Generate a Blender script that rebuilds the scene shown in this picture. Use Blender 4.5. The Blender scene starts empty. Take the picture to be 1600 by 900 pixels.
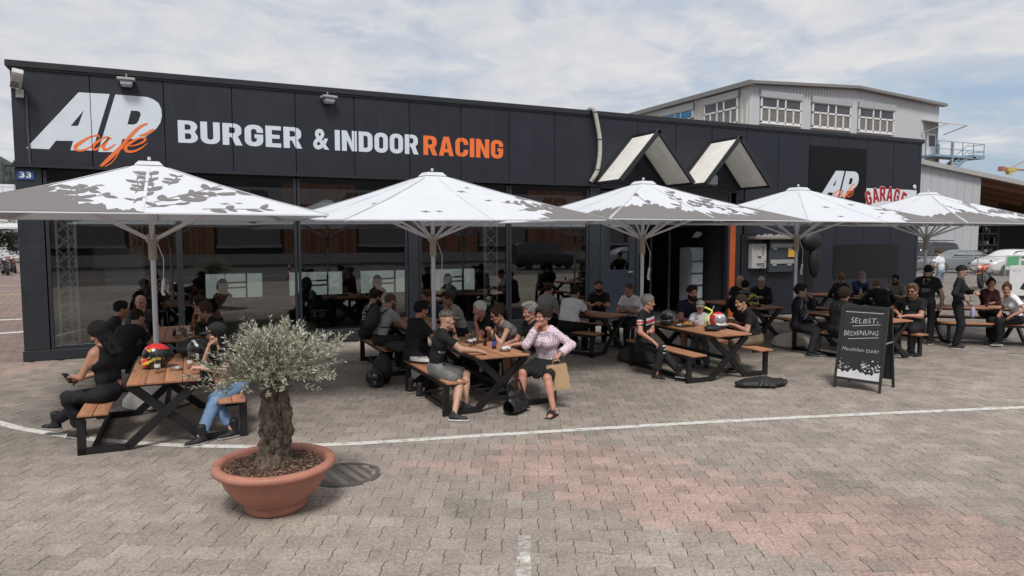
import bpy, bmesh, math, random
import numpy as np
from mathutils import Vector as V, Matrix, Quaternion
from mathutils.bvhtree import BVHTree
from mathutils.geometry import tessellate_polygon
R = math.radians
scn = bpy.context.scene
col = scn.collection
random.seed(7)

# ---------------------------------------------------------------- camera
cam_d = bpy.data.cameras.new('camera')
cam = bpy.data.objects.new('camera', cam_d); col.objects.link(cam)
cam_d.sensor_width = 36; cam_d.lens = 24.389; cam_d.clip_start = .1; cam_d.clip_end = 3000
YAW, PITCH = .43238, -.075785
_f = V((math.sin(YAW)*math.cos(PITCH), math.cos(YAW)*math.cos(PITCH), math.sin(PITCH)))
_r = V((math.cos(YAW), -math.sin(YAW), 0)); _u = _r.cross(_f)
CAM = V((2.8358, -15.1728, 2.3145))
cam.matrix_world = Matrix(((_r.x, _u.x, -_f.x, CAM.x), (_r.y, _u.y, -_f.y, CAM.y), (_r.z, _u.z, -_f.z, CAM.z), (0, 0, 0, 1)))
scn.camera = cam
scn.render.resolution_x = 1024; scn.render.resolution_y = 576

# ---------------------------------------------------------------- sky, sun, exposure
SUN_EL, SUN_AZ = R(56), R(205)      # azimuth clockwise from +Y
w = bpy.data.worlds.new('World'); scn.world = w; w.use_nodes = True
nt = w.node_tree; nt.nodes.clear()
def N(nt, t, **k):
    n = nt.nodes.new(t)
    for a, b in k.items():
        if a.startswith('i_'):
            key = a[2:]; key = int(key) if key.isdigit() else key.replace('_', ' ')
            n.inputs[key].default_value = b
        else: setattr(n, a, b)
    return n
L = lambda nt, a, b: nt.links.new(a, b)
sky = N(nt, 'ShaderNodeTexSky', sky_type='NISHITA', sun_disc=False, sun_elevation=SUN_EL, sun_rotation=SUN_AZ, air_density=1.2, dust_density=2.5)
tc = N(nt, 'ShaderNodeTexCoord')
sep = N(nt, 'ShaderNodeSeparateXYZ'); L(nt, tc.outputs['Generated'], sep.inputs[0])
zz = N(nt, 'ShaderNodeMath', operation='MAXIMUM', i_1=0.0); L(nt, sep.outputs[2], zz.inputs[0])
za = N(nt, 'ShaderNodeMath', operation='ADD', i_1=.16); L(nt, zz.outputs[0], za.inputs[0])
dx = N(nt, 'ShaderNodeMath', operation='DIVIDE'); L(nt, sep.outputs[0], dx.inputs[0]); L(nt, za.outputs[0], dx.inputs[1])
dy = N(nt, 'ShaderNodeMath', operation='DIVIDE'); L(nt, sep.outputs[1], dy.inputs[0]); L(nt, za.outputs[0], dy.inputs[1])
cb = N(nt, 'ShaderNodeCombineXYZ'); L(nt, dx.outputs[0], cb.inputs[0]); L(nt, dy.outputs[0], cb.inputs[1])
n1 = N(nt, 'ShaderNodeTexNoise', i_Scale=1.1, i_Detail=9, i_Roughness=.58, i_Distortion=.35); L(nt, cb.outputs[0], n1.inputs['Vector'])
n2 = N(nt, 'ShaderNodeTexNoise', i_Scale=4.6, i_Detail=7, i_Roughness=.6, i_Distortion=.5); L(nt, cb.outputs[0], n2.inputs['Vector'])
# thinner cloud towards +X (the right of the picture), as the cloud sheet breaks there
cov = N(nt, 'ShaderNodeMath', operation='MULTIPLY_ADD', i_1=-.07, i_2=.19); L(nt, dx.outputs[0], cov.inputs[0])
cov2 = N(nt, 'ShaderNodeClamp', i_Min=-.16, i_Max=.24); L(nt, cov.outputs[0], cov2.inputs[0])
ad = N(nt, 'ShaderNodeMath', operation='ADD'); L(nt, n1.outputs['Fac'], ad.inputs[0]); L(nt, cov2.outputs[0], ad.inputs[1])
ad2 = N(nt, 'ShaderNodeMath', operation='MULTIPLY_ADD', i_1=.25); L(nt, n2.outputs['Fac'], ad2.inputs[0]); L(nt, ad.outputs[0], ad2.inputs[2])
mk = N(nt, 'ShaderNodeMapRange', i_1=.50, i_2=.76); L(nt, ad2.outputs[0], mk.inputs[0])
cr = N(nt, 'ShaderNodeValToRGB'); e = cr.color_ramp.elements
e[0].position = .36; e[0].color = (5.35, 5.75, 6.45, 1); e[1].position = .62; e[1].color = (7.45, 7.4, 7.5, 1)
mixn = N(nt, 'ShaderNodeMath', operation='MULTIPLY_ADD', i_1=.45, i_2=.0); L(nt, n1.outputs['Fac'], mixn.inputs[0])
mixn2 = N(nt, 'ShaderNodeMath', operation='MULTIPLY_ADD', i_1=.55); L(nt, n2.outputs['Fac'], mixn2.inputs[0]); L(nt, mixn.outputs[0], mixn2.inputs[2])
L(nt, mixn2.outputs[0], cr.inputs[0])
sk = N(nt, 'ShaderNodeMixRGB', blend_type='MIX', i_Fac=.55, i_Color2=(4.7, 6.0, 7.9, 1)); L(nt, sky.outputs[0], sk.inputs['Color1'])
mx = N(nt, 'ShaderNodeMixRGB', blend_type='MIX'); L(nt, mk.outputs[0], mx.inputs['Fac']); L(nt, sk.outputs[0], mx.inputs['Color1']); L(nt, cr.outputs[0], mx.inputs['Color2'])
bg = N(nt, 'ShaderNodeBackground', i_Strength=.093); L(nt, mx.outputs[0], bg.inputs['Color'])
L(nt, bg.outputs[0], N(nt, 'ShaderNodeOutputWorld').inputs[0])
sd = bpy.data.lights.new('sun', 'SUN'); sd.energy = 2.9; sd.angle = R(16); sd.color = (1, .955, .9)
so = bpy.data.objects.new('sun', sd); col.objects.link(so)
so.rotation_euler = V((math.sin(SUN_AZ)*math.cos(SUN_EL), math.cos(SUN_AZ)*math.cos(SUN_EL), math.sin(SUN_EL))).to_track_quat('Z', 'Y').to_euler()
scn.view_settings.view_transform = 'Standard'; scn.view_settings.look = 'None'
scn.view_settings.exposure = 0.12; scn.view_settings.gamma = 1

# ---------------------------------------------------------------- materials
MT = {}
def mat(name, c, rough=.6, metal=0, var=.12, vs=6, bump=0, bs=60, spec=.5, emit=None, coat=0, trans=0, var_obj=0, coord='Object', stretch=None):
    if name in MT: return MT[name]
    m = bpy.data.materials.new(name); m.use_nodes = True; nt = m.node_tree
    b = nt.nodes['Principled BSDF']
    b.inputs['Roughness'].default_value = rough; b.inputs['Metallic'].default_value = metal
    b.inputs['Specular IOR Level'].default_value = spec; b.inputs['Coat Weight'].default_value = coat
    tc = N(nt, 'ShaderNodeTexCoord')
    no = N(nt, 'ShaderNodeTexNoise', i_Scale=vs, i_Detail=6, i_Roughness=.65)
    if stretch: mp_ = N(nt, 'ShaderNodeMapping'); mp_.inputs['Scale'].default_value = stretch; L(nt, tc.outputs[coord], mp_.inputs[0]); L(nt, mp_.outputs[0], no.inputs['Vector'])
    else: L(nt, tc.outputs[coord], no.inputs['Vector'])
    mr = N(nt, 'ShaderNodeMapRange', i_1=.25, i_2=.75, i_3=1-var, i_4=1+var); L(nt, no.outputs['Fac'], mr.inputs[0])
    last = mr.outputs[0]
    if var_obj:
        oi = N(nt, 'ShaderNodeObjectInfo'); mo = N(nt, 'ShaderNodeMapRange', i_3=1-var_obj, i_4=1+var_obj); L(nt, oi.outputs['Random'], mo.inputs[0])
        mm = N(nt, 'ShaderNodeMath', operation='MULTIPLY'); L(nt, last, mm.inputs[0]); L(nt, mo.outputs[0], mm.inputs[1]); last = mm.outputs[0]
    vm = N(nt, 'ShaderNodeVectorMath', operation='SCALE'); vm.inputs[0].default_value = c[:3]; L(nt, last, vm.inputs['Scale'])
    L(nt, vm.outputs[0], b.inputs['Base Color'])
    mr2 = N(nt, 'ShaderNodeMapRange', i_1=.3, i_2=.7, i_3=max(0, rough-.07), i_4=min(1, rough+.07)); L(nt, no.outputs['Fac'], mr2.inputs[0]); L(nt, mr2.outputs[0], b.inputs['Roughness'])
    if bump:
        nb = N(nt, 'ShaderNodeTexNoise', i_Scale=bs, i_Detail=4, i_Roughness=.6); L(nt, tc.outputs[coord], nb.inputs['Vector'])
        bp = N(nt, 'ShaderNodeBump', i_Strength=min(1, bump), i_Distance=.01); L(nt, nb.outputs['Fac'], bp.inputs['Height']); L(nt, bp.outputs[0], b.inputs['Normal'])
    if emit: b.inputs['Emission Color'].default_value = (*emit[:3], 1); b.inputs['Emission Strength'].default_value = emit[3]
    if trans:
        tr = N(nt, 'ShaderNodeBsdfTranslucent'); L(nt, vm.outputs[0], tr.inputs[0])
        ms = N(nt, 'ShaderNodeMixShader', i_0=trans); L(nt, b.outputs[0], ms.inputs[1]); L(nt, tr.outputs[0], ms.inputs[2])
        L(nt, ms.outputs[0], nt.nodes['Material Output'].inputs[0])
    MT[name] = m; return m
def srgb(r, g, b, k=1):
    f = lambda v: ((v/255+.055)/1.055)**2.4 if v > 10 else v/255/12.92
    return (f(r)*k, f(g)*k, f(b)*k)

def glass_mat(name, tint=.78, refl=1.6, ior=1.5):
    m = bpy.data.materials.new(name); m.use_nodes = True; nt = m.node_tree; nt.nodes.clear()
    t = N(nt, 'ShaderNodeBsdfTransparent', i_0=(tint, tint*1.01, tint*1.0, 1))
    g = N(nt, 'ShaderNodeBsdfGlossy', i_0=(.93, .95, .96, 1), i_1=.012)
    lw = N(nt, 'ShaderNodeFresnel', i_IOR=ior); mu = N(nt, 'ShaderNodeMath', operation='MULTIPLY', i_1=refl, use_clamp=True); L(nt, lw.outputs[0], mu.inputs[0])
    tc = N(nt, 'ShaderNodeTexCoord'); no = N(nt, 'ShaderNodeTexNoise', i_Scale=.9, i_Detail=1); L(nt, tc.outputs['Object'], no.inputs['Vector'])
    bp = N(nt, 'ShaderNodeBump', i_Strength=.04, i_Distance=.02); L(nt, no.outputs['Fac'], bp.inputs['Height']); L(nt, bp.outputs[0], g.inputs['Normal'])
    ms = N(nt, 'ShaderNodeMixShader'); L(nt, mu.outputs[0], ms.inputs[0]); L(nt, t.outputs[0], ms.inputs[1]); L(nt, g.outputs[0], ms.inputs[2])
    L(nt, ms.outputs[0], N(nt, 'ShaderNodeOutputMaterial').inputs[0]); MT[name] = m; return m

# ---------------------------------------------------------------- mesh helpers
class MB:
    def __init__(s): s.v = []; s.f = []; s.m = []
    def add(s, vs, fs, mi=0):
        o = len(s.v); s.v += [tuple(p) for p in vs]; s.f += [tuple(i+o for i in f) for f in fs]; s.m += [mi]*len(fs); return s
    def box(s, c, d, rot=None, mi=0, bev=0):
        x, y, z = d[0]/2, d[1]/2, d[2]/2
        if bev:
            b = min(bev, x*.9, y*.9, z*.9); ring = []
            for zz, q in ((-z, b), (-z+b, 0), (z-b, 0), (z, b)):
                X, Y = x-q, y-q; c2 = b*.4
                for a, e in ((-1, -1), (1, -1), (1, 1), (-1, 1)):
                    if a*e > 0: ring += [V((a*X, e*(Y-c2) if a*e > 0 else 0, zz)), V((a*(X-c2), e*Y, zz))]
                    else: ring += [V((a*(X-c2), e*Y, zz)), V((a*X, e*(Y-c2), zz))]
            vs = ring; fs = []
            for k in range(3):
                for i in range(8): j = (i+1) % 8; fs.append((k*8+i, k*8+j, k*8+8+j, k*8+8+i))
            fs += [tuple(range(7, -1, -1)), tuple(range(24, 32))]
        else:
            vs = [V((a*x, b*y, e*z)) for e in (-1, 1) for a, b in ((-1, -1), (1, -1), (1, 1), (-1, 1))]
            fs = [(3, 2, 1, 0), (4, 5, 6, 7), (0, 1, 5, 4), (1, 2, 6, 5), (2, 3, 7, 6), (3, 0, 4, 7)]
        if rot is not None: vs = [rot @ p for p in vs]
        return s.add([p+V(c) for p in vs], fs, mi)
    def span(s, x0, x1, y0, y1, z0, z1, mi=0, bev=0):
        return s.box(((x0+x1)/2, (y0+y1)/2, (z0+z1)/2), (x1-x0, y1-y0, z1-z0), None, mi, bev)
    def bar(s, a, b, w, h=None, up=(0, 0, 1), mi=0, bev=0):
        a, b = V(a), V(b); d = b-a; l = d.length; d.normalize(); upv = V(up)
        if abs(d.dot(upv)) > .98: upv = V((1, 0, 0))
        x = d.cross(upv).normalized(); z = x.cross(d)
        M = Matrix((x, d, z)).transposed()
        return s.box((a+b)/2, (w, l, h or w), M, mi, bev)
    def tube(s, pts, rad, n=8, mi=0, cap=True, flat=1, up=None):
        pts = [V(p) for p in pts]; k = len(pts)
        rad = [rad]*k if isinstance(rad, (int, float)) else list(rad)
        vs = []; prev = None
        for i, p in enumerate(pts):
            d = (pts[min(i+1, k-1)]-pts[max(i-1, 0)]).normalized()
            if prev is None:
                u = V(up) if up else (V((0, 0, 1)) if abs(d.z) < .9 else V((1, 0, 0)))
            else: u = prev
            x = d.cross(u); x = x.normalized() if x.length > 1e-6 else V((1, 0, 0)); y = x.cross(d).normalized(); prev = y
            for j in range(n):
                a = 2*math.pi*j/n; vs.append(p+x*math.cos(a)*rad[i]+y*math.sin(a)*rad[i]*flat)
        fs = [(i*n+j, i*n+(j+1) % n, i*n+n+(j+1) % n, i*n+n+j) for i in range(k-1) for j in range(n)]
        if cap: fs += [tuple(range(n-1, -1, -1)), tuple(range((k-1)*n, k*n))]
        return s.add(vs, fs, mi)
    def lathe(s, prof, c=(0, 0, 0), n=24, mi=0, sx=1, sy=1, close=False):
        vs = [V((r*math.cos(2*math.pi*j/n)*sx, r*math.sin(2*math.pi*j/n)*sy, z))+V(c) for r, z in prof for j in range(n)]
        k = len(prof); fs = [(i*n+j, i*n+(j+1) % n, i*n+n+(j+1) % n, i*n+n+j) for i in range(k-1) for j in range(n)]
        if prof[0][0] > 1e-5: fs.append(tuple(range(n-1, -1, -1)))
        if prof[-1][0] > 1e-5 and not close: fs.append(tuple(range((k-1)*n, k*n)))
        return s.add(vs, fs, mi)
    def prism(s, poly, h, M=None, mi=0):
        """2-D polygon extruded by h along local z, placed by matrix M"""
        n = len(poly); vs = [V((x, y, 0)) for x, y in poly]+[V((x, y, h)) for x, y in poly]
        if M is not None: vs = [M @ p for p in vs]
        fs = [tuple(range(n-1, -1, -1)), tuple(range(n, 2*n))]+[(i, (i+1) % n, n+(i+1) % n, n+i) for i in range(n)]
        return s.add(vs, fs, mi)
    def ball(s, c, r, n=10, mi=0, sc=(1, 1, 1), rot=None):
        vs = []; m = max(5, n//2+1)
        for i in range(m+1):
            t = math.pi*i/m
            for j in range(n):
                a = 2*math.pi*j/n; p = V((r*sc[0]*math.sin(t)*math.cos(a), r*sc[1]*math.sin(t)*math.sin(a), r*sc[2]*math.cos(t)))
                vs.append((rot @ p if rot is not None else p)+V(c))
        fs = [(i*n+j, i*n+n+j, i*n+n+(j+1) % n, i*n+(j+1) % n) for i in range(m) for j in range(n)]
        return s.add(vs, fs, mi)
    def build(s, name, mats, parent=None, smooth=False, loc=None, auto=None):
        me = bpy.data.meshes.new(name); me.from_pydata(s.v, [], s.f)
        for m in (mats if isinstance(mats, (list, tuple)) else [mats]): me.materials.append(m)
        me.polygons.foreach_set('material_index', s.m)
        bm = bmesh.new(); bm.from_mesh(me); bmesh.ops.remove_doubles(bm, verts=bm.verts, dist=1e-5)
        bmesh.ops.recalc_face_normals(bm, faces=bm.faces)
        if smooth:
            ang = R(auto or 40)
            for f in bm.faces: f.smooth = True
            for e in bm.edges:
                if len(e.link_faces) == 2 and e.calc_face_angle(0) > ang: e.smooth = False
        bm.to_mesh(me); bm.free()
        o = bpy.data.objects.new(name, me); col.objects.link(o)
        if parent: o.parent = parent
        if loc is not None: o.location = loc
        return o
def tag(o, label=None, cat=None, group=None, kind=None):
    if label: o['label'] = label
    if cat: o['category'] = cat
    if group: o['group'] = group
    if kind: o['kind'] = kind
    return o
def thing(name, loc=(0, 0, 0), rz=0, label=None, cat=None, group=None):
    o = bpy.data.objects.new(name, None); col.objects.link(o); o.empty_display_size = .1
    o.location = loc; o.rotation_euler = (0, 0, R(rz)); return tag(o, label, cat, group)
KIDS = {}
def copy_tree(o, parent=None, **k):
    ch = [c for c in bpy.data.objects if c.parent == o] if o.name not in KIDS else KIDS[o.name]
    KIDS[o.name] = ch
    c = o.copy(); col.objects.link(c); c.parent = parent
    for x in ch: copy_tree(x, c)
    return c
def at(o, loc, rz=0, label=None, group=None):
    o.location = loc; o.rotation_euler = (0, 0, R(rz))
    if label: o['label'] = label
    if group: o['group'] = group
    return o
def text_polys(txt, size=1, bold=0, shear=0, sx=1, sp=1):
    """text outline -> (verts, faces), origin at left of baseline, in the xy plane"""
    c = bpy.data.curves.new('t', 'FONT'); c.body = txt; c.size = size; c.offset = bold; c.shear = shear; c.space_character = sp; c.resolution_u = 4
    o = bpy.data.objects.new('t', c); col.objects.link(o)
    me = o.to_mesh(); vs = [(v.co.x*sx, v.co.y) for v in me.vertices]; fs = [tuple(p.vertices) for p in me.polygons]
    o.to_mesh_clear(); bpy.data.objects.remove(o); bpy.data.curves.remove(c); return vs, fs
def poly_tess(outer, holes=()):
    loops = [[V((x, y, 0)) for x, y in outer]]+[[V((x, y, 0)) for x, y in h] for h in holes]
    tr = tessellate_polygon(loops); vs = [(p.x, p.y) for l in loops for p in l]; return vs, [tuple(t) for t in tr]
def catmull(pts, n=6):
    P = [np.array(p, float) for p in pts]; P = [2*P[0]-P[1]]+P+[2*P[-1]-P[-2]]; out = []
    for i in range(1, len(P)-2):
        for k in range(n):
            t = k/n; out.append(.5*((2*P[i])+(-P[i-1]+P[i+1])*t+(2*P[i-1]-5*P[i]+4*P[i+1]-P[i+2])*t*t+(-P[i-1]+3*P[i]-3*P[i+1]+P[i+2])*t**3))
    out.append(P[-2]); return out
def flat_to(vs, fs, M, dz=0):
    return [M @ V((x, y, dz)) for x, y in vs], fs
def wallM(x, y, z):       # 2-D (x,y) -> facade plane facing -Y
    return Matrix(((1, 0, 0, x), (0, 0, -1, y), (0, 1, 0, z), (0, 0, 0, 1)))

# ---------------------------------------------------------------- ground and paving
def paver_material(name, far=False):
    m = bpy.data.materials.new(name); m.use_nodes = True; nt = m.node_tree; b = nt.nodes['Principled BSDF']
    g = N(nt, 'ShaderNodeNewGeometry'); pos = g.outputs['Position']
    sp = N(nt, 'ShaderNodeSeparateXYZ'); L(nt, pos, sp.inputs[0])
    big = N(nt, 'ShaderNodeTexNoise', i_Scale=.55, i_Detail=5, i_Roughness=.6); L(nt, pos, big.inputs['Vector'])
    mid = N(nt, 'ShaderNodeTexNoise', i_Scale=3.2, i_Detail=6, i_Roughness=.7); L(nt, pos, mid.inputs['Vector'])
    fine = N(nt, 'ShaderNodeTexNoise', i_Scale=85, i_Detail=5, i_Roughness=.85); L(nt, pos, fine.inputs['Vector'])
    # pink stones: a band across the forecourt and the yard left of the cafe
    def lin(a, bb, c):
        m1 = N(nt, 'ShaderNodeMath', operation='MULTIPLY_ADD', i_1=a, i_2=c); L(nt, sp.outputs[0], m1.inputs[0])
        m2 = N(nt, 'ShaderNodeMath', operation='MULTIPLY_ADD', i_1=bb); L(nt, sp.outputs[1], m2.inputs[0]); L(nt, m1.outputs[0], m2.inputs[2]); return m2.outputs[0]
    # band centre line (5.2,-9.0) -> (8.6,-10.8)
    d = lin(.863, .505, -.70)
    ab = N(nt, 'ShaderNodeMath', operation='ABSOLUTE'); L(nt, d, ab.inputs[0])
    nz = N(nt, 'ShaderNodeMath', operation='MULTIPLY_ADD', i_1=1.0, i_2=-.5); L(nt, big.outputs['Fac'], nz.inputs[0])
    a2 = N(nt, 'ShaderNodeMath', operation='ADD'); L(nt, ab.outputs[0], a2.inputs[0]); L(nt, nz.outputs[0], a2.inputs[1])
    bm_ = N(nt, 'ShaderNodeMapRange', i_1=.45, i_2=1.05, i_3=.95, i_4=0); L(nt, a2.outputs[0], bm_.inputs[0])
    xr = N(nt, 'ShaderNodeMapRange', i_1=-8.0, i_2=-8.9); L(nt, sp.outputs[1], xr.inputs[0])
    bm2 = N(nt, 'ShaderNodeMath', operation='MULTIPLY'); L(nt, bm_.outputs[0], bm2.inputs[0]); L(nt, xr.outputs[0], bm2.inputs[1])
    l = lin(-1, .25, .6); l2 = N(nt, 'ShaderNodeMapRange', i_1=-.6, i_2=.8); L(nt, l, l2.inputs[0])
    l3 = N(nt, 'ShaderNodeMath', operation='MULTIPLY', i_1=.75); L(nt, l2.outputs[0], l3.inputs[0])
    mxm = N(nt, 'ShaderNodeMath', operation='MAXIMUM'); L(nt, bm2.outputs[0], mxm.inputs[0]); L(nt, l3.outputs[0], mxm.inputs[1])
    oi = N(nt, 'ShaderNodeObjectInfo'); rs = N(nt, 'ShaderNodeMath', operation='ADD'); L(nt, oi.outputs['Random'], rs.inputs[0]); L(nt, g.outputs['Random Per Island'], rs.inputs[1])
    fr = N(nt, 'ShaderNodeMath', operation='FRACT'); L(nt, rs.outputs[0], fr.inputs[0])
    r1 = N(nt, 'ShaderNodeMath', operation='MULTIPLY_ADD', i_1=.7, i_2=-.35); L(nt, fr.outputs[0], r1.inputs[0]); r2 = N(nt, 'ShaderNodeMath', operation='ADD'); L(nt, r1.outputs[0], r2.inputs[0]); L(nt, mxm.outputs[0], r2.inputs[1]); mxm = N(nt, 'ShaderNodeMapRange', i_1=.3, i_2=.62); L(nt, r2.outputs[0], mxm.inputs[0])
    base = N(nt, 'ShaderNodeMixRGB', i_Color1=(.302, .264, .229, 1), i_Color2=(.350, .258, .226, 1)); L(nt, mxm.outputs[0], base.inputs['Fac'])
    # per stone
    v1 = N(nt, 'ShaderNodeMapRange', i_3=.87, i_4=1.12); L(nt, fr.outputs[0], v1.inputs[0])
    v2 = N(nt, 'ShaderNodeMapRange', i_1=.25, i_2=.75, i_3=.74, i_4=1.2); L(nt, mid.outputs['Fac'], v2.inputs[0])
    v3 = N(nt, 'ShaderNodeMapRange', i_1=.3, i_2=.7, i_3=.48, i_4=1.52); L(nt, fine.outputs['Fac'], v3.inputs[0])
    v4 = N(nt, 'ShaderNodeMapRange', i_1=.3, i_2=.7, i_3=.84, i_4=1.12); L(nt, big.outputs['Fac'], v4.inputs[0])
    # parasol shade put into the paving colour, darker from the white line inward
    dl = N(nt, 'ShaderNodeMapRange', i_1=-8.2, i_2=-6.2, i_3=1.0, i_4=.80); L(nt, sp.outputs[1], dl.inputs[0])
    vo = N(nt, 'ShaderNodeTexVoronoi', i_Scale=1.9); L(nt, pos, vo.inputs['Vector']); v5 = N(nt, 'ShaderNodeMapRange', i_1=.03, i_2=.055, i_3=.62, i_4=1); L(nt, vo.outputs['Distance'], v5.inputs[0])
    st = N(nt, 'ShaderNodeTexNoise', i_Scale=1.3, i_Detail=8, i_Roughness=.72); L(nt, pos, st.inputs['Vector']); v6 = N(nt, 'ShaderNodeMapRange', i_1=.55, i_2=.74, i_3=1, i_4=.68); L(nt, st.outputs['Fac'], v6.inputs[0])
    gr = N(nt, 'ShaderNodeTexNoise', i_Scale=34, i_Detail=2, i_Roughness=.6); L(nt, pos, gr.inputs['Vector']); v7 = N(nt, 'ShaderNodeMapRange', i_1=.33, i_2=.67, i_3=.80, i_4=1.2); L(nt, gr.outputs['Fac'], v7.inputs[0])
    x = v1.outputs[0]
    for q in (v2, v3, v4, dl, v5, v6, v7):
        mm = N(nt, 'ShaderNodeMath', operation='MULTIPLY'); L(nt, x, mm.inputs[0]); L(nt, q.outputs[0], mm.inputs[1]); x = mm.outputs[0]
    if far:
        bt = N(nt, 'ShaderNodeTexBrick', i_Color1=(1, 1, 1, 1), i_Color2=(.88, .88, .88, 1), i_Mortar=(.45, .45, .45, 1), i_Scale=1, i_Brick_Width=.272, i_Row_Height=.202)
        bt.inputs['Mortar Size'].default_value = .012
        mp = N(nt, 'ShaderNodeMapping'); mp.inputs['Rotation'].default_value[2] = R(27); L(nt, pos, mp.inputs[0]); L(nt, mp.outputs[0], bt.inputs[0])
        mm = N(nt, 'ShaderNodeMath', operation='MULTIPLY'); L(nt, x, mm.inputs[0]); L(nt, bt.outputs['Color'], mm.inputs[1]); x = mm.outputs[0]
    sc_ = N(nt, 'ShaderNodeVectorMath', operation='SCALE'); L(nt, base.outputs[0], sc_.inputs[0]); L(nt, x, sc_.inputs['Scale'])
    L(nt, sc_.outputs[0], b.inputs['Base Color']); b.inputs['Roughness'].default_value = .88; b.inputs['Specular IOR Level'].default_value = .3
    bp = N(nt, 'ShaderNodeBump', i_Strength=.55, i_Distance=.004); L(nt, fine.outputs['Fac'], bp.inputs['Height']); L(nt, bp.outputs[0], b.inputs['Normal'])
    return m
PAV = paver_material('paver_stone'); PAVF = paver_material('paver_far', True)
GAP = mat('joint_sand', (.12, .105, .09), .95, var=.35, vs=5)
GRD = -.016
X0, X1, Y0, Y1 = -2.6, 17.5, -13.3, -.02
def quadsheet(name, x0, x1, y0, y1, z, m, parent=None, **k):
    o = MB().add([(x0, y0, z), (x1, y0, z), (x1, y1, z), (x0, y1, z)], [(0, 1, 2, 3)]).build(name, m, parent); return tag(o, **k)
ground = quadsheet('ground', -1500, 1500, -1500, 1500, -.03, PAVF, kind='structure')
quadsheet('paving_bed', X0-.1, X1+.1, Y0-.1, 0, GRD, GAP, ground, kind='structure')
PW, PH, PR = .272, .202, R(-27)
def wav(x, odd):       # course line: crests and troughs, skewed by an S so the stones interlock
    t = 2*math.pi*x/PW+(math.pi if odd else 0)
    return .017*math.cos(t)+.006*math.sin(2*t)
def paver_outline(k, r):
    cx = (k+(.5 if r % 2 else 0))*PW; y0 = r*PH; y1 = y0+PH; out = []
    for i in range(5): x = cx-PW/2+PW*i/4; out.append((x, y0+wav(x, r % 2)))
    out.append((cx+PW/2+.007, y0+PH*.36)); out.append((cx+PW/2-.007, y0+PH*.64))
    for i in range(5): x = cx+PW/2-PW*i/4; out.append((x, y1+wav(x, (r+1) % 2)))
    out.append((cx-PW/2-.007, y0+PH*.64)); out.append((cx-PW/2+.007, y0+PH*.36))
    return cx, y0+PH/2, out
def paver_mesh(r):
    cx, cy, o = paver_outline(0, r); n = len(o)
    def ring(ix, iy, z): return [((x-cx)*(1-ix/PW*2), (y-cy)*(1-iy/PH*2), z) for x, y in o]
    vs = ring(.0042, .0085, 0)+ring(.0016, .0042, -.007)+ring(.0016, .0042, -.02)
    fs = [tuple(range(n))]+[(q*n+i, q*n+n+i, q*n+n+(i+1) % n, q*n+(i+1) % n) for i in range(n) for q in (0, 1)]
    me = bpy.data.meshes.new('paver'); me.from_pydata(vs, [], fs); me.materials.append(PAV); return me, vs, fs
pm = [paver_mesh(0), paver_mesh(1)]
ca, sa = math.cos(PR), math.sin(PR); cells = []
for r in range(-125, 125):
    for k in range(-90, 90):
        cx = (k+(.5 if r % 2 else 0))*PW; cy = (r+.5)*PH
        x, y = ca*cx-sa*cy+7, sa*cx+ca*cy-7
        if not (X0 < x < X1 and Y0 < y < Y1): continue
        if (x-4.13)**2+(y+8.5)**2 < .37**2: continue
        p = V((x, y, 0))-CAM; D = p.dot(_f)
        vis = D > .5 and abs(p.dot(_r)/D) < .76 and abs(p.dot(_u)/D) < .43
        if D > 2.5: cells.append((0 if vis else 1, D, x, y, r % 2))
        if r % 1 == 0 and D <= 2.5: cells.append((2, D, x, y, r % 2))
cells.sort(); rest = MB()
for i, (c, D, x, y, od) in enumerate(cells):
    tz = random.uniform(-.0022, .0015); tx, ty = random.uniform(-.004, .004), random.uniform(-.004, .004)
    if i < 300:
        o = bpy.data.objects.new('paver', pm[od][0]); col.objects.link(o); o.parent = ground
        o.location = (x, y, tz); o.rotation_euler = (tx, ty, PR)
    else:
        rest.add([(x+ca*a-sa*b, y+sa*a+ca*b, c_+tz+a*ty+b*tx) for a, b, c_ in pm[od][1]], pm[od][2])
me = bpy.data.meshes.new('paving'); me.from_pydata(rest.v, [], rest.f); me.materials.append(PAV)
o = bpy.data.objects.new('paving', me); col.objects.link(o); o.parent = ground; o['kind'] = 'stuff'

def paint_mat(name, c, wear=.5):
    m = mat(name, c, .7, var=.1, vs=20, coord='Object'); nt = m.node_tree; b = nt.nodes['Principled BSDF']
    g = N(nt, 'ShaderNodeNewGeometry'); n = N(nt, 'ShaderNodeTexNoise', i_Scale=9, i_Detail=8, i_Roughness=.75); L(nt, g.outputs['Position'], n.inputs['Vector'])
    mr = N(nt, 'ShaderNodeMapRange', i_1=wear-.16, i_2=wear+.02, i_3=0.05, i_4=.95); L(nt, n.outputs['Fac'], mr.inputs[0]); L(nt, mr.outputs[0], b.inputs['Alpha']); return m
WPAINT = paint_mat('white_line_paint', (.62, .61, .58), .48); YPAINT = paint_mat('yellow_line_paint', (.72, .55, .12), .46)
WPAINT2 = paint_mat('worn_white_paint', (.62, .61, .58), .6)
def ribbon(name, pts, wd, z, m, n=8, jag=0):
    P = catmull(pts, n); vs = []
    for i, p in enumerate(P):
        d = P[min(i+1, len(P)-1)]-P[max(i-1, 0)]; d = d/np.linalg.norm(d); nn = np.array([-d[1], d[0]])
        for s in (-1, 1): q = p+nn*s*(wd/2+random.uniform(-jag, jag)); vs.append((q[0], q[1], z))
    fs = [(2*i, 2*i+1, 2*i+3, 2*i+2) for i in range(len(P)-1)]
    return tag(MB().add(vs, fs).build(name, m, None), kind='structure')
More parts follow.
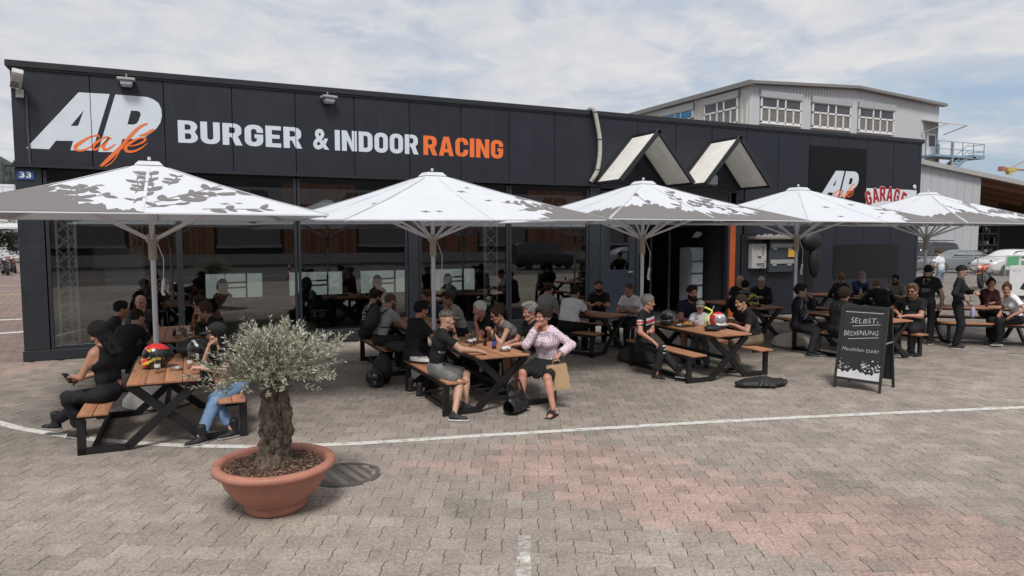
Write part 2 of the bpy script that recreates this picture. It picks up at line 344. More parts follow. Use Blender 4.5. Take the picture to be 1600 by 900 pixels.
ribbon('white_line', [(-.2, -3.1), (.15, -4.1), (.6, -4.85), (1.13, -5.53), (1.99, -6.35), (3.0, -7.02), (4.19, -7.5), (6.17, -7.95), (9.38, -8.71), (12.95, -9.71), (17.4, -11.1)], .115, .004, WPAINT, 26, .004)
ribbon('short_white_line', [(4.78, -11.15), (4.92, -10.85), (5.1, -10.5)], .1, .004, WPAINT2, 6, .006)
ribbon('yellow_line', [(-9, 15.9), (-4.05, 17.9), (2, 20.6), (9, 23.6)], .14, -.024, YPAINT, 6)
ribbon('parking_line', [(-12, 20), (-4.1, 24.5), (3, 28)], .14, -.024, WPAINT, 6)
ribbon('painted_arrow', [(-4.2, 8.6), (-1.6, 8.1), (-1.0, 8.8)], .3, -.024, WPAINT, 4)
ribbon('painted_arrow', [(-3.2, 5.0), (-1.0, 5.0), (-.7, 6.1)], .3, -.024, WPAINT, 4)
# ================================================================ THE CAFE BUILDING
S_ = 1.22
SLATE = mat('slate_cladding', (.0105, .0125, .021), .5, var=.18, vs=1.3, bump=.08, bs=8, var_obj=.07)
def streaks(m, amt=.35, colr=(.038, .041, .048), scl=(5, 5, .35)):
    nt = m.node_tree; b = nt.nodes['Principled BSDF']; src = b.inputs['Base Color'].links[0].from_socket
    g = N(nt, 'ShaderNodeNewGeometry'); mp = N(nt, 'ShaderNodeMapping'); mp.inputs['Scale'].default_value = scl; L(nt, g.outputs['Position'], mp.inputs[0])
    n = N(nt, 'ShaderNodeTexNoise', i_Scale=1.6, i_Detail=7, i_Roughness=.7); L(nt, mp.outputs[0], n.inputs['Vector']); r = N(nt, 'ShaderNodeMapRange', i_1=.52, i_2=.78, i_3=0, i_4=amt); L(nt, n.outputs['Fac'], r.inputs[0])
    v = N(nt, 'ShaderNodeTexVoronoi', i_Scale=2.3); L(nt, g.outputs['Position'], v.inputs['Vector']); r2 = N(nt, 'ShaderNodeMapRange', i_1=.035, i_2=.02, i_3=0, i_4=.7); L(nt, v.outputs['Distance'], r2.inputs[0])
    mxx = N(nt, 'ShaderNodeMath', operation='MAXIMUM'); L(nt, r.outputs[0], mxx.inputs[0]); L(nt, r2.outputs[0], mxx.inputs[1])
    x = N(nt, 'ShaderNodeMixRGB', i_Color2=(*colr, 1)); L(nt, mxx.outputs[0], x.inputs['Fac']); L(nt, src, x.inputs['Color1']); L(nt, x.outputs[0], b.inputs['Base Color'])
streaks(SLATE)
SLATE2 = mat('slate_trim', (.018, .019, .023), .38, var=.12, vs=5)
FRAME = mat('window_frame_grey', (.022, .026, .033), .38, var=.1)
BLACK = mat('black_gap', (.006, .006, .007), .7)
DARKIN = mat('dark_interior', (.022, .022, .025), .8, var=.3, vs=1.5)
FLOORIN = mat('interior_floor', (.05, .05, .052), .35, var=.2, vs=2)
FILM = mat('frosted_film', (.22, .25, .29), .5, var=.05)
LOGOW = mat('logo_vinyl_white', (.60, .66, .72), .5, var=.05, vs=3)
LOGOO = mat('logo_vinyl_orange', (.80, .17, .035), .5, var=.05)
ORANGE = mat('orange_post', (.42, .085, .02), .5)
GLASS = glass_mat('window_glass', .86, 3.2, 1.5)
ALU = mat('aluminium', (.55, .56, .57), .35, metal=.8)
CONC = mat('concrete', (.30, .28, .26), .9, var=.25, vs=4, bump=.3, bs=40)

cafe = thing('cafe_building', (0, 0, 0), 0, 'long low dark slate clad cafe with white and orange lettering and big windows', 'building')
# upper cladding panels (14 short ones over the glazing, the rest reach the ground)
def panel(x0, x1, z0, z1):
    g = .008
    return MB().span(x0+g, x1-g, -.012, .02, z0, z1, 0, .004).build('panel', SLATE, cafe, True)
for k in range(14): panel(k*S_, (k+1)*S_, 3.60, 5.27)
panel(14*S_, 15*S_, 2.35, 5.27)
for k in range(15, 20):
    if k in (16, 17): panel(k*S_+.0, (k+1)*S_, 0.0, 5.27)
    else: panel(k*S_, (k+1)*S_, 0.0, 5.27)
panel(20*S_, 24.54, 0, 5.27)
MB().span(13.9*S_, 15*S_, -.012, .02, 0, 2.34, 0, .004).build('panel', SLATE, cafe, True)
m = MB(); m.span(0, 24.5, .03, .3, 3.58, 5.28); m.span(17.0, 24.5, .03, .3, 0, 3.58); m.build('wall_core', BLACK, cafe)
m = MB(); m.span(-.06, 24.6, -.06, .35, 5.30, 5.42, 0, .01); m.span(-.03, 24.57, -.035, .3, 5.27, 5.30)
for k in range(0, 25, 3): m.span(k+.02, k+.06, -.064, -.058, 5.305, 5.415)
m.build('roof_coping', SLATE2, cafe, True)
m = MB(); m.span(-.14, 12.3, -.11, .05, 3.535, 3.565, 0, .004); m.span(-.04, 12.3, -.05, .05, 3.565, 3.60); m.span(12.3, 17.0, -.03, .05, 3.5, 3.6); m.build('fascia_ledge', SLATE2, cafe, True)
m = MB(); m.span(0, 24.5, .3, 12, 5.1, 5.2); m.build('roof', mat('roof_felt', (.08, .08, .085), .9), cafe)
m = MB(); m.span(0, .3, .3, 12, 0, 5.25); m.span(24.24, 24.54, .3, 12, 0, 5.25); m.span(.3, 24.2, 11.7, 12, 0, 5.1); m.build('side_wall', SLATE, cafe)
m = MB(); m.span(.3, 24.2, .35, 11.7, -.01, .02); m.build('interior_floor', FLOORIN, cafe)
m = MB(); m.span(.3, 24.2, .32, 11.7, 3.6, 3.66); m.build('interior_ceiling', DARKIN, cafe)
m = MB(); m.span(.3, 24.2, 8.2, 8.3, .02, 3.6); m.span(12.1, 12.2, .35, 8.2, .02, 3.6); m.span(16.75, 16.85, .35, 8.2, .02, 3.6); m.build('interior_wall', DARKIN, cafe)
# posts and beams of the glazed front
def post(x0, x1, z0=.2, z1=3.53, y=-.02, mt=FRAME): return MB().span(x0, x1, y, .12, z0, z1, 0, .006).build('post', mt, cafe, True)
post(0.0, .40); post(7.27, 7.50); post(11.99, 12.30)
m = MB(); m.span(-.02, 12.32, -.035, .12, 0.0, .195, 0, .008); m.build('base_beam', FRAME, cafe, True)
m = MB()
for x in (.25, 3.1, 6.1, 9.0, 12.0): m.span(x-.16, x+.16, -.01, .2, -.06, 0)
m.build('foundation_block', CONC, cafe)
def window(x0, x1, z0=.2, z1=3.5, strip=True, logo=None, fw=.055, left=1, right=1):
    f = MB(); y0, y1 = -.005, .07
    f.span(x0, x1, y0, y1, z0, z0+fw*1.3, 0, .004)
    if left: f.span(x0, x0+fw, y0-.002, y1, z0, z1, 0, .004)
    if right: f.span(x1-fw, x1, y0-.002, y1, z0, z1, 0, .004)
    o = f.build('window', FRAME, cafe, True)
    MB().span(x0+fw, x1-fw, .028, .040, z0+fw, z1).build('pane', GLASS, o)
    if strip:
        MB().span(x0+fw, x1-fw, .05, .056, 3.30, 3.53).build('blind_box', BLACK, o)
        MB().span(x0+fw, x1-fw, .044, .048, 2.97, 3.30).build('frosted_strip', FILM, o)
    return o
# outlines of the big "AP" mark, in facade metres
APA = [(1.04, 4.94), (1.54, 4.95), (1.22, 3.89), (.87, 3.88), (.92, 4.05), (.65, 4.04), (.54, 3.88), (.19, 3.88)]
APAH = [(1.11, 4.62), (.89, 4.32), (1.01, 4.33)]
APP = [(1.63, 4.95), (2.05, 4.95), (2.17, 4.945), (2.27, 4.91), (2.35, 4.85), (2.395, 4.74), (2.40, 4.60), (2.37, 4.48), (2.31, 4.38), (2.22, 4.28), (2.12, 4.205), (2.0, 4.155), (1.90, 4.14), (1.72, 4.13), (1.63, 3.88), (1.31, 3.87)]
APPH = [(1.88, 4.67), (1.98, 4.675), (2.03, 4.66), (2.04, 4.60), (2.0, 4.49), (1.96, 4.43), (1.90, 4.41), (1.81, 4.41)]
CAFE_STROKES = [
 ([(1.335, 4.13), (1.32, 4.175), (1.27, 4.165), (1.18, 4.13), (1.04, 4.03), (.95, 3.945), (.98, 3.885), (1.10, 3.90), (1.25, 4.0), (1.38, 4.09)], [.01, .03, .022, .03, .045, .05, .035, .028, .02, .012]),
 ([(1.54, 4.12), (1.47, 4.15), (1.38, 4.12), (1.27, 4.02), (1.225, 3.95), (1.27, 3.91), (1.36, 3.985), (1.5, 4.14), (1.41, 4.0), (1.405, 3.93), (1.47, 3.93), (1.60, 4.03)], [.012, .028, .02, .04, .042, .03, .018, .02, .04, .04, .03, .012]),
 ([(2.15, 4.44), (2.08, 4.42), (1.95, 4.31), (1.81, 4.14), (1.66, 3.95), (1.5, 3.77), (1.34, 3.60)], [.025, .032, .042, .045, .05, .055, .035]),
 ([(1.41, 3.60), (1.53, 3.69), (1.62, 3.82), (1.68, 3.93), (1.80, 4.0)], [.012, .014, .014, .012, .01]),
 ([(1.80, 4.0), (1.93, 4.025), (2.07, 4.10), (2.10, 4.165), (2.0, 4.16), (1.85, 4.07), (1.765, 3.97), (1.79, 3.905), (1.90, 3.91), (2.03, 3.98), (2.14, 4.08)], [.012, .02, .028, .032, .026, .04, .046, .042, .032, .02, .008]),
 ([(2.0, 4.215), (2.12, 4.25), (2.25, 4.34)], [.012, .034, .042])]
def ribbon2(pts, rad):
    P = catmull(pts, 6); Rr = catmull([(r, 0) for r in rad], 6); L_, R_ = [], []
    for i, p in enumerate(P):
        d = P[min(i+1, len(P)-1)]-P[max(i-1, 0)]; d = d/(np.linalg.norm(d)+1e-9); nn = np.array([-d[1], d[0]]); r = max(.004, Rr[i][0]*.62)
        L_.append(p+nn*r); R_.append(p-nn*r)
    n = len(P); return [tuple(q) for q in L_+R_], [(i, i+1, n+i+1, n+i) for i in range(n-1)]
def split_joints(o, xs, g=.006):
    bm = bmesh.new(); bm.from_mesh(o.data)
    for x in xs:
        for s in (-g, g): bmesh.ops.bisect_plane(bm, geom=bm.verts[:]+bm.edges[:]+bm.faces[:], plane_co=(x+s, 0, 0), plane_no=(1, 0, 0))
        bmesh.ops.delete(bm, geom=[f for f in bm.faces if abs(f.calc_center_median().x-x) < g], context='FACES')
    bm.to_mesh(o.data); bm.free()
def ap_logo(parent, M, matw, mato=None, s=1, y=.0, name='logo_lettering', both=True, cut=()):
    """AP mark; M maps logo metres (x, z) to the world"""
    m = MB()
    for o_, h in ((APA, APAH), (APP, APPH)):
        vs, fs = poly_tess(o_, [h]); m.add([M @ V((x, z, 0)) for x, z in vs], fs)
    o = m.build(name, matw, parent)
    if cut: split_joints(o, cut)
    if mato and both:
        m = MB()
        for i, (p, r) in enumerate(CAFE_STROKES):
            vs, fs = ribbon2(p, r); m.add([M @ V((x, z, .0025+.0012*i)) for x, z in vs], fs)
        o2 = m.build('cafe_script', mato, parent)
        if cut: split_joints(o2, cut)
        return o, o2
    return o
JOINTS = [k*S_ for k in range(1, 20)]
ap_logo(cafe, Matrix(((1, 0, 0, 0), (0, 0, -1, -.015), (0, 1, 0, 0), (0, 0, 0, 1))), LOGOW, LOGOO, cut=JOINTS)
def rr(x0, y0, x1, y1, r, c='1111', n=5):
    """rounded rectangle, counter-clockwise; c flags which corners (bl, br, tr, tl) are round"""
    out = []
    for (cx, cy, a0, f, px, py) in ((x0+r, y0+r, 180, c[0], x0, y0), (x1-r, y0+r, 270, c[1], x1, y0), (x1-r, y1-r, 0, c[2], x1, y1), (x0+r, y1-r, 90, c[3], x0, y1)):
        if f == '1': out += [(cx+r*math.cos(R(a0+90*i/n)), cy+r*math.sin(R(a0+90*i/n))) for i in range(n+1)]
        else: out.append((px, py))
    return out
def arc(cx, cy, r, a0, a1, n=5): return [(cx+r*math.cos(R(a0+(a1-a0)*i/n)), cy+r*math.sin(R(a0+(a1-a0)*i/n))) for i in range(n+1)]
def glyph(ch):
    t, w_ = .215, .62
    if ch == 'O': return w_, rr(0, 0, w_, 1, .27), [rr(t, t*.92, w_-t, 1-t*.92, .10)]
    if ch == 'D': return w_, rr(0, 0, w_, 1, .27, '0110'), [rr(t, t*.92, w_-t, 1-t*.92, .10, '0110')]
    if ch == 'I': return .22, [(0, 0), (.22, 0), (.22, 1), (0, 1)], []
    if ch == 'U': return w_, [(0, 1)]+arc(.27, .27, .27, 180, 270)+arc(w_-.27, .27, .27, 270, 360)+[(w_, 1), (w_-t, 1)]+arc(w_-t-.09, t*.92+.09, .09, 0, -90)+arc(t+.09, t*.92+.09, .09, -90, -180)+[(t, 1)], []
    if ch == 'E': return .53, [(0, 0), (.53, 0), (.53, .19), (t, .19), (t, .405), (.48, .405), (.48, .59), (t, .59), (t, .81), (.53, .81), (.53, 1), (0, 1)], []
    if ch == 'N': return .66, [(0, 0), (t, 0), (t, .56), (.44, 0), (.66, 0), (.66, 1), (.66-t, 1), (.66-t, .44), (.22, 1), (0, 1)], []
    if ch == 'A': return .70, [(0, 0), (.215, 0), (.25, .19), (.45, .19), (.485, 0), (.70, 0), (.485, 1), (.215, 1)], [[(.285, .37), (.35, .76), (.415, .37)]]
    if ch == 'R': return .64, [(0, 0), (t, 0), (t, .37), (.29, .37), (.42, 0), (.65, 0), (.50, .41)]+arc(.37, .62, .25, -25, 0, 3)+arc(.37, .75, .25, 0, 90)+[(0, 1)], [rr(t, .55, .41, .82, .09, '0110')]
    if ch == 'B': return .62, [(0, 0)]+arc(.36, .26, .26, -90, 40, 6)+[(.53, .53)]+arc(.36, .75, .25, -25, 90, 6)+[(0, 1)], [rr(t, .17, .41, .43, .09, '0110'), rr(t, .59, .40, .83, .09, '0110')]
    if ch in 'CG':
        P = arc(.27, .27, .27, 180, 270)+arc(w_-.27, .27, .27, 270, 360)
        P += [(w_, .38), (w_-t, .38)]+arc(w_-t-.09, t*.92+.09, .09, 0, -90) if ch == 'C' else [(w_, .56), (.33, .56), (.33, .38), (w_-t, .38)]+arc(w_-t-.09, t*.92+.09, .09, 0, -90)
        P += arc(t+.09, t*.92+.09, .09, -90, -180)+arc(t+.09, 1-t*.92-.09, .09, 180, 90)+arc(w_-t-.09, 1-t*.92-.09, .09, 90, 0)+[(w_-t, .64), (w_, .64)]+arc(w_-.27, .73, .27, 0, 90)+arc(.27, .73, .27, 90, 180)
        return w_, P, []
def block_text(txt, x0, x1, z0, z1, y, m, parent, cut=()):
    gap = .085; adv = []; x = 0
    for ch in txt: w_, o_, h = glyph(ch); adv.append((x, o_, h)); x += w_+gap
    k = (x1-x0)/(x-gap); mb = MB()
    for a, o_, h in adv:
        vs, fs = poly_tess(o_, h); mb.add([(x0+(a+px)*k, y, z0+py*(z1-z0)) for px, py in vs], fs)
    o = mb.build('lettering', m, parent)
    if cut: split_joints(o, cut)
def sign_text(txt, x0, x1, z0, z1, y, m, parent, bold=.02, name='lettering', cut=(), shear=0):
    vs, fs = text_polys(txt, 1, bold, shear, 1, 1.04)
    xa, xb = min(v[0] for v in vs), max(v[0] for v in vs); ya, yb = min(v[1] for v in vs), max(v[1] for v in vs)
    sx, sz = (x1-x0)/(xb-xa), (z1-z0)/(yb-ya)
    o = MB().add([(x0+(a-xa)*sx, y, z0+(b-ya)*sz) for a, b in vs], fs).build(name, m, parent)
    if cut: split_joints(o, cut)
    return o
for t, x0, x1, m_ in (('BURGER', 2.67, 5.0, LOGOW), ('&', 5.23, 5.56, LOGOW), ('INDOOR', 5.68, 7.52, LOGOW), ('RACING', 7.64, 9.60, LOGOO)):
    # measured letter extents
    if t == '&': sign_text(t, x0, x1, 4.12, 4.55, -.0150, m_, cafe, .028, cut=JOINTS)
    else: block_text(t, x0, x1, 4.12, 4.55, -.0150, m_, cafe, cut=JOINTS)

window(.42, 2.62); window(2.62, 4.86); window(4.88, 7.25); window(7.52, 9.75); window(9.77, 11.97)
for lx in (5.55, 10.35):
    ap_logo(cafe, Matrix(((.46, 0, 0, lx-.19*.46), (0, 0, -1, .0405), (0, .46, 0, 3.24-4.95*.46), (0, 0, 0, 1))), mat('dark_film', (.03, .026, .022), .6), name='film_logo')
ap_logo(cafe, Matrix(((.46, 0, 0, 3.3-.19*.46), (0, 0, -1, .0405), (0, .46, 0, 3.24-4.95*.46), (0, 0, 0, 1))), MT['dark_film'], name='film_logo')
# closed half of the glazed door, open entrance, orange post
d = MB(); d.span(12.33, 12.62, -.0, .06, .05, 3.45, 0, .005); d.span(13.2, 13.40, -.0, .06, .05, 3.45, 0, .005); d.span(12.62, 13.2, .0, .06, .05, 1.42, 0, .005); d.span(12.62, 13.2, 0, .06, 2.72, 3.45, 0, .005); d.span(12.62, 13.2, 0, .06, 2.06, 2.12)
door = d.build('door', mat('door_blue_grey', (.022, .030, .042), .4), cafe, True)
MB().span(12.62, 13.2, .02, .035, 1.42, 2.06).span(12.62, 13.2, .02, .035, 2.12, 2.72).build('pane', GLASS, door)
MB().tube([(13.28, -.01, 1.36), (13.28, -.06, 1.36), (13.14, -.06, 1.36)], .012).build('handle', ALU, door, True)
post(13.42, 13.52, 0, 3.5); post(16.5, 16.56, 0, 3.5)
MB().span(16.57, 16.76, -.03, .12, 0, 3.0, 0, .01).build('orange_post', ORANGE, cafe, True)
m = MB(); m.span(13.5, 16.6, -.0, .1, 2.92, 3.5); m.span(16.76, 17.0, -.012, .02, 0, 3.5); m.build('lintel', SLATE2, cafe)
m = MB()
for x in (14.1, 14.75, 15.4): m.span(x, x+.06, 1.2, 1.26, .02, 3.2)
m.span(14.1, 16.5, 1.2, 1.26, 2.55, 2.62); m.build('inner_partition', mat('inner_frame', (.03, .032, .036), .5), cafe)
ap_logo(cafe, Matrix(((.16, 0, 0, 16.20-.19*.16), (0, 0, -1, 1.15), (0, .16, 0, 2.42-4.95*.16), (0, 0, 0, 1))), mat('white_sticker', (.55, .56, .58), .5), name='door_logo')
# two gable shaped sign frames on the facade
GABW = mat('gable_panel_white', (.88, .87, .83), .7, var=.10, vs=5, trans=.30)
def gable(x, zb=3.62, zt=4.84, hw=1.09, dep=1.12, name='gable_frame'):
    g = MB(); t = .07
    for s in (-1, 1):
        a = V((x, 0, zt)); b = V((x+s*hw, 0, zb)); d = (b-a).normalized(); nrm = V((-d.z*s, 0, d.x*s)); nrm = nrm if nrm.z < 0 else -nrm
        for y in (-.03, -dep):
            g.bar(a+V((0, y, 0))-d*.02, b+V((0, y, 0)), .06, .10, (0, 0, 1))
        g.bar(b+V((0, 0, 0)), b+V((0, -dep, 0)), .05, .07); 
    g.bar((x, -.0, zt), (x, -dep-.03, zt), .07, .07)
    o = g.build(name, mat('black_frame', (.018, .019, .02), .5), cafe, True)
    for s in (-1, 1):
        a = V((x, 0, zt)); b = V((x+s*hw, 0, zb)); d = (b-a).normalized()
        c = (a+b)/2+V((0, -dep/2-.0, 0)); M = Matrix((d, V((0, 1, 0)), d.cross(V((0, 1, 0))))).transposed()
        MB().box(c, ((b-a).length-.05, dep-.03, .008), M, 0).build('gable_panel', GABW, o, True)
    return o
gable(13.26); gable(15.83)
MB().bar((16.9, -.03, 3.3), (17.6, -.03, 2.9), .03).build('stay_cable', MT['black_frame'], cafe); MB().bar((14.9, -.6, 3.75), (16.1, -.5, 3.45), .02).build('stay_cable', MT['black_frame'], cafe)
MB().box((15.42, -.5, 3.78), (.42, .10, .30), None, 0, .04).build('vent_box', mat('pale_grey_box', (.33, .34, .34), .6), cafe, True)
m = MB(); m.span(11.9, 12.1, -.2, -.1, 3.5, 3.53); 
# ---- inside the windows
def truss(x, y, w_, z0, z1, label, grp='aluminium trusses behind the glass'):
    t = MB(); n = int((z1-z0)/.27)
    P = [(x, y), (x+w_, y), (x+w_/2, y+w_*.85)]
    for a in P: t.tube([(a[0], a[1], z0), (a[0], a[1], z1)], .022, 6)
    for i in range(n):
        za, zb = z0+(z1-z0)*i/n, z0+(z1-z0)*(i+1)/n
        for j in range(3):
            a, b = P[j], P[(j+1) % 3]; 
            if i % 2: a, b = b, a
            t.tube([(a[0], a[1], za), (b[0], b[1], zb)], .009, 4)
            t.tube([(b[0], b[1], za), (a[0], a[1], zb)], .009, 4)
    o = t.build('truss_column', mat('truss_pale', (.80, .80, .80), .5), None, True); return tag(o, label, 'truss', grp)
truss(.55, .22, .30, .05, 3.5, 'aluminium lattice truss just inside the left corner window')
truss(9.32, .5, .34, .05, 3.5, 'aluminium lattice truss inside behind the grey haired diners')
truss(1.55, 3.2, .26, 1.3, 3.5, 'short aluminium truss hanging deeper in the room at left')
SCR = mat('lit_screen', (.55, .62, .6), .5, var=.08, vs=4, emit=(.50, .60, .57, .33))
SEATM = mat('sim_black', (.012, .012, .014), .6)
for i, (x0, x1) in enumerate(((3.12, 4.40), (5.05, 6.36), (6.85, 8.10), (8.78, 10.05))):
    t = thing('racing_simulator', ((x0+x1)/2, 3.0, 0), 0, ['racing simulator with three lit screens behind the olive tree side window', 'racing simulator with three lit screens left of the bending man in black', 'racing simulator with screens partly behind the man in black leaning', 'racing simulator with lit screens just left of the inner truss'][i], 'simulator', 'racing simulators seen through the glass')
    W_ = x1-x0
    for a, b in ((0, .33), (.345, .70), (.735, 1.0)):
        o = MB().span(-W_/2+a*W_, -W_/2+b*W_, -.02, .02, .80, 1.38).build('screen', SCR, t)
        MB().span(-W_/2+a*W_-.01, -W_/2+b*W_+.01, .021, .05, .79, 1.39).build('screen_back', SEATM, o)
    s = MB(); s.ball((-W_*.22, -.35, 1.1), .17, 12, sc=(.8, .6, 1.15)); s.box((-W_*.22, -.4, .62), (.42, .2, .7), None, 0, .08); s.box((-W_*.22, -.15, .35), (.42, .55, .2), None, 0, .06)
    s.build('seat', SEATM, t, True)
    s = MB(); s.bar((-W_*.2, -.2, 1.17), (W_*.2, -.05, 1.17), .04); s.bar((-W_*.2, -.2, 1.05), (W_*.2, -.05, 1.05), .04); s.bar((W_*.21, -.1, .1), (W_*.21, -.1, 1.5), .035); s.bar((-W_*.5, -.1, .75), (W_*.5, -.1, .75), .05, .06)
    s.bar((-W_*.4, .1, .02), (-W_*.4, .1, .8), .04); s.bar((W_*.4, .1, .02), (W_*.4, .1, .8), .04); s.bar((-W_*.4, -.5, .1), (-W_*.4, .1, .1), .05)
    s.build('rig_frame', SEATM, t)
t = thing('refrigerator', (16.30, 1.0, 0), 0, 'tall white glass fronted drinks cabinet inside the open entrance', 'cabinet')
MB().box((0, .3, .98), (.46, .5, 1.96), None, 0, .02).build('body', mat('white_enamel', (.42, .47, .52), .35), t, True)
s = MB()
for z in (.45, .85, 1.2, 1.55): s.span(-.22, .22, .02, .06, z, z+.02)
s.span(-.22, -.205, .03, .06, .1, 1.85); s.build('shelf_line', mat('dark_line', (.03, .03, .03), .6), t)
bt = thing('white_banner', (1.35, 2.6, 0), 8, 'white cloth banner on a stand deep in the left window', 'banner')
MB().box((0, 0, 1.55), (.95, .02, 1.0), None, 0).build('cloth', mat('banner_cloth', (.45, .48, .46), .7), bt); MB().tube([(-.5, 0, .0), (-.5, 0, 2.1), (.5, 0, 2.1), (.5, 0, 0)], .015).build('stand', ALU, bt)
s = thing('bar_table', (1.7, 1.5, 0), 0, 'high table with pale stools inside the left corner window', 'table')
MB().box((0, 0, 1.0), (.7, .7, .03), None, 0, .01).build('tabletop', mat('pale_laminate', (.3, .3, .29), .5), s, True); MB().tube([(0, 0, .02), (0, 0, 1)], .03).lathe([(.25, .02), (.25, .04), (.04, .06)], n=16).build('leg', ALU, s, True)
st0 = thing('bar_stool', (1.25, 1.35, 0), 0, 'pale bar stool left of the high table inside the window', 'stool', 'stools inside the left window')
MB().box((0, 0, .72), (.34, .34, .04), None, 0, .015).build('seat', MT['pale_laminate'], st0, True)
for a in (-1, 1):
    for b in (-1, 1): MB().tube([(a*.13, b*.13, .7), (a*.17, b*.17, .02)], .012, 6).build('leg', ALU, st0)
s1 = copy_tree(st0); at(s1, (2.15, 1.3, 0), 20, 'pale bar stool right of the high table inside the window')
o = MB()
for i in range(6):
    for j in range(6):
        if (i+j) % 2 == 0: o.box(((i-2.5)*.055, -.012, (j-2.5)*.055), (.054, .003, .054), None, 0)
        else: o.box(((i-2.5)*.055, -.012, (j-2.5)*.055), (.054, .003, .054), None, 1)
tag(o.build('checkered_flag', [mat('flag_black', (.01, .01, .01)), mat('flag_white', (.7, .7, .7))], None, loc=(2.2, 1.9, 1.22)), 'small black and white checkered flag inside the left window', 'flag')
tag(MB().span(-.2, .2, -.15, .15, .02, 1.6).build('red_cabinet', mat('dark_red', (.18, .02, .025), .6), None, loc=(.95, 1.6, 0)), 'dark red cabinet behind the left inner truss', 'cabinet')

# ---- things fixed on the facade
def decal_text(txt, parent, x0, x1, z0, z1, y, m, **k): return sign_text(txt, x0, x1, z0, z1, y, m, parent, **k)
t = thing('house_number_sign', (.16, -.03, 3.40), 0, 'small blue enamel house number 33 on the corner post', 'sign')
MB().box((0, 0, 0), (.26, .015, .17), None, 0, .004).build('plate', mat('sign_blue', (.03, .09, .24), .35), t, True)
sign_text('33', -.09, .09, -.05, .055, -.0105, mat('sign_white', (.7, .74, .78), .5), t, .02)
t = thing('security_camera', (.14, -.16, 5.06), 0, 'white security camera high on the left end of the facade', 'camera')
Mx = Matrix.Rotation(R(-35), 3, 'X') @ Matrix.Rotation(R(15), 3, 'Z')
MB().box((0, -.06, .0), (.17, .40, .15), Mx, 0, .03).build('housing', mat('camera_white', (.50, .49, .47), .5), t, True)
MB().box((0, -.24, -.13), (.13, .02, .11), Mx, 0).build('lens', BLACK, t); MB().tube([(0, .15, -.22), (0, 0, -.16), (0, -.02, -.06)], .03).box((0, .13, -.22), (.12, .04, .14)).build('bracket', MT['camera_white'], t, True)
tag(MB().tube([(.24, -.03, 4.85), (.235, -.03, 4.2), (.24, -.03, 3.6)], .018, 6).build('cable_conduit', mat('conduit_dark', (.06, .06, .065), .6)), 'thin dark conduit running down below the security camera', 'pipe')
fl = thing('floodlight', (1.83, -.14, 5.22), 0, 'grey floodlight above the gap between A and P', 'lamp', 'floodlights along the roof edge')
MB().box((0, 0, 0), (.30, .22, .05), None, 0, .01).box((0, .0, -.07), (.2, .16, .1), None, 0, .02).build('housing', mat('lamp_grey', (.33, .34, .35), .5), fl, True)
MB().box((0, -.0, -.125), (.16, .12, .012)).build('lens', mat('lamp_glass', (.4, .42, .44), .2), fl); MB().tube([(0, .08, .02), (0, .06, .1), (0, .12, .12)], .015).build('bracket', MT['lamp_grey'], fl)
o = copy_tree(fl); at(o, (5.55, -.14, 5.20), 12, 'grey floodlight above the ampersand of the sign')
P = [(11.98, .1, 5.44), (11.99, -.10, 5.46), (12.04, -.13, 5.36), (12.12, -.12, 5.1), (12.20, -.12, 4.7), (12.20, -.12, 4.3), (12.14, -.12, 3.95), (12.06, -.10, 3.78), (12.0, -.05, 3.66)]
hp = tag(MB().tube([tuple(q) for q in catmull(P, 5)], .055, 10).build('drain_hose', mat('hose_grey', (.42, .41, .38), .7, var=.2), None, True), 'pale curved drain hose bent over the roof edge', 'hose')
m = MB()
for i in (2, 4, 6): m.tube([V(P[i])+V((0, 0, .012)), V(P[i])-V((0, 0, .012))], .062, 10)
m.build('clamp', MT['dark_line'], hp)
t = thing('logo_board', (20.74, -.03, 4.0), 0, 'black square board with white and orange AP mark on the right facade', 'sign')
MB().span(-1.21, 1.21, -.0, .015, -.9, .97, 0, .003).build('board', mat('board_black', (.0035, .004, .0055), .55, spec=.25), t, True)
k_ = .735
ap_logo(t, Matrix(((k_, 0, 0, -.75-.19*k_), (0, 0, -1, -.004), (0, k_, 0, .27-4.95*k_), (0, 0, 0, 1))), LOGOW, LOGOO)
t = thing('garage_sign', (23.16, -.03, 3.4), 0, 'white sign with arched red word GARAGE at the right end', 'sign')
MB().span(-1.17, 1.17, 0, .015, -.6, .38, 0, .003).build('board', mat('sign_board_white', (.66, .69, .73), .5), t, True)
for nm, bold, mm_, yy, gr in (('lettering_outline', .035, mat('sign_halo', (.62, .30, .28), .5), -.003, 1.0), ('lettering', 0, mat('sign_red', (.34, .012, .02), .5), -.006, 1)):
    g = MB(); tot = 0
    for i, ch in enumerate('GARAGE'):
        w0, o0, h0 = glyph(ch); vs, fs = poly_tess(o0, h0); vs = [((x-w0/2)*.47*(1+bold*2.6), (y-.5)*.49*(1+bold*2.6)+.215) for x, y in vs]
        xa, xb = min(v[0] for v in vs), max(v[0] for v in vs); xc = (xa+xb)/2
        a = (i-2.5)*.150; X, Z = -.27+2.15*math.sin(a)*.93, -1.88+2.15*math.cos(a)-.05; c_, s_ = math.cos(-a), math.sin(-a)
        g.add([(X+(x-xc)*.84*c_-y*s_*.9-.0, yy, Z+(x-xc)*.84*s_+y*c_*.9-.18) for x, y in vs], fs)
    g.build(nm, mm_, t)
sign_text('Open', -.72, -.12, -.34, -.16, -.004, mat('print_black', (.02, .02, .02), .5), t, .02)
tag(MB().lathe([(.0, 0), (.06, .0), (.075, .03), (.06, .05)], n=16).build('round_sensor', mat('sensor_white', (.6, .6, .6), .4), None, True), 'tiny round white sensor above the garage sign', 'sensor'); bpy.data.objects['round_sensor'].location = (24.2, -.02, 3.88); bpy.data.objects['round_sensor'].rotation_euler = (R(90), 0, 0)
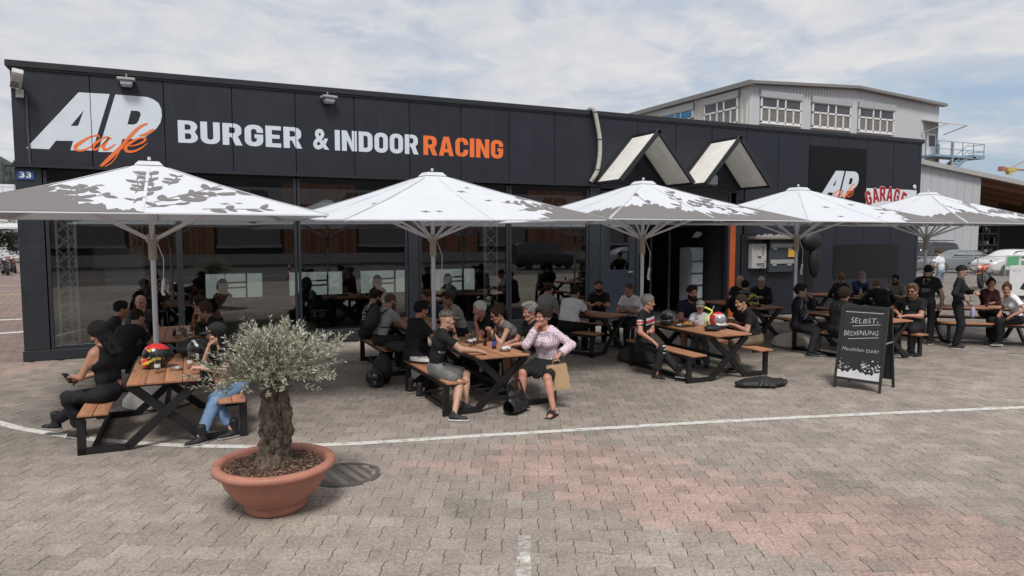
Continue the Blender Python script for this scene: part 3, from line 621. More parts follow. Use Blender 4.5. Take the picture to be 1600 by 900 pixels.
t = thing('wall_television', (22.12, -.03, 1.52), 0, 'big black television mounted on the wall at the right', 'television')
MB().span(-1.46, 1.46, -.0, .015, -.53, .53, 0, .006).build('housing', BLACK, t, True)
MB().span(-1.43, 1.43, -.006, -.002, -.50, .50).build('screen', mat('tv_glass', (.004, .0045, .005), .22, var=0), t)
t = thing('vending_box', (17.54, -.12, 1.72), 0, 'white wall dispenser box with a red round emblem', 'dispenser')
MB().box((0, .06, 0), (.54, .18, .72), None, 0, .02).build('housing', mat('box_white', (.42, .42, .41), .5), t, True)
MB().box((-.02, -.034, .2), (.09, .01, .17)).build('slot', BLACK, t)
MB().lathe([(0, 0), (.085, 0), (.085, .004)], n=18).build('emblem', mat('emblem_red', (.4, .05, .05), .5), t); e_ = t.children[-1]; e_.location = (.07, -.032, -.11); e_.rotation_euler = (R(90), 0, 0)
m = MB()
for i in range(7): m.box((.14, -.033, .28-.04*i), (.08, .006, .012))
m.box((.05, -.033, -.22), (.3, .006, .03)); m.box((.0, -.033, -.27), (.18, .006, .015)); m.box((.17, -.033, -.28), (.07, .006, .04)); m.build('print', MT['print_black'], t)
t = thing('meter_cabinet', (18.4, -.1, 1.75), 0, 'dark meter cabinet with pale strips right of the white box', 'cabinet')
MB().box((0, .03, 0), (.95, .14, 1.0), None, 0, .01).build('housing', mat('cabinet_dark', (.035, .045, .055), .5), t, True)
m = MB()
for z in (.27, -.2): m.box((.02, -.05, z), (.9, .03, .12), None, 0, .005); m.box((-.28, -.05, z-.09), (.16, .02, .05)); m.box((.3, -.05, z-.09), (.16, .02, .05))
m.build('strip', mat('strip_grey', (.30, .31, .31), .5), t, True)
MB().box((.38, -.06, .04), (.28, .03, .22), None, 0, .004).build('label', mat('label_yellow', (.62, .36, .04), .5), t, True)
o = tag(MB().span(17.2, 18.95, -.36, -.01, 2.20, 2.28, 0, .01).build('wall_shelf', mat('shelf_grey', (.19, .17, .155), .7), None, True), 'grey brown shelf with small clutter above the meter boxes', 'shelf')
m = MB()
for i in range(26): x = 17.3+i*.06; h = random.uniform(.02, .08); m.box((x, -.3, 2.28+h/2), (.035, .03, h))
m.build('clutter', mat('clutter_pale', (.4, .38, .36), .6), o); o.children[0]['kind'] = 'stuff'
t = thing('punching_bag', (19.35, -.35, 0), 0, 'black rounded bag like heater hanging behind the fourth parasol pole', 'bag')
MB().ball((0, 0, 2.15), .33, 14, sc=(1.1, .6, .9)).ball((.15, 0, 1.6), .3, 14, sc=(.7, .5, 1.8)).build('bag', mat('matte_black', (.01, .01, .011), .6), t, True)

# ================================================================ BUILDINGS BEYOND
CORR = bpy.data.materials.new('corrugated_metal'); CORR.use_nodes = True; nt = CORR.node_tree; b = nt.nodes['Principled BSDF']
b.inputs['Base Color'].default_value = (.47, .49, .52, 1); b.inputs['Roughness'].default_value = .5; MT['corr'] = CORR
def corrugated(x0, x1, zfun, z0, y, mt, name, parent, pitch=.33, dep=.06, axis='x', sgn=-1):
    """real ribs: a folded sheet along x (or y) up to the height zfun(x)"""
    n = int((x1-x0)/pitch); prof = []
    for i in range(n):
        a = x0+(x1-x0)*i/n; q = (x1-x0)/n; prof += [(a, 0), (a+q*.35, 0), (a+q*.5, dep), (a+q*.85, dep)]
    prof.append((x1, 0)); vs = []
    for a, d in prof:
        for z in (z0, zfun(a)):
            vs.append((a, y+sgn*d, z) if axis == 'x' else (y+sgn*d, a, z))
    return MB().add(vs, [(2*i, 2*i+2, 2*i+3, 2*i+1) for i in range(len(prof)-1)]).build(name, mt, parent)
hall = thing('factory_hall', (0, 0, 0), 0, 'big light grey corrugated hall with white windows rising behind the cafe', 'building')
hz = lambda x: 13.72+(14.32-13.72)*(1-abs(x-53)/11.3)
corrugated(41.75, 63.8, hz, 0, 26, CORR, 'front_wall', hall)
corrugated(26, 75, lambda y: 13.72, 0, 41.75, mat('corr_side', (.50, .50, .48), .6), 'side_wall', hall, axis='y', sgn=-1, pitch=.5)
m = MB()
for a, b_ in (((41.4, 25.7), (53, 25.7)), ((53, 25.7), (64.2, 25.7))): m.bar((a[0], a[1], hz(a[0])+.12), (b_[0], b_[1], hz(b_[0])+.12), .5, .22)
m.bar((41.5, 25.5, 13.8), (41.5, 75, 13.8), .45, .35); m.build('roof_edge', mat('roof_edge_grey', (.20, .20, .20), .7), hall)
m = MB(); m.add([(41.5, 25.6, 13.8), (53, 25.6, 14.4), (53, 75, 14.4), (41.5, 75, 13.8)], [(0, 1, 2, 3)]); m.add([(53, 25.6, 14.4), (64.1, 25.6, 13.8), (64.1, 75, 13.8), (53, 75, 14.4)], [(0, 1, 2, 3)]); m.span(63.7, 63.8, 26, 75, 0, 13.7); m.build('roof', MT['roof_edge_grey'], hall)
WFR = mat('white_window_frame', (.66, .67, .68), .5); WGL = mat('dark_pane', (.06, .065, .075), .15, var=.35, vs=1.1); CUR = mat('pale_curtain_pane', (.16, .155, .15), .4, var=.3, vs=3)
def hall_window(c, wd, z0, z1, axis, blue=False):
    """c = start coordinate; three bays with a lower row of five casements"""
    def P3(a, d, z): return (a, 26-.09-d, z) if axis == 'x' else (41.75-.09-d, a, z)
    def bx(mb, a0, a1, d0, d1, za, zb, mi=0):
        p, q = P3(a0, d0, za), P3(a1, d1, zb); lo = [min(p[i], q[i]) for i in range(3)]; hi = [max(p[i], q[i]) for i in range(3)]
        mb.span(lo[0], hi[0], lo[1], hi[1], lo[2], hi[2], mi)
    f = MB(); t_ = .13; H = z1-z0; zm = z0+H*.60
    bx(f, c, c+wd, 0, .1, z0, z0+t_); bx(f, c, c+wd, 0, .1, zm-t_/2, zm+t_/2); bx(f, c, c+t_, 0, .1, z0, z1); bx(f, c+wd-t_, c+wd, 0, .1, z0, z1); bx(f, c, c+wd, 0, .1, z1-.05, z1)
    for a in (.40, .60): bx(f, c+wd*a-t_/2, c+wd*a+t_/2, 0, .1, z0, z1)
    for a in (.20, .80): bx(f, c+wd*a-t_/2, c+wd*a+t_/2, 0, .1, z0, zm)
    o = f.build('window', WFR, hall)
    q = MB(); bx(q, c-.1, c+wd+.1, 0, .18, z1, z1+.5); q.build('blind_box', mat('blind_box_grey', (.35, .36, .38), .5), o)
    q = MB(); bx(q, c-.1, c+wd+.1, 0, .22, z0-.1, z0-.0); q.build('sill', WFR, o)
    pm_ = mat('blue_blind', (.04, .20, .42), .5) if blue else WGL
    for a0, a1, za, zb, mm in ((0, .4, zm, z1, 0), (.4, .6, zm, z1, 0), (.6, 1, zm, z1, 0), (0, .2, z0, zm, 1), (.2, .4, z0, zm, 1), (.4, .6, z0, zm, 1), (.6, .8, z0, zm, 1), (.8, 1, z0, zm, 1)):
        q = MB(); bx(q, c+wd*a0+.02, c+wd*a1-.02, .03, .05, za, zb); q.build('pane', pm_ if (mm == 0 or blue) else CUR, o)
    if blue:
        q = MB(); n = 9
        for i in range(n): z = z0+.2+(z1-z0-.3)*i/n; bx(q, c+.1, c+wd-.1, .06, .10, z, z+.06)
        q.build('slat', mat('blue_slat', (.08, .30, .55), .5), o)
for c, wd in ((42.74, 4.2), (48.15, 4.35), (53.45, 4.3)): hall_window(c, wd, 10.95, 12.88, 'x')
hall_window(27.1, 3.9, 11.0, 13.0, 'y'); hall_window(32.4, 4.0, 11.0, 12.95, 'y', True)
# ---- outside stair of the hall, shed, crane, hill, left side
STEEL = mat('blue_grey_steel', (.20, .31, .40), .5, var=.15)
t = thing('steel_staircase', (0, 0, 0), 0, 'light blue steel outside stair with railings at the end of the grey hall', 'staircase')
m = MB(); m.span(61.0, 66.6, 24.3, 25.8, 9.1, 9.28); m.bar((62.0, 24.4, 7.0), (65.6, 24.4, 9.2), .08, .3); m.bar((62.0, 25.5, 7.0), (65.6, 25.5, 9.2), .08, .3); m.span(66.2, 67.9, 24.3, 25.8, 9.15, 9.45); m.span(61.6, 63.6, 24.3, 25.8, 6.85, 7.1)
m.build('platform', STEEL, t)
for i in range(9): f = (i+.5)/9; MB().span(62.2+3.4*f, 62.6+3.4*f, 24.4, 25.5, 7.1+2.1*f, 7.16+2.1*f).build('step', STEEL, t)
m = MB()
for x in (61.5, 63.2, 64.8, 66.3, 67.8): m.bar((x, 24.35, 9.2), (x, 24.35, 10.45), .05)
for z in (9.8, 10.45): m.bar((61, 24.35, z), (67.9, 24.35, z), .05); m.bar((67.85, 24.35, z), (67.85, 25.8, z), .05)
for z in (.55, 1.1): m.bar((62.0, 24.35, 7.0+z), (65.6, 24.35, 9.25+z), .05)
m.bar((62.0, 24.35, 7.0), (62.0, 24.35, 8.2), .05); m.build('railing', STEEL, t)
m = MB()
for x, y in ((61.6, 24.4), (63.5, 24.4), (61.6, 25.7), (63.5, 25.7)): m.bar((x, y, 0), (x, y, 7.0 if x < 63 else 10.4), .16)
for z in (1.5, 4.2): m.bar((61.6, 24.4, z), (63.5, 24.4, z+2.3), .08); m.bar((63.5, 24.4, z), (61.6, 24.4, z+2.3), .08); m.bar((61.6, 24.4, z), (63.5, 24.4, z), .08)
m.build('post', mat('galvanised_steel', (.33, .35, .35), .5), t)
o = MB().span(62.15, 63.3, 25.80, 25.92, 8.8, 11.3).build('door', WFR, hall); MB().span(62.35, 63.1, 25.76, 25.79, 10.2, 11.1).build('pane', WGL, o)
m = MB(); m.add([(61.5, 26, 12.5), (64.4, 26, 12.5), (64.8, 24.0, 11.9), (62.1, 24.0, 11.9), (61.5, 26, 12.42), (64.4, 26, 12.42), (64.8, 24.0, 11.82), (62.1, 24.0, 11.82)], [(0, 1, 2, 3), (7, 6, 5, 4), (0, 3, 7, 4), (1, 5, 6, 2), (3, 2, 6, 7)]); m.bar((62.1, 24.0, 11.9), (61.5, 25.9, 11.3), .06); m.bar((64.8, 24.0, 11.9), (64.4, 25.9, 11.3), .06)
m.build('door_canopy', mat('canopy_plastic', (.42, .40, .37), .4), hall)

shed = thing('timber_shed', (0, 0, 0), 0, 'low shed with light grey wall and open timber roof beyond the parked cars', 'building')
PANW = mat('shed_panel_grey', (.43, .44, .47), .6, var=.06, var_obj=.04)
rz_ = lambda x: 7.0-(x-52.5)*.094
for i in range(11):
    a = 45.5+i*.93; MB().add([(a+.015, 17.1, 0), (a+.915, 17.1, 0), (a+.915, 17.1, rz_(a+.915)-.12), (a+.015, 17.1, rz_(a)-.12), (a+.015, 17.2, 0), (a+.915, 17.2, 0), (a+.915, 17.2, rz_(a)-.12), (a+.015, 17.2, rz_(a)-.12)], [(0, 1, 2, 3), (0, 3, 7, 4), (1, 5, 6, 2)]).build('panel', PANW, shed)
m = MB(); m.bar((44, 16.9, rz_(44)), (90, 16.9, rz_(90)), .3, .32); m.build('roof_edge', mat('roof_edge_light', (.36, .36, .35), .6), shed)
WOODS = mat('soffit_wood', (.17, .075, .035), .6, var=.25, vs=3)
m = MB(); m.add([(44, 17, rz_(44)+.1), (90, 17, rz_(90)+.1), (90, 32, rz_(90)+.1), (44, 32, rz_(44)+.1), (44, 17, rz_(44)-.1), (90, 17, rz_(90)-.1), (90, 32, rz_(90)-.1), (44, 32, rz_(44)-.1)], [(0, 1, 2, 3), (7, 6, 5, 4)]); m.build('roof', WOODS, shed)
for i in range(7):
    y = 18+i*2; MB().bar((55.8, y, rz_(55.8)-.3), (69.5, y, rz_(69.5)-.3), .2, .4).build('beam', WOODS, shed)
for x in (55.85, 66): MB().span(x, x+.25, 17.9, 18.15, 0, rz_(x)-.2).build('post', mat('post_grey', (.3, .31, .32), .6), shed)
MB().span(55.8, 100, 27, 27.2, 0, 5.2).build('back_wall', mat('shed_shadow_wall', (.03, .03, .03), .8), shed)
sh = thing('storage_rack', (0, 0, 0), 0, 'dark storage rack full of boxes under the open timber roof', 'rack')
m = MB()
for z in (.6, 1.5, 2.4, 3.3, 4.1): m.span(56.3, 62.5, 19.6, 20.6, z, z+.1)
for x in (56.3, 58.3, 60.4, 62.4): m.span(x, x+.1, 19.6, 19.7, 0, 4.6); m.span(x, x+.1, 20.5, 20.6, 0, 4.6)
m.build('frame', mat('rack_dark', (.03, .03, .032), .6), sh)
random.seed(5)
for i in range(46):
    z = random.choice((.7, 1.6, 2.5, 3.4)); s_ = random.uniform(.2, .55)
    c_ = random.choice([(.5, .5, .48), (.05, .06, .07), (.2, .22, .2), (.32, .30, .25), (.03, .03, .03)])
    MB().box((random.uniform(56.7, 62), 20, z+s_/2), (s_*1.2, .6, s_)).build('box', mat('rackbox%d' % int(c_[0]*100), c_, .6), sh)
cr_ = thing('tower_crane', (0, 0, 0), 0, 'distant yellow and red tower crane jib at the right edge', 'crane')
m = MB(); m.span(286, 330, 150, 151, 27.6, 28.1); 
for i in range(14): m.bar((300+i*2, 150, 28), (301+i*2, 150, 30), .15); m.bar((301+i*2, 150, 30), (302+i*2, 150, 28), .15)
m.bar((292, 150, 28.4), (330, 150, 42), .2); m.build('jib', mat('crane_red', (.36, .13, .10), .6), cr_)
MB().span(289, 294.5, 149.5, 151, 26.9, 28.4).span(290, 292, 149.6, 151, 25.8, 27).build('counterweight', mat('crane_yellow', (.50, .38, .12), .6), cr_); MB().span(285, 287, 149.4, 151, 26.9, 28.6).build('block', MT['crane_red'], cr_); MB().span(322, 324, 150, 152, 0, 34).build('mast', MT['crane_yellow'], cr_)

# chain link fence in front of the parked cars
fn = thing('chain_link_fence', (0, 0, 0), 0, 'low chain link fence between the tables and the parked cars', 'fence')
FA, FB = V((31.0, 7.9, 0)), V((45.0, 4.6, 0)); fd = (FB-FA).normalized(); FL = (FB-FA).length
for i in range(7): MB().tube([FA+fd*FL*i/6, FA+fd*FL*i/6+V((0, 0, 1.3))], .03, 6).build('post', MT['galvanised_steel'], fn)
m = MB(); n = int(FL/.16)
for i in range(-8, n):
    for s in (1, -1):
        a = i*.16 if s > 0 else (i+8)*.16; b_ = (i+8)*.16 if s > 0 else i*.16; za, zb = .02, 1.28
        if a < 0: za += -a; a = 0
        if b_ < 0: zb = zb+b_ if s > 0 else za; 
        if b_ < 0 or a > FL or b_ > FL: continue
        m.bar(FA+fd*a+V((0, 0, za)), FA+fd*b_+V((0, 0, zb)), .008)
m.bar(FA+V((0, 0, 1.28)), FB+V((0, 0, 1.28)), .03); m.build('wire_mesh', MT['galvanised_steel'], fn)['kind'] = 'stuff'
# white direction board with a black arrow
sg = thing('direction_board', (30.7, -.3, 0), -24, 'white board with black arrow behind the girl in the white T-shirt', 'sign')
MB().span(-1.0, 1.0, -.02, .02, .12, 1.22, 0, .005).build('board', mat('board_white', (.62, .63, .64), .6), sg, True)
vs, fs = poly_tess([(-.62, .38), (-.35, .80), (-.31, .66), (.02, .83), (.17, .56), (-.2, .38), (-.19, .25)]); MB().add([(x, -.024, z) for x, z in vs], fs).build('arrow', MT['print_black'], sg)
vs, fs = poly_tess([(.5, .38), (.77, .80), (.81, .66), (1.0, .76), (.98, .5), (.85, .4), (.9, .25)]); MB().add([(x, -.024, z) for x, z in vs], fs).build('arrow', MT['print_black'], sg)
sign_text('12:15', -.46, -.12, .98, 1.10, -.024, mat('print_grey', (.3, .3, .3), .6), sg, 0); sign_text('12:15', -.46, -.12, .90, .95, -.024, MT['print_grey'], sg, 0); sign_text('MO - FR', -.9, -.6, 1.0, 1.08, -.024, MT['print_grey'], sg, 0)
MB().span(-1.0, 1.0, -.026, -.022, .0, .13).build('foot_band', MT['print_black'], sg)
sg2 = thing('green_poster', (43.3, 7.6, 0), -24, 'small white poster with green print in front of the white car', 'sign')
MB().span(-.42, .42, -.01, .01, .45, 1.25).build('board', MT['board_white'], sg2); vs, fs = poly_tess([(-.40, .62), (-.34, 1.15), (.38, 1.2), (.2, .70)]); MB().add([(x, -.014, z) for x, z in vs], fs).build('print', mat('poster_green', (.03, .35, .14), .5), sg2); MB().tube([(-.4, 0.02, 0), (-.4, 0.02, 1.2)], .02).tube([(.4, 0.02, 0), (.4, .02, 1.2)], .02).build('post', ALU, sg2)

# hills
def hill(name, cx, cy, rx, ry, h, seed):
    rnd = random.Random(seed); vs = []; n = 60; k = 24
    for i in range(k+1):
        for j in range(n+1):
            u, v = i/k*2-1, j/n*2-1; r = max(0, 1-u*u-v*v*.9)
            z = h*r**.8*(1+.12*math.sin(j*.7+seed)+.08*math.sin(i*1.3+j*.4))+rnd.uniform(0, h*.05)*(r > 0)-.5
            vs.append((cx+v*rx, cy+u*ry, z))
    fs = [(i*(n+1)+j, i*(n+1)+j+1, (i+1)*(n+1)+j+1, (i+1)*(n+1)+j) for i in range(k) for j in range(n)]
    return tag(MB().add(vs, fs).build(name, FOR, None, True, auto=180), kind='structure')
FOR = mat('forest_hill', (.045, .06, .055), .95, var=.45, vs=.12, bump=1, bs=.15)
hill('hill', -170, 520, 210, 120, 52, 1); hill('hill', 800, 420, 420, 120, 48, 3)
hz_b = MB()
rnd = random.Random(4)
for i in range(420):
    x = rnd.uniform(-130, -40); y = 408+rnd.uniform(0, 60); 
    u, v = (y-520)/120, (x+170)/210; r = max(0, 1-u*u-v*v*.9); z = 52*r**.8
    h = rnd.uniform(5, 10); hz_b.lathe([(2.6, 0), (1.9, h*.45), (0, h)], (x, y, z-1), 5)
tag(hz_b.build('distant_forest', FOR, None), 'dark wooded hill beyond the left corner of the cafe', 'forest', kind='stuff')
# left neighbour: white building with balconies, lower canopy, shrubs
lb = thing('white_apartment_block', (0, 0, 0), 0, 'white apartment block beyond the left corner of the cafe', 'building')
WR = mat('white_render', (.58, .60, .62), .8, var=.06)
m = MB(); m.span(-30, -12.5, 70, 82, 0, 6.4); m.span(-30, -13.4, 71, 82, 6.4, 7.5); m.build('wall', WR, lb)
MB().span(-30, -12.2, 69, 82, 6.1, 6.3).build('balcony_slab', WR, lb); MB().span(-30, -12.2, 69, 82, 3.5, 4.0).build('balcony_slab', WR, lb)
m = MB()
for i in range(14): m.bar((-26+i, 69.1, 6.3), (-26+i, 69.1, 7.1), .06)
m.bar((-30, 69.1, 7.1), (-12.3, 69.1, 7.1), .07); m.build('railing', ALU, lb)
for i in range(6): o = MB().span(-27+i*2.6, -25.4+i*2.6, 69.9, 69.98, 4.4, 5.7).build('window', MT['dark_pane'], lb); MB().span(-27.1+i*2.6, -25.3+i*2.6, 69.85, 69.95, 4.3, 4.4).build('sill', WR, o)
for i in range(6): MB().span(-27+i*2.6, -25.4+i*2.6, 69.9, 69.98, .8, 2.6).build('window', MT['dark_pane'], lb)
tag(MB().add([(-16, 54, 3.0), (-8.5, 54, 3.0), (-8.5, 58, 3.4), (-16, 58, 3.4), (-16, 54, 2.85), (-8.5, 54, 2.85), (-8.5, 58, 3.25), (-16, 58, 3.25)], [(0, 1, 2, 3), (7, 6, 5, 4), (0, 4, 5, 1), (1, 5, 6, 2)]).tube([(-12, 54.5, 0), (-12, 54.5, 3)], .07).tube([(-9, 54.5, 0), (-9, 54.5, 3)], .07).build('carport_roof', mat('carport_white', (.55, .56, .57), .6), None), 'long pale flat roof above the parked motorcycles at left', 'canopy')

LEAFG = mat('leaf_green', (.055, .085, .03), .7, var=.4, vs=3, trans=.15)
BARK = mat('bark_brown', (.09, .07, .05), .9, var=.3, vs=9, bump=.6, bs=25)
def leafy(mb, c, r, n, sz, rnd, sc=(1, 1, .8)):
    for _ in range(n):
        d = V((rnd.gauss(0, 1), rnd.gauss(0, 1), rnd.gauss(0, 1))).normalized()*r*(rnd.random()**.35)
        p = V(c)+V((d.x*sc[0], d.y*sc[1], d.z*sc[2])); a = V((rnd.gauss(0, 1), rnd.gauss(0, 1), rnd.gauss(0, .6))).normalized(); b_ = a.cross(V((rnd.random(), rnd.random(), 1))).normalized()
        s = sz*rnd.uniform(.6, 1.3); mb.add([p-a*s, p+b_*s*.45, p+a*s, p-b_*s*.45], [(0, 1, 2, 3)])
def bush_tree(name, x, y, h, r, label, cat='tree', grp=None, seed=1, trunk=.4):
    rnd = random.Random(seed); t = thing(name, (x, y, 0), 0, label, cat, grp)
    MB().tube([(0, 0, 0), (.05, 0, h*.3), (0, .05, h*.6)], [.12*r, .09*r, .04*r], 7).tube([(0, 0, h*.35), (r*.4, 0, h*.6)], [.06*r, .02]).tube([(0, 0, h*.35), (-r*.35, .1, h*.65)], [.06*r, .02]).build('trunk', BARK, t, True)
    m = MB()
    for _ in range(16): a = rnd.uniform(0, 6.3); q = r*rnd.uniform(.2, .75); leafy(m, (q*math.cos(a), q*math.sin(a), h*rnd.uniform(trunk, .92)), r*rnd.uniform(.25, .45), 150, .11*max(1, r*.6), rnd)
    m.build('crown', LEAFG, t)['kind'] = 'stuff'; return t
G_ = 'trees behind the parked motorcycles'
bush_tree('deciduous_tree', -12.6, 58, 3.6, 1.9, 'leafy green tree directly left of the cafe corner post', grp=G_, seed=2, trunk=.25)
bush_tree('deciduous_tree', -17, 56, 3.9, 2.2, 'leafy green tree at the left edge behind the motorcycles', grp=G_, seed=3, trunk=.25)
bush_tree('deciduous_tree', -9.5, 62, 3.4, 2.0, 'green tree half hidden by the corner post', grp=G_, seed=5, trunk=.25)

# ---- what the windows mirror: the other side of the street
PLANK = mat('brown_timber_plank', (.28, .125, .066), .7, var=.3, vs=3, var_obj=.25)
wh = thing('timber_clad_hall', (0, 0, 0), 0, 'brown timber clad hall with grey shutters mirrored in the cafe windows', 'building')
yy = -43.0; x = -34.0
MB().span(-36, 70, yy-10, yy-.2, 0, 9).build('wall_core', mat('hall_core', (.06, .05, .045), .8), wh)
SHUT = mat('roller_shutter', (.24, .20, .18), .6, var=.06)
pl = []
while x < 68:
    for i in range(16):
        xx = x+i*.36; o = MB().span(xx, xx+.33, yy-.2, yy, .85, 6.5); pl.append(o)
    o = MB()
    for i in range(22): o.span(x+6.0, x+10.6, yy-.2, yy-.12+(i % 2)*.03, 1.6+i*.12, 1.715+i*.12)
    s_ = o.build('roller_shutter', SHUT, wh); MB().span(x+5.9, x+10.7, yy-.2, yy+.15, 1.35, 1.58).build('sill', MT['post_grey'], s_)
    x += 10.9
for o in pl: o.build('plank', PLANK, wh)
tag(MB().span(-36, 70, yy+.0, yy+.4, 0, .83, 0, .04).build('concrete_plinth', CONC, None), 'long low concrete plinth below the mirrored timber hall', 'wall')
random.seed(8)
tag(quadsheet('side_street', -60, 90, -42, -22, -.022, mat('asphalt', (.055, .052, .052), .9, var=.2, vs=.6), None, kind='structure'))
for yy_ in (-27, -38): tag(quadsheet('street_line', -60, 90, yy_, yy_+.14, -.018, WPAINT, None, kind='structure'))
CR = mat('cone_red', (.45, .03, .02), .5); CW_ = mat('cone_white', (.6, .6, .6), .5)
for i, (x, y) in enumerate(((1.0, -24.5), (7.6, -23.8))):
    t = thing('traffic_cone', (x, y, 0), 0, ['red and white traffic cone mirrored in the window left of the bending man', 'second red and white cone mirrored left of the first mullion'][i], 'cone', 'mirrored traffic cones')
    MB().lathe([(.2, 0), (.2, .03), (.14, .04), (.11, .25)], n=12).lathe([(.088, .42), (.055, .6)], n=12).build('cone', CR, t, True); MB().lathe([(.11, .25), (.088, .42)], n=12).lathe([(.055, .6), (.035, .75), (0, .76)], n=12).build('band', CW_, t, True)
# ================================================================ PARASOLS
CANV = mat('parasol_canvas', (.64, .665, .71), .8, var=.05, vs=2, bump=.6, bs=3.2, trans=.11)
CANG = mat('parasol_print_grey', (.175, .165, .165), .8, var=.06, trans=.05)
POLEM = mat('parasol_aluminium', (.74, .77, .83), .45, var=.05)
BEIGE = mat('beige_sleeve', (.44, .41, .35), .6); TBLB = mat('dark_base', (.03, .03, .03), .7); BASEM = mat('cream_concrete_shell', (.55, .52, .47), .6, var=.08, bump=.15, bs=20)
ZP, ZE, HW = 3.30, 2.56, 2.0
def canz(x, y):
    r = max(abs(x), abs(y))/HW
    sag = .035*math.sin(math.pi*min(1, r))*(-1)
    return ZP-(ZP-ZE)*r+sag
def leaf2(c, L_, w_, a):
    ca_, sa_ = math.cos(a), math.sin(a); P = [(0, 0), (.2, .8), (.45, 1), (.75, .7), (1, 0), (.75, -.7), (.45, -1), (.2, -.8)]
    return [(c[0]+x*L_*ca_-y*w_*sa_, c[1]+x*L_*sa_+y*w_*ca_) for x, y in P]
def face_pt(side, u, v):      # u along the edge (-1..1)*r, v = r (0 peak .. 1 edge)
    u = max(-v, min(v, u)); x, y = {0: (u, -v), 1: (v, u), 2: (-u, v), 3: (-v, -u)}[side]
    X, Y = x*HW, y*HW; return V((X, Y, canz(X, Y)+.006))
def print_leaves(mb, side, spots, rnd):
    for (u0, v0, n, sc, ang) in spots:
        # a stem with paired leaves, plus small birds
        pts = []; p = np.array([u0, v0]); a = ang
        for i in range(n*2):
            pts.append(p.copy()); p = p+.058*sc*np.array([math.cos(a), -math.sin(a)]); a += rnd.uniform(-.18, .22)
        for i in range(len(pts)-1):
            d = pts[i+1]-pts[i]; nn = np.array([-d[1], d[0]])/np.linalg.norm(d)*.0035
            q = [pts[i]+nn, pts[i]-nn, pts[i+1]-nn, pts[i+1]+nn]; mb.add([face_pt(side, *k) for k in q], [(0, 1, 2, 3)])
        for i in range(1, len(pts), 2):
            for s in (-1, 1):
                if rnd.random() < .18: continue
                al = a+s*rnd.uniform(.5, 1.1); L_ = sc*rnd.uniform(.07, .145); P = leaf2((0, 0), L_, L_*rnd.uniform(.18, .32), al)
                mb.add([face_pt(side, pts[i][0]+x, pts[i][1]-y) for x, y in P], [tuple(range(8))])
def make_canopy(parent, greys, leaves, birds, rnd):
    n = 16; vs = []; fs = []
    for i in range(n+1):
        for j in range(n+1):
            x, y = (i/n*2-1)*HW, (j/n*2-1)*HW; vs.append((x, y, canz(x, y)))
    for i in range(n):
        for j in range(n):
            a = i*(n+1)+j; b = a+n+1
            if (i < n/2) == (j < n/2): fs += [(a, b, b+1), (a, b+1, a+1)]
            else: fs += [(a, b, a+1), (b, b+1, a+1)]
    m = MB(); m.add(vs, fs); k = len(vs)
    o = m.build('canopy', CANV, parent, True, auto=9)
    cp = MB(); c1 = .17
    cp.add([(-c1, -c1, canz(c1, c1)+.012), (c1, -c1, canz(c1, c1)+.012), (c1, c1, canz(c1, c1)+.012), (-c1, c1, canz(c1, c1)+.012), (-.12, -.12, ZP-.005), (.12, -.12, ZP-.005), (.12, .12, ZP-.005), (-.12, .12, ZP-.005)], [(0, 1, 5, 4), (1, 2, 6, 5), (2, 3, 7, 6), (3, 0, 4, 7), (4, 5, 6, 7)]); cp.tube([(0, 0, ZP+.02), (0, 0, ZP+.06)], .02)
    cp.build('vent_cap', CANV, o)
    sm_ = MB()
    for i in range(8):
        a = i*math.pi/4; q = 1 if i % 2 == 0 else math.sqrt(2); ts = (.12, .4, .7, .995)
        P = [V((math.cos(a)*HW*q*t, math.sin(a)*HW*q*t, 0)) for t in ts]
        for p in P: p.z = canz(p.x, p.y)+.003
        for k_ in range(3): sm_.bar(P[k_], P[k_+1], .035, .005)
    sm_.build('seam', mat('seam_canvas', (.56, .58, .62), .85, var=.1), o)['kind'] = 'stuff'
    g = MB()
    for side, fn in greys:
        N_ = 150; row = []
        for i in range(N_+1):
            u = i/N_*2-1; base = fn(u)
            jag = .025*math.sin(u*31)+.02*math.sin(u*67+1)+.018*abs(math.sin(u*120))+rnd.uniform(-.012, .012)
            v = min(.999, max(.1, base+(jag if base < .97 else 0))); row.append((u, v))
        for i in range(N_):
            (u0, v0), (u1, v1) = row[i], row[i+1]
            if v0 > .995 and v1 > .995: continue
            g.add([face_pt(side, u0*v0, v0), face_pt(side, u1*v1, v1), face_pt(side, u1*.999, .999), face_pt(side, u0*.999, .999)], [(0, 1, 2, 3)])
    for side, sp in leaves: print_leaves(g, side, sp, rnd)
    for side, u, v, s in birds:
        P = [(0, 0), (.5, .25), (1, .05), (.6, .5), (.3, .9), (.2, .45), (-.6, .6), (-.2, .2)]
        g.add([face_pt(side, u+x*s, v-y*s) for x, y in P], [tuple(range(8))])
    g.build('leaf_print', CANG, o)['kind'] = 'stuff'
    return o
def hemline(parent):
    m = MB()
    for a, b in (((-1, -1), (1, -1)), ((1, -1), (1, 1)), ((1, 1), (-1, 1)), ((-1, 1), (-1, -1))):
        P = [(a[0]+(b[0]-a[0])*t, a[1]+(b[1]-a[1])*t) for t in (0, .25, .5, .75, 1)]
        vs = []
        for x, y in P: vs += [(x*HW, y*HW, ZE+.002), (x*(HW+.002), y*(HW+.002), ZE-.014)]
        m.add(vs, [(2*i, 2*i+1, 2*i+3, 2*i+2) for i in range(4)])
    return m.build('hem', CANV, parent)
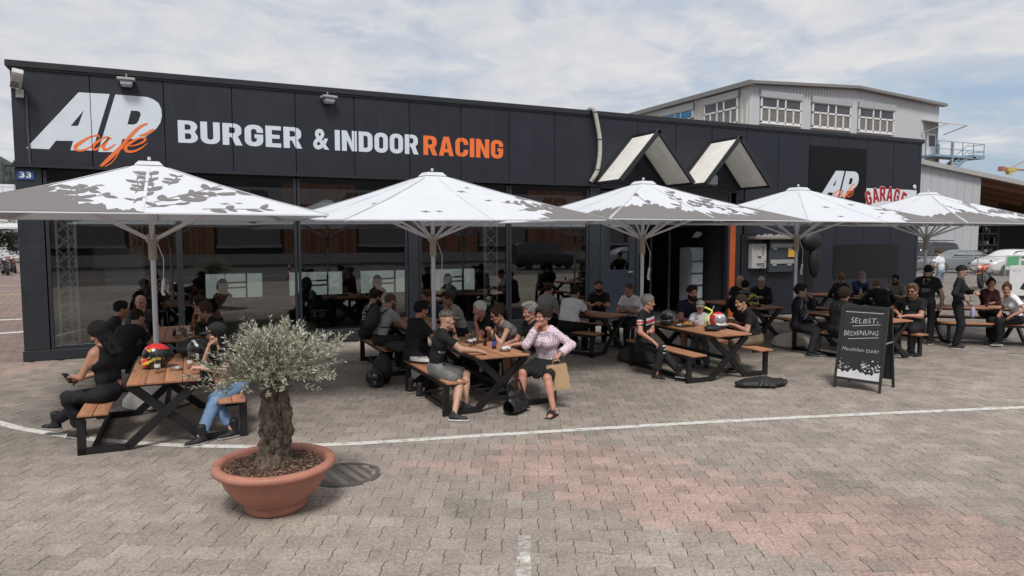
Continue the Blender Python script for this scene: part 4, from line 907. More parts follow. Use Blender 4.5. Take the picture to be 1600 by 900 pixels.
def make_parasol(x, y, rz, label, greys, leaves, birds, seed, base_yaw=0, tilt=(0, 0), dark=False):
    rnd = random.Random(seed); t = thing('parasol', (x, y, 0), rz, label, 'parasol', 'row of square white parasols in front of the cafe')
    t.rotation_euler = (R(tilt[0]), R(tilt[1]), R(rz))
    c = make_canopy(t, greys, leaves, birds, rnd); hemline(c)
    MB().tube([(0, 0, .1), (0, 0, ZP-.08)], .033, 12).build('pole', POLEM, t, True)
    MB().lathe([(.05, 1.98), (.052, 2.0), (.052, 2.2), (.085, 2.24), (.09, 2.30), (.06, 2.33)], n=14).build('hub', BEIGE, t, True)
    MB().lathe([(.05, ZP-.2), (.07, ZP-.18), (.07, ZP-.1), (.03, ZP-.06)], n=10).build('top_hub', BEIGE, t, True)
    for i in range(8):
        a = i*math.pi/4; e = (HW-.03)*(math.sqrt(2) if i % 2 else 1); X, Y = math.cos(a)*e, math.sin(a)*e
        MB().bar((math.cos(a)*.06, math.sin(a)*.06, ZP-.15), (X, Y, ZE-.02), .022, .032).build('rib', POLEM, t)
        f = .52; MB().bar((math.cos(a)*.07, math.sin(a)*.07, 2.27), (X*f, Y*f, ZP-.15+(ZE-.02-ZP+.15)*f-.02), .022, .036).build('strut', POLEM, t)
    MB().tube([(.06, -.03, 2.2), (.13, -.06, 2.0), (.12, -.06, 1.72)], .006, 5).tube([(.12, -.06, 1.72), (.10, -.05, 1.55), (.12, -.05, 1.5)], .022, 6).build('crank_cord', POLEM, t, True)
    b = MB(); prof = [(.40, 0), (.44, .03), (.43, .10), (.36, .19), (.2, .25), (.06, .265), (.05, .33), (.0, .33)]; b.lathe(prof, n=28)
    bo = b.build('base', BASEM if not dark else TBLB, t, True); bo.rotation_euler = (0, 0, R(base_yaw))
    MB().box((.34, -.2, .2), (.09, .05, .05), None, 0, .015).build('base_clip', ALU, t, True)
    return t
lo = lambda a, b, k=1: (lambda u: (1 if not a <= u <= b else k))
def bump(c, w_, top): return lambda u: 1-(1-top)*max(0, 1-((u-c)/w_)**2)
def ramp(a, b, va, vb): return lambda u: min(1, max(.1, va+(vb-va)*(u-a)/(b-a))) if a <= u <= b else (va if u < a else vb)
G0 = [(0, ramp(-1, .1, .70, .97)), (3, ramp(-1, 1, .98, .60)), (2, ramp(-1, 0, .98, .9))]
def G3(u):
    P = [(-1, .66), (-.6, .62), (-.3, .70), (0, .80), (.5, .84), (.8, .78), (1, .58)]
    for (a, va), (b, vb) in zip(P, P[1:]):
        if a <= u <= b: return va+(vb-va)*(u-a)/(b-a)
    return .8
G33 = lambda u: .66+.24*(1-u) if u > -.4 else 1
leavesA = [(0, [(-.05, .82, 6, .9, 1.35), (.05, .80, 6, 1.0, .8), (.02, .9, 5, .9, .35), (-.05, .62, 4, .7, 1.5), (-.55, .82, 4, .8, .5), (-.3, .78, 3, .8, 1.9), (.2, .66, 4, .8, .3), (.12, .45, 3, .6, 1.1), (-.22, .66, 3, .6, 2.0), (.3, .92, 4, .8, .15), (-.42, .86, 4, .7, .9)])]
make_parasol(2.36, -4.6, 0, 'leftmost white parasol with leaf print and a beige grey left edge', [(0, lambda u: min(1, .46+.53*(u+1)) if u < .03 else 1), (3, lambda u: .46+.3*(1-u)/2)], leavesA, [(0, -.25, .5, .035), (0, .3, .62, .03), (0, .42, .82, .04), (0, .5, .8, .03)], 1)
make_parasol(6.33, -4.62, 5, 'second white parasol from the left with leaf print on its right side', [(1, lambda u: .62+.2*(u+1)), (0, lambda u: 1-(max(0, u-.36))*.6)],
    [(0, [(.32, .80, 5, .9, .25), (.42, .66, 4, .8, .9), (.55, .9, 4, .8, .3), (.28, .62, 3, .6, -.4)]), (1, [(-.5, .62, 4, .8, .8)])], [(0, .05, .42, .05), (0, -.42, .86, .045), (0, -.32, .85, .035), (0, .14, .33, .03), (0, .18, .6, .04), (3, .6, .7, .06)], 2, tilt=(1.0, -.6))
make_parasol(10.35, -4.6, 0, 'third white parasol with a grey foliage border along its front edge', [(0, G3), (1, lambda u: .57+.2*(u+1)), (3, G33)],
    [(0, [(-.1, .68, 6, .8, 1.0), (.02, .66, 5, .9, .5), (-.35, .72, 5, .8, 1.8), (-.5, .84, 4, .8, .4), (.15, .6, 5, .8, .1), (.5, .86, 4, .8, 2.2), (.6, .9, 3, .8, .7)])], [(0, .3, .55, .045), (0, .1, .3, .03), (0, .45, .62, .03)], 3, dark=True)
make_parasol(14.24, -4.55, 2, 'fourth parasol, plain white at the front with few printed birds', [(1, lambda u: .61+.2*(u+1)), (0, lambda u: 1-(max(0, u-.27))*.54)],
    [(0, [(.5, .8, 4, .8, .2), (.6, .9, 4, .8, .4), (.35, .6, 3, .6, .1)])], [(0, -.3, .6, .06), (0, -.45, .88, .05), (0, .18, .5, .06), (0, .3, .75, .05), (0, .35, .92, .04), (0, .1, .86, .03)], 4)
make_parasol(18.25, -4.6, 3, 'rightmost white parasol with grey leafy front edge near the garage sign', [(0, G3), (1, lambda u: .57+.2*(u+1)), (3, G33)],
    [(0, [(-.1, .68, 6, .8, 1.0), (.02, .66, 5, .9, .5), (-.35, .72, 5, .8, 1.8), (.15, .6, 5, .8, .1), (-.5, .84, 4, .8, .4), (.6, .86, 4, .8, 2.2)])], [(0, .3, .55, .045), (0, .1, .3, .03)], 5)

# ================================================================ PICNIC TABLES
WPC = mat('brown_wpc_plank', (.35, .165, .09), .55, var=.30, vs=5, bump=.15, bs=35, var_obj=.14, stretch=(7, .7, 7))
WPCD = WPC
TBL = mat('table_black_steel', (.010, .010, .011), .45, var=.2)
TL = 1.86
def make_table():
    t = thing('picnic_table', (0, 0, 0), 0, 'x', 'table', 'picnic tables with attached benches')
    for i in range(4): MB().box((-.27+i*.18, 0, .725), (.174, TL, .028), None, 0, .005).build('table_plank', WPC, t, True)
    for s in (-1, 1):
        for j in range(2): MB().box((s*(.605+.145*j), 0, .437), (.138, TL, .028), None, 0, .005).build('bench_plank', WPC, t, True)
    for e in (-1, 1):
        y = e*(TL/2-.13)
        f = MB()
        for s in (-1, 1):
            yo = y+s*.024
            f.bar((s*.80, yo, .41), (s*.80, yo, .0), .045, .08, (1, 0, 0)); f.bar((s*.84, yo, .035), (s*.36, yo, .035), .045, .07); f.bar((s*.38, yo, .03), (-s*.34, yo, .69), .045, .09)
            f.bar((s*.84, yo, .405), (s*.53, yo, .405), .045, .035)
        f.bar((-.37, y, .695), (.37, y, .695), .05, .035)
        f.build('end_frame', TBL, t)
    f = MB(); f.span(-.025, .025, -TL/2+.15, TL/2-.15, .30, .36)
    for s in (-1, 1): f.span(s*.80-.02, s*.80+.02, -TL/2+.1, TL/2-.1, .375, .42); f.span(s*.36-.025, s*.36+.025, -TL/2+.1, TL/2-.1, .68, .71); f.span(s*.70-.02, s*.70+.02, -TL/2+.15, TL/2-.15, .0, .06) if s < 0 else None
    f.build('long_rail', TBL, t)
    return t
tabs = [((2.52, -5.93), 0, 'front picnic table at far left with a red and black helmet on it'),
 ((2.60, -2.75), 0, 'left rear picnic table behind the leftmost parasol pole'),
 ((6.52, -6.03), 1, 'front picnic table with a beer bottle and the woman holding a paper bag'),
 ((6.45, -3.25), 0, 'rear picnic table under the second parasol'),
 ((10.05, -2.88), 25, 'slanted picnic table where the man in the white T-shirt and black cap sits'),
 ((10.66, -5.78), -1, 'picnic table with the small child and a helmet with a neon yellow strap'),
 ((14.30, -2.95), 0, 'picnic table below the dispenser boxes with the man in the backward cap'),
 ((14.64, -5.72), 0, 'picnic table behind the chalkboard with the blond man'),
 ((18.35, -2.45), 6, 'rear picnic table in front of the television'),
 ((18.62, -5.55), 52, 'picnic table at the right edge with the girl in the white T-shirt')]
tb0 = make_table(); TAB = []
for i, (p, rz, lb_) in enumerate(tabs):
    o = tb0 if i == 0 else copy_tree(tb0); at(o, (p[0], p[1], 0), rz, lb_); TAB.append(o)

# ================================================================ OLIVE TREE IN A POT
TERRA = mat('terracotta_plastic', (.37, .155, .108), .6, var=.2, vs=5, bump=.06, bs=12); streaks(TERRA, .45, (.42, .26, .20), (3, 3, 1.2))
SOIL = mat('bark_mulch', (.11, .065, .045), .95, var=.5, vs=40, bump=1, bs=60)
px_, py_ = 3.42, -9.10
pot = thing('plant_pot', (px_, py_, 0), 0, 'big round terracotta bowl standing on the paving at front left', 'pot')
PS = .95
prof = [(.0, .02), (.235, .0), (.262, .012), (.27, .05), (.262, .075), (.30, .10), (.37, .17), (.425, .25), (.458, .33), (.468, .365), (.50, .37), (.525, .385), (.53, .41), (.52, .435), (.49, .445), (.455, .44), (.44, .42), (.43, .36), (.42, .30), (.0, .28)]
MB().lathe([(a*PS, b*PS) for a, b in prof], n=56).build('bowl', TERRA, pot, True, auto=60)
rnd = random.Random(3); sm = MB(); n = 26
vs = [(0, 0, .38)]; rr = []
for q in range(1, 9):
    for j in range(n): a = 2*math.pi*j/n; r = .412*q/8; vs.append((r*math.cos(a), r*math.sin(a), .362+.03*(1-q/8)+rnd.uniform(-.008, .008)))
fs = [(0, 1+j, 1+(j+1) % n) for j in range(n)]+[(1+q*n+j, 1+q*n+n+j, 1+q*n+n+(j+1) % n, 1+q*n+(j+1) % n) for q in range(7) for j in range(n)]
sm.add(vs, fs)
for _ in range(700):
    a, r = rnd.uniform(0, 6.28), .395*math.sqrt(rnd.random()); q = Matrix.Rotation(rnd.uniform(0, 3), 3, V((rnd.random(), rnd.random(), rnd.random())).normalized())
    sm.box((r*math.cos(a), r*math.sin(a), .376+.02*(1-r/.43)+rnd.uniform(0, .01)), (rnd.uniform(.01, .035), rnd.uniform(.008, .02), .006), q, rnd.choice((0, 0, 1, 2)))
sm.build('soil', [SOIL, mat('mulch_light', (.25, .15, .10), .9), mat('mulch_dark', (.05, .03, .022), .9)], pot)['kind'] = 'stuff'
ol = thing('olive_tree', (px_-.01, py_, .355), 0, 'stout old olive tree with silvery foliage growing in the terracotta bowl', 'tree')
OB = mat('olive_bark', (.12, .095, .072), .95, var=.75, vs=14, bump=1, bs=45)
# gnarled trunk: a lobed, twisting tube with knots
vs = []; K, n = 110, 110; H_ = .86
from mathutils import noise
for i in range(K+1):
    t_ = i/K; z = H_*t_; r0 = .114-.018*t_+.040*max(0, .16-t_)/.16+.02*math.exp(-((t_-.45)/.2)**2)
    ox = -.015+.03*math.sin(t_*3)+.02*t_
    for j in range(n):
        a = 2*math.pi*j/n; tw = a+t_*.9
        r = r0*(1+.10*math.sin(3*tw+1)+.07*math.sin(5*tw+t_*4)+.05*math.sin(9*tw-t_*6))
        p = V((math.cos(a)*3.0, math.sin(a)*3.0, z*9)); r += .022*noise.noise(p)+.022*noise.noise(p*2.2)+.012*abs(noise.noise(V((math.cos(a)*9, math.sin(a)*9, z*5))))+.014*noise.noise(p*5)-.016*max(0, math.sin(9*tw+2.5*noise.noise(p*.8)+3*t_))**3-.010*abs(noise.noise(V((math.cos(a)*14, math.sin(a)*14, z*8))))-.012*max(0, noise.noise(p*1.4))**.5
        vs.append((ox+r*math.cos(a), r*math.sin(a)*.92, z))
fs = [(i*n+j, i*n+(j+1) % n, i*n+n+(j+1) % n, i*n+n+j) for i in range(K) for j in range(n)]+[tuple(range(K*n, K*n+n))]
tr = MB().add(vs, fs).build('trunk', OB, ol, True, auto=50)
OL1 = mat('olive_leaf', (.255, .262, .185), .55, var=.25, vs=5, trans=.2); OL2 = mat('olive_leaf_silver', (.46, .46, .375), .6, var=.2, vs=5, trans=.2); OL3 = mat('olive_leaf_dark', (.10, .115, .07), .55, var=.25, vs=5, trans=.15); TWIG = mat('olive_twig', (.20, .18, .13), .8)
rnd = random.Random(11); lf = MB(); tw = MB(); limbs = MB()
hub = V((0, 0, .62))
for i in range(15):
    a = i*2.4; s = V((math.cos(a)*.07, math.sin(a)*.07, .62+.22*rnd.random())); e = V((math.cos(a)*rnd.uniform(.18, .34), math.sin(a)*rnd.uniform(.18, .34), rnd.uniform(.68, 1.1)))
    limbs.tube([s, (s+e)/2+V((0, 0, .03)), e], [.03, .02, .008], 6)
limbs.build('limb', OB, ol, True)
def twig(p, d, ln):
    n_ = max(4, int(ln/.022)); pts = []; q = V(p); dd = V(d).normalized()
    side = dd.cross(V((rnd.gauss(0, 1), rnd.gauss(0, 1), .3))).normalized()
    for i in range(n_):
        pts.append(q.copy()); dd = (dd+V((rnd.gauss(0, .05), rnd.gauss(0, .05), rnd.gauss(.02, .05)))).normalized(); q = q+dd*ln/n_
    tw.tube([pts[0], pts[len(pts)//2], pts[-1]], [.0035, .0025, .001], 3, cap=False)
    for i, q in enumerate(pts[1:], 1):
        ax = Quaternion(dd, i*1.57+rnd.uniform(-.3, .3)) @ side
        for s in (-1, 1):
            if rnd.random() < .08: continue
            l = rnd.uniform(.036, .062)*(1-.3*i/n_); w_ = l*.15; dr = (ax*s*.75+dd*.85+V((0, 0, .1))).normalized(); nn = dr.cross(V((rnd.gauss(0, 1), rnd.gauss(0, 1), rnd.gauss(0, 1)))).normalized()
            mi = rnd.choice((0, 0, 1, 1, 1, 2)); lf.add([q, q+dr*l*.45+nn*w_, q+dr*l, q+dr*l*.45-nn*w_], [(0, 1, 2, 3)], mi)
lob = [(rnd.uniform(0, 6.28), rnd.uniform(-.4, 1.0), rnd.uniform(.6, 1.28)) for _ in range(12)]
for i in range(120):
    a = rnd.uniform(0, 6.28); r = rnd.uniform(0, .22); twig((r*math.cos(a), r*math.sin(a), rnd.uniform(.92, 1.08)), (math.cos(a)*.5, math.sin(a)*.5, rnd.uniform(.5, 1)), rnd.uniform(.12, .24))
for i in range(600):
    la, le, lr_ = rnd.choice(lob); a = la+rnd.gauss(0, .38); el = le+rnd.gauss(0, .26); r = rnd.uniform(.10, .46)*lr_
    d = V((math.cos(a)*math.cos(el), math.sin(a)*math.cos(el), math.sin(el)))
    p = V((d.x*r, d.y*r*.9, .90+d.z*r*.52)); 
    dirn = V((d.x*.9, d.y*.9, .35+.55*d.z+rnd.uniform(-.15, .35)))
    if el < -.1: dirn.z = rnd.uniform(-.35, .25)
    twig(p, dirn, rnd.uniform(.12, .30))
lfo = lf.build('foliage', [OL1, OL2, OL3], ol); lfo['kind'] = 'stuff'; two = tw.build('twig', TWIG, lfo); two['kind'] = 'stuff'

# cast iron drain cover
dc = thing('drain_cover', (4.13, -8.50, 0), 12, 'round cast iron drain cover right behind the terracotta bowl', 'drain')
IRON = mat('cast_iron', (.115, .10, .09), .6, metal=.2, var=.25, vs=9)
MB().lathe([(.0, -.05), (.54, -.05), (.54, -.0125), (.34, -.0115)], n=40).build('surround', CONC, dc, True)
MB().lathe([(.345, -.02), (.345, .0), (.285, .002), (.285, -.02)], n=40).build('rim', IRON, dc, True)
m = MB(); m.lathe([(.0, -.028), (.29, -.028)], n=40, mi=1)
for i in range(-9, 10):
    y = i*.0295; hw = math.sqrt(max(0, .284**2-y*y)); 
    for s in ((-1, 1) if True else ()):
        P = []
        x = .02
        while x < hw-.01: P.append((s*x, y+.012*math.sin(x*62), -.008)); x += .018
        if len(P) > 2: m.tube(P, .0085, 4)
m.bar((0, -.28, -.006), (0, .28, -.006), .022, .014); m.build('grate', [IRON, mat('drain_dark', (.02, .018, .016), .9)], dc)
# A-frame chalkboard
cbt = thing('chalkboard_stand', (12.10, -7.93, 0), -71, 'black folding chalkboard reading Selbstbedienung, Herzlichen Dank on the paving', 'sign')
CBM = mat('chalk_black', (.018, .019, .022), .7, var=.15, vs=2); CHALK = mat('chalk_white', (.55, .55, .55), .9)
def frame_side(name, sgn, withtext):
    tilt = R(11*sgn); y0 = -.30*sgn; o = bpy.data.objects.new(name, None)
    m = MB(); Wb, Hb = .64, 1.26
    for s in (-1, 1): m.span(s*Wb/2-.018, s*Wb/2+.018, -.015, .015, 0, Hb)
    m.span(-Wb/2, Wb/2, -.013, .013, Hb-.035, Hb); m.span(-Wb/2, Wb/2, -.013, .013, .13, .155)
    o = m.build(name, mat('chalk_frame', (.02, .02, .021), .4), cbt); o.location = (0, y0, 0); o.rotation_euler = (-tilt, 0, 0)
    p = MB().span(-Wb/2+.018, Wb/2-.018, -.005, .005, .155, Hb-.035).build('panel', CBM, o)
    return o
fr = frame_side('front_frame', 1, True); bk = frame_side('rear_frame', -1, False)
def chalk(txt, x0, z0, h, ang, w_=None):
    vs, fs = text_polys(txt, 1, -.014, .12); xb = max(v[0] for v in vs); sx = (w_/xb) if w_ else h
    c_, s_ = math.cos(R(ang)), math.sin(R(ang)); q_ = random.Random(len(txt)); jx = {}
    vs = [(a+.05*b+.008*math.sin(a*9)*(b-.3), b*(1+.10*math.sin(a*2.1+1))+.035*math.sin(a*3.3)) for a, b in vs]
    return [(x0+a*sx*c_-b*h*s_, -.0075, z0+a*sx*s_+b*h*c_) for a, b in vs], fs
m = MB(); m.add(*chalk('SELBST-', -.19, 1.0, .11, 3, .40)); m.add(*chalk('BEDIENUNG', -.27, .80, .10, 6, .50)); m.add(*chalk('Herzlichen Dank!', -.27, .58, .075, 0, .52))
m.bar((-.15, -.0075, .955), (.24, -.0075, 1.01), .002, .007); m.bar((-.20, -.0075, .755), (.23, -.0075, .815), .002, .007); m.bar((-.27, -.0075, 1.17), (.27, -.0075, 1.175), .002, .008)
m.build('chalk_writing', CHALK, fr)
rnd = random.Random(9); pts = [(-.31, .17), (.31, .17)]; top = []
for i in range(40): u = i/39*2-1; top.append((.31*-u, .30+.03*math.sin(u*5+1)+.015*math.sin(u*23)+rnd.uniform(-.01, .01)-.04*(1-abs(u))))
vs, fs = poly_tess(pts+top); m = MB().add([(x, -.0075, z) for x, z in vs], fs)
for i in range(60):
    u = rnd.choice((-.25, -.2, -.12, .06, .12, .22, .27))+rnd.uniform(-.04, .04); z = rnd.uniform(.30, .47-abs(rnd.gauss(0, .05))); r = rnd.uniform(.006, .022); a = rnd.uniform(0, 3)
    m.add([(u+r*math.cos(a+q*1.57)*(1 if q % 2 else .5), -.0085, z+r*math.sin(a+q*1.57)*(1 if q % 2 else .5)) for q in range(4)], [(0, 1, 2, 3)])
m.build('white_print', mat('board_print_white', (.6, .61, .62), .6), fr)
MB().bar((.33, -.15, .72), (.33, .15, .72), .012, .02).build('hinge_bar', ALU, cbt)
# ================================================================ PEOPLE (signed distance bodies, polygonised with surface nets)
A_ = lambda *v: np.array(v, float)
def smin(a, b, k): h = np.clip(.5+.5*(b-a)/k, 0, 1); return b*(1-h)+a*h-k*h*(1-h)
def smax(a, b, k): return -smin(-a, -b, k)
def unit(v): return v/(np.linalg.norm(v)+1e-9)
class Grid:
    def __init__(s, lo, hi, h):
        s.lo, s.h = np.array(lo, float), h; s.n = np.maximum(4, np.ceil((np.array(hi)-s.lo)/h).astype(int)+1)
        ax = [(s.lo[i]+h*np.arange(s.n[i])).astype(np.float32) for i in range(3)]; s.P = np.stack(np.meshgrid(*ax, indexing='ij'), -1)
    def cap(s, a, b, ra, rb, M=None):
        """tapered capsule; M = 3x3 scaling about a's frame for flattened sections"""
        P = s.P; a = np.asarray(a, np.float32); b = np.asarray(b, np.float32)
        if M is not None: M = M.astype(np.float32); P = P @ M.T; a = M @ a; b = M @ b
        d = b-a; q = P-a; t = np.clip((q @ d)/(d @ d+1e-9), 0, 1); r = ra+(rb-ra)*t
        return np.sqrt(((q-t[..., None]*d)**2).sum(-1))-r
    def ell(s, c, r, Mr=None):
        q = s.P-np.asarray(c, np.float32)
        if Mr is not None: q = q @ Mr.astype(np.float32)
        r = np.asarray(r, np.float32); k = np.sqrt(((q/r)**2).sum(-1)); return (k-1)*r.min()*np.clip(k, .6, 1.0)
    def plane(s, p, n): return (s.P-np.asarray(p, np.float32)) @ unit(np.asarray(n, float)).astype(np.float32)
    def mesh(s, D):
        S = D < 0; n = s.n; lo, h = s.lo, s.h
        c = sum(S[i:n[0]-1+i, j:n[1]-1+j, k:n[2]-1+k].astype(np.int8) for i in (0, 1) for j in (0, 1) for k in (0, 1))
        act = (c > 0) & (c < 8); I = np.argwhere(act); ids = -np.ones(act.shape, np.int64); ids[act] = np.arange(len(I))
        acc = np.zeros((len(I), 3)); cnt = np.zeros(len(I))
        for ax in range(3):
            o1, o2 = [q for q in range(3) if q != ax]
            for u in (0, 1):
                for w_ in (0, 1):
                    a = I.copy(); a[:, o1] += u; a[:, o2] += w_; b = a.copy(); b[:, ax] += 1
                    da, db = D[a[:, 0], a[:, 1], a[:, 2]], D[b[:, 0], b[:, 1], b[:, 2]]; m = (da < 0) != (db < 0)
                    t = np.where(m, da/(da-db+1e-12), 0); p = a.astype(float); p[:, ax] += t; acc[m] += p[m]; cnt[m] += 1
        Vt = lo+h*acc/cnt[:, None]; F = []
        for ax in range(3):
            o1, o2 = (ax+1) % 3, (ax+2) % 3; sl = [slice(None)]*3; sl2 = [slice(None)]*3
            sl[ax] = slice(0, n[ax]-1); sl2[ax] = slice(1, n[ax]); m = S[tuple(sl)] != S[tuple(sl2)]
            E = np.argwhere(m); ok = (E[:, o1] > 0) & (E[:, o2] > 0) & (E[:, o1] < n[o1]-1) & (E[:, o2] < n[o2]-1); E = E[ok]
            q = []
            for u, w_ in ((-1, -1), (0, -1), (0, 0), (-1, 0)):
                a = E.copy(); a[:, o1] += u; a[:, o2] += w_; q.append(ids[a[:, 0], a[:, 1], a[:, 2]])
            q = np.stack(q, 1); ins = S[E[:, 0], E[:, 1], E[:, 2]]; q = np.where(ins[:, None], q, q[:, ::-1]); F.append(q[(q >= 0).all(1)])
        return Vt, np.concatenate(F) if F else np.zeros((0, 4), int)
def np_obj(name, parts, mats, parent):
    """parts = [(V, F, material index)] joined in ONE mesh"""
    vs, fs, mi, o = [], [], [], 0
    for v, f, m in parts: vs.append(v); fs += (np.asarray(f)+o).tolist() if len(f) else []; mi += ([m]*len(f) if np.isscalar(m) else list(m)); o += len(v)
    me = bpy.data.meshes.new(name); me.from_pydata(np.concatenate(vs).tolist(), [], fs)
    for m in mats: me.materials.append(m)
    me.polygons.foreach_set('material_index', mi); me.polygons.foreach_set('use_smooth', [True]*len(fs)); me.update()
    ob = bpy.data.objects.new(name, me); col.objects.link(ob); ob.parent = parent; return ob
def xf(Vt, M, t): return Vt @ M.T+t
def fold(g, amp, seed, sc=1):
    rs = np.random.RandomState(seed); P = g.P*sc; o = 0
    for i in range(5):
        k = rs.normal(0, 1, 3).astype(np.float32); k *= (14+11*i)/np.linalg.norm(k); w_ = rs.normal(0, 1, 3).astype(np.float32); w_ *= 9/np.linalg.norm(w_)
        o = o+np.abs(np.sin(P @ k+1.6*np.sin(P @ w_+i)+rs.rand()*6))*(amp/(1+.5*i))
    return np.minimum(o-amp*1.4, .0025)
# ---- head template (origin between the ears, +Y = face, Z up), several builds
def head_mesh(kind):
    g = Grid((-.10, -.13, -.19), (.10, .14, .145), .0062)
    w_, jw, jz = {'m': (.076, .050, -.100), 'f': (.072, .042, -.094), 'k': (.072, .040, -.078), 'fat': (.081, .062, -.100)}[kind]
    D = g.ell((0, -.012, .035), (w_, .098, .092))
    D = smin(D, g.ell((0, .012, -.022), (w_*.86, .075, .085)), .03)
    D = smin(D, g.cap((-.018, .062, jz), (.018, .062, jz), .019, .019), .028)             # chin
    D = smin(D, g.cap((-jw, .0, jz+.030), (-.014, .056, jz+.004), .018, .017), .028); D = smin(D, g.cap((jw, .0, jz+.030), (.014, .056, jz+.004), .018, .017), .028)
    if kind == 'fat': D = smin(D, g.ell((0, .03, jz+.012), (.06, .05, .035)), .03)
    D = smin(D, g.cap((-.030, .076, .020), (.030, .076, .020), .013, .013), .016)         # brow
    for s in (-1, 1):
        D = smax(D, -g.ell((s*.032, .104, .001), (.021, .022, .013)), .012)               # sockets
        D = smin(D, g.ell((s*.042, .062, -.026), (.022, .022, .018)), .018)               # cheek
        D = smin(D, g.ell((s*(w_+.004), -.004, -.004), (.009, .019, .031)), .008)          # ear
    D = smin(D, g.cap((0, .086, .008), (0, .109, -.026), .0075, .0105), .009)              # nose
    D = smin(D, g.ell((-.010, .100, -.030), (.008, .009, .007)), .005); D = smin(D, g.ell((.010, .100, -.030), (.008, .009, .007)), .005)
    D = smin(D, g.cap((-.020, .081, -.058), (.020, .081, -.058), .0075, .0075), .010)     # lips
    D = smax(D, -g.cap((-.021, .094, -.0575), (.021, .094, -.0575), .0022, .0022), .003)
    D = smin(D, g.cap((0, -.022, -.05), (0, -.035, -.185), .054 if kind != 'f' else .048, .056 if kind != 'f' else .049), .03)
    Vt, F = g.mesh(D); C = Vt[F].mean(1)
    lips = (np.abs(C[:, 0]) < .024) & (C[:, 1] > .080) & (np.abs(C[:, 2]+.058) < .0085)
    brow = (np.abs(np.abs(C[:, 0])-.031) < .020) & (C[:, 1] > .070) & (np.abs(C[:, 2]-.022-.004*(1-np.abs(C[:, 0])/.03)) < .0052)
    mi = np.where(lips, 1, np.where(brow, 2, 0)); parts = [(Vt, F, mi)]
    for s in (-1, 1):
        m = MB().ball((s*.0315, .0770, .001), .0125, 10, sc=(1.1, 1, .68)); parts.append((np.array([tuple(v) for v in m.v]), [f for f in m.f], 3))
        m = MB().ball((s*.0315, .0848, .0005), .0066, 8, sc=(1, .9, .95)); parts.append((np.array([tuple(v) for v in m.v]), [f for f in m.f], 4))
    return parts
HEADS = {k: head_mesh(k) for k in ('m', 'f', 'k', 'fat')}
# ---- hand templates: wrist at origin, fingers +Y, palm faces -Z, right hand (thumb on -X)
def hand_mesh(curls, thumb, spread=.05):
    g = Grid((-.07, -.035, -.09), (.06, .20, .04), .0052)
    Mp = np.diag([1, 1, 1.75]); D = g.cap((-.022, .05, 0), (-.024, .085, 0), .026, .026, None)
    D = g.cap((-.004, .02, 0), (-.014, .078, 0), .027, .026, Mp)/1.2; D = smin(D, g.cap((.006, .02, 0), (.018, .076, 0), .026, .024, Mp)/1.2, .012)
    D = smin(D, g.cap((0, -.03, 0), (0, .02, 0), .024, .026, np.diag([1, 1, 1.3])), .015)
    for i, (x, L_, r) in enumerate(((-.030, .072, .0093), (-.010, .080, .0096), (.011, .074, .0092), (.030, .058, .0082))):
        c = curls[i] if isinstance(curls, (list, tuple)) else curls; p = A_(x, .088-abs(i-1.3)*.004, 0); a = 0; seg = [.46, .31, .23]
        for q, s_ in enumerate(seg):
            a += c*(.75, 1.0, .7)[q]; d = A_(spread*(i-1.5)*.5, math.cos(a), -math.sin(a)); e = p+d*L_*s_
            D = smin(D, g.cap(p, e, r*(1-.08*q), r*(.93-.08*q)), .003 if q else .006); p = e
    p = A_(-.026, .022, -.004); t1 = p+A_(*thumb[0])*.040; t2 = t1+A_(*thumb[1])*.034; t3 = t2+A_(*thumb[2])*.024
    for a, b, r in ((p, t1, .0135), (t1, t2, .0112), (t2, t3, .0098)): D = smin(D, g.cap(a, b, r, r*.9), .006)
    return g.mesh(D)
HANDS = {'relax': hand_mesh([.38, .45, .5, .55], ((-.75, .62, -.2), (-.35, .85, -.35), (-.1, .9, -.4))),
 'flat': hand_mesh([.06, .05, .06, .1], ((-.85, .5, -.1), (-.55, .82, -.05), (-.4, .9, 0)), .12),
 'grip': hand_mesh([1.15, 1.2, 1.2, 1.25], ((-.7, .6, -.4), (-.1, .75, -.7), (.5, .5, -.6))),
 'pinch': hand_mesh([.85, .95, 1.15, 1.25], ((-.6, .7, -.4), (-.05, .85, -.6), (.3, .6, -.6)))}
def shoe_mesh(kind):
    g = Grid((-.065, -.105, -.105), (.065, .215, .14 if kind == 'boot' else .06), .0078)
    D = g.cap((0, -.035, -.058), (0, .03, -.055), .040, .042); D = smin(D, g.cap((-.004, .05, -.06), (.002, .140, -.067), .040, .034, np.diag([1, 1, 1.15])), .03)
    top = .09 if kind == 'boot' else .0
    D = smin(D, g.cap((0, -.02, -.03), (0, -.012, top), .043, .052 if kind == 'boot' else .040), .03)
    D = smax(D, -g.plane((0, 0, -.084), (0, 0, 1)), .004); D = smax(D, g.plane((0, 0, .125 if kind == 'boot' else .035), (0, 0, 1)), .006)
    if kind != 'boot': D = smax(D, g.plane((0, .03, .03), (0, .6, 1)), .01)
    Vt, F = g.mesh(D); g2 = Grid((-.065, -.105, -.105), (.065, .215, -.05), .0078)
    S_2 = g2.cap((0, -.04, -.08), (0, .03, -.08), .045, .044, None); S_2 = smin(S_2, g2.cap((-.003, .05, -.08), (.002, .145, -.08), .045, .038), .02)
    S_2 = smax(smax(S_2, -g2.plane((0, 0, -.094), (0, 0, 1)), .003), g2.plane((0, 0, -.072), (0, 0, 1)), .003); V2, F2 = g2.mesh(S_2)
    return (Vt, F), (V2, F2)
SHOES = {k: shoe_mesh(k) for k in ('shoe', 'boot')}
SHME = {}
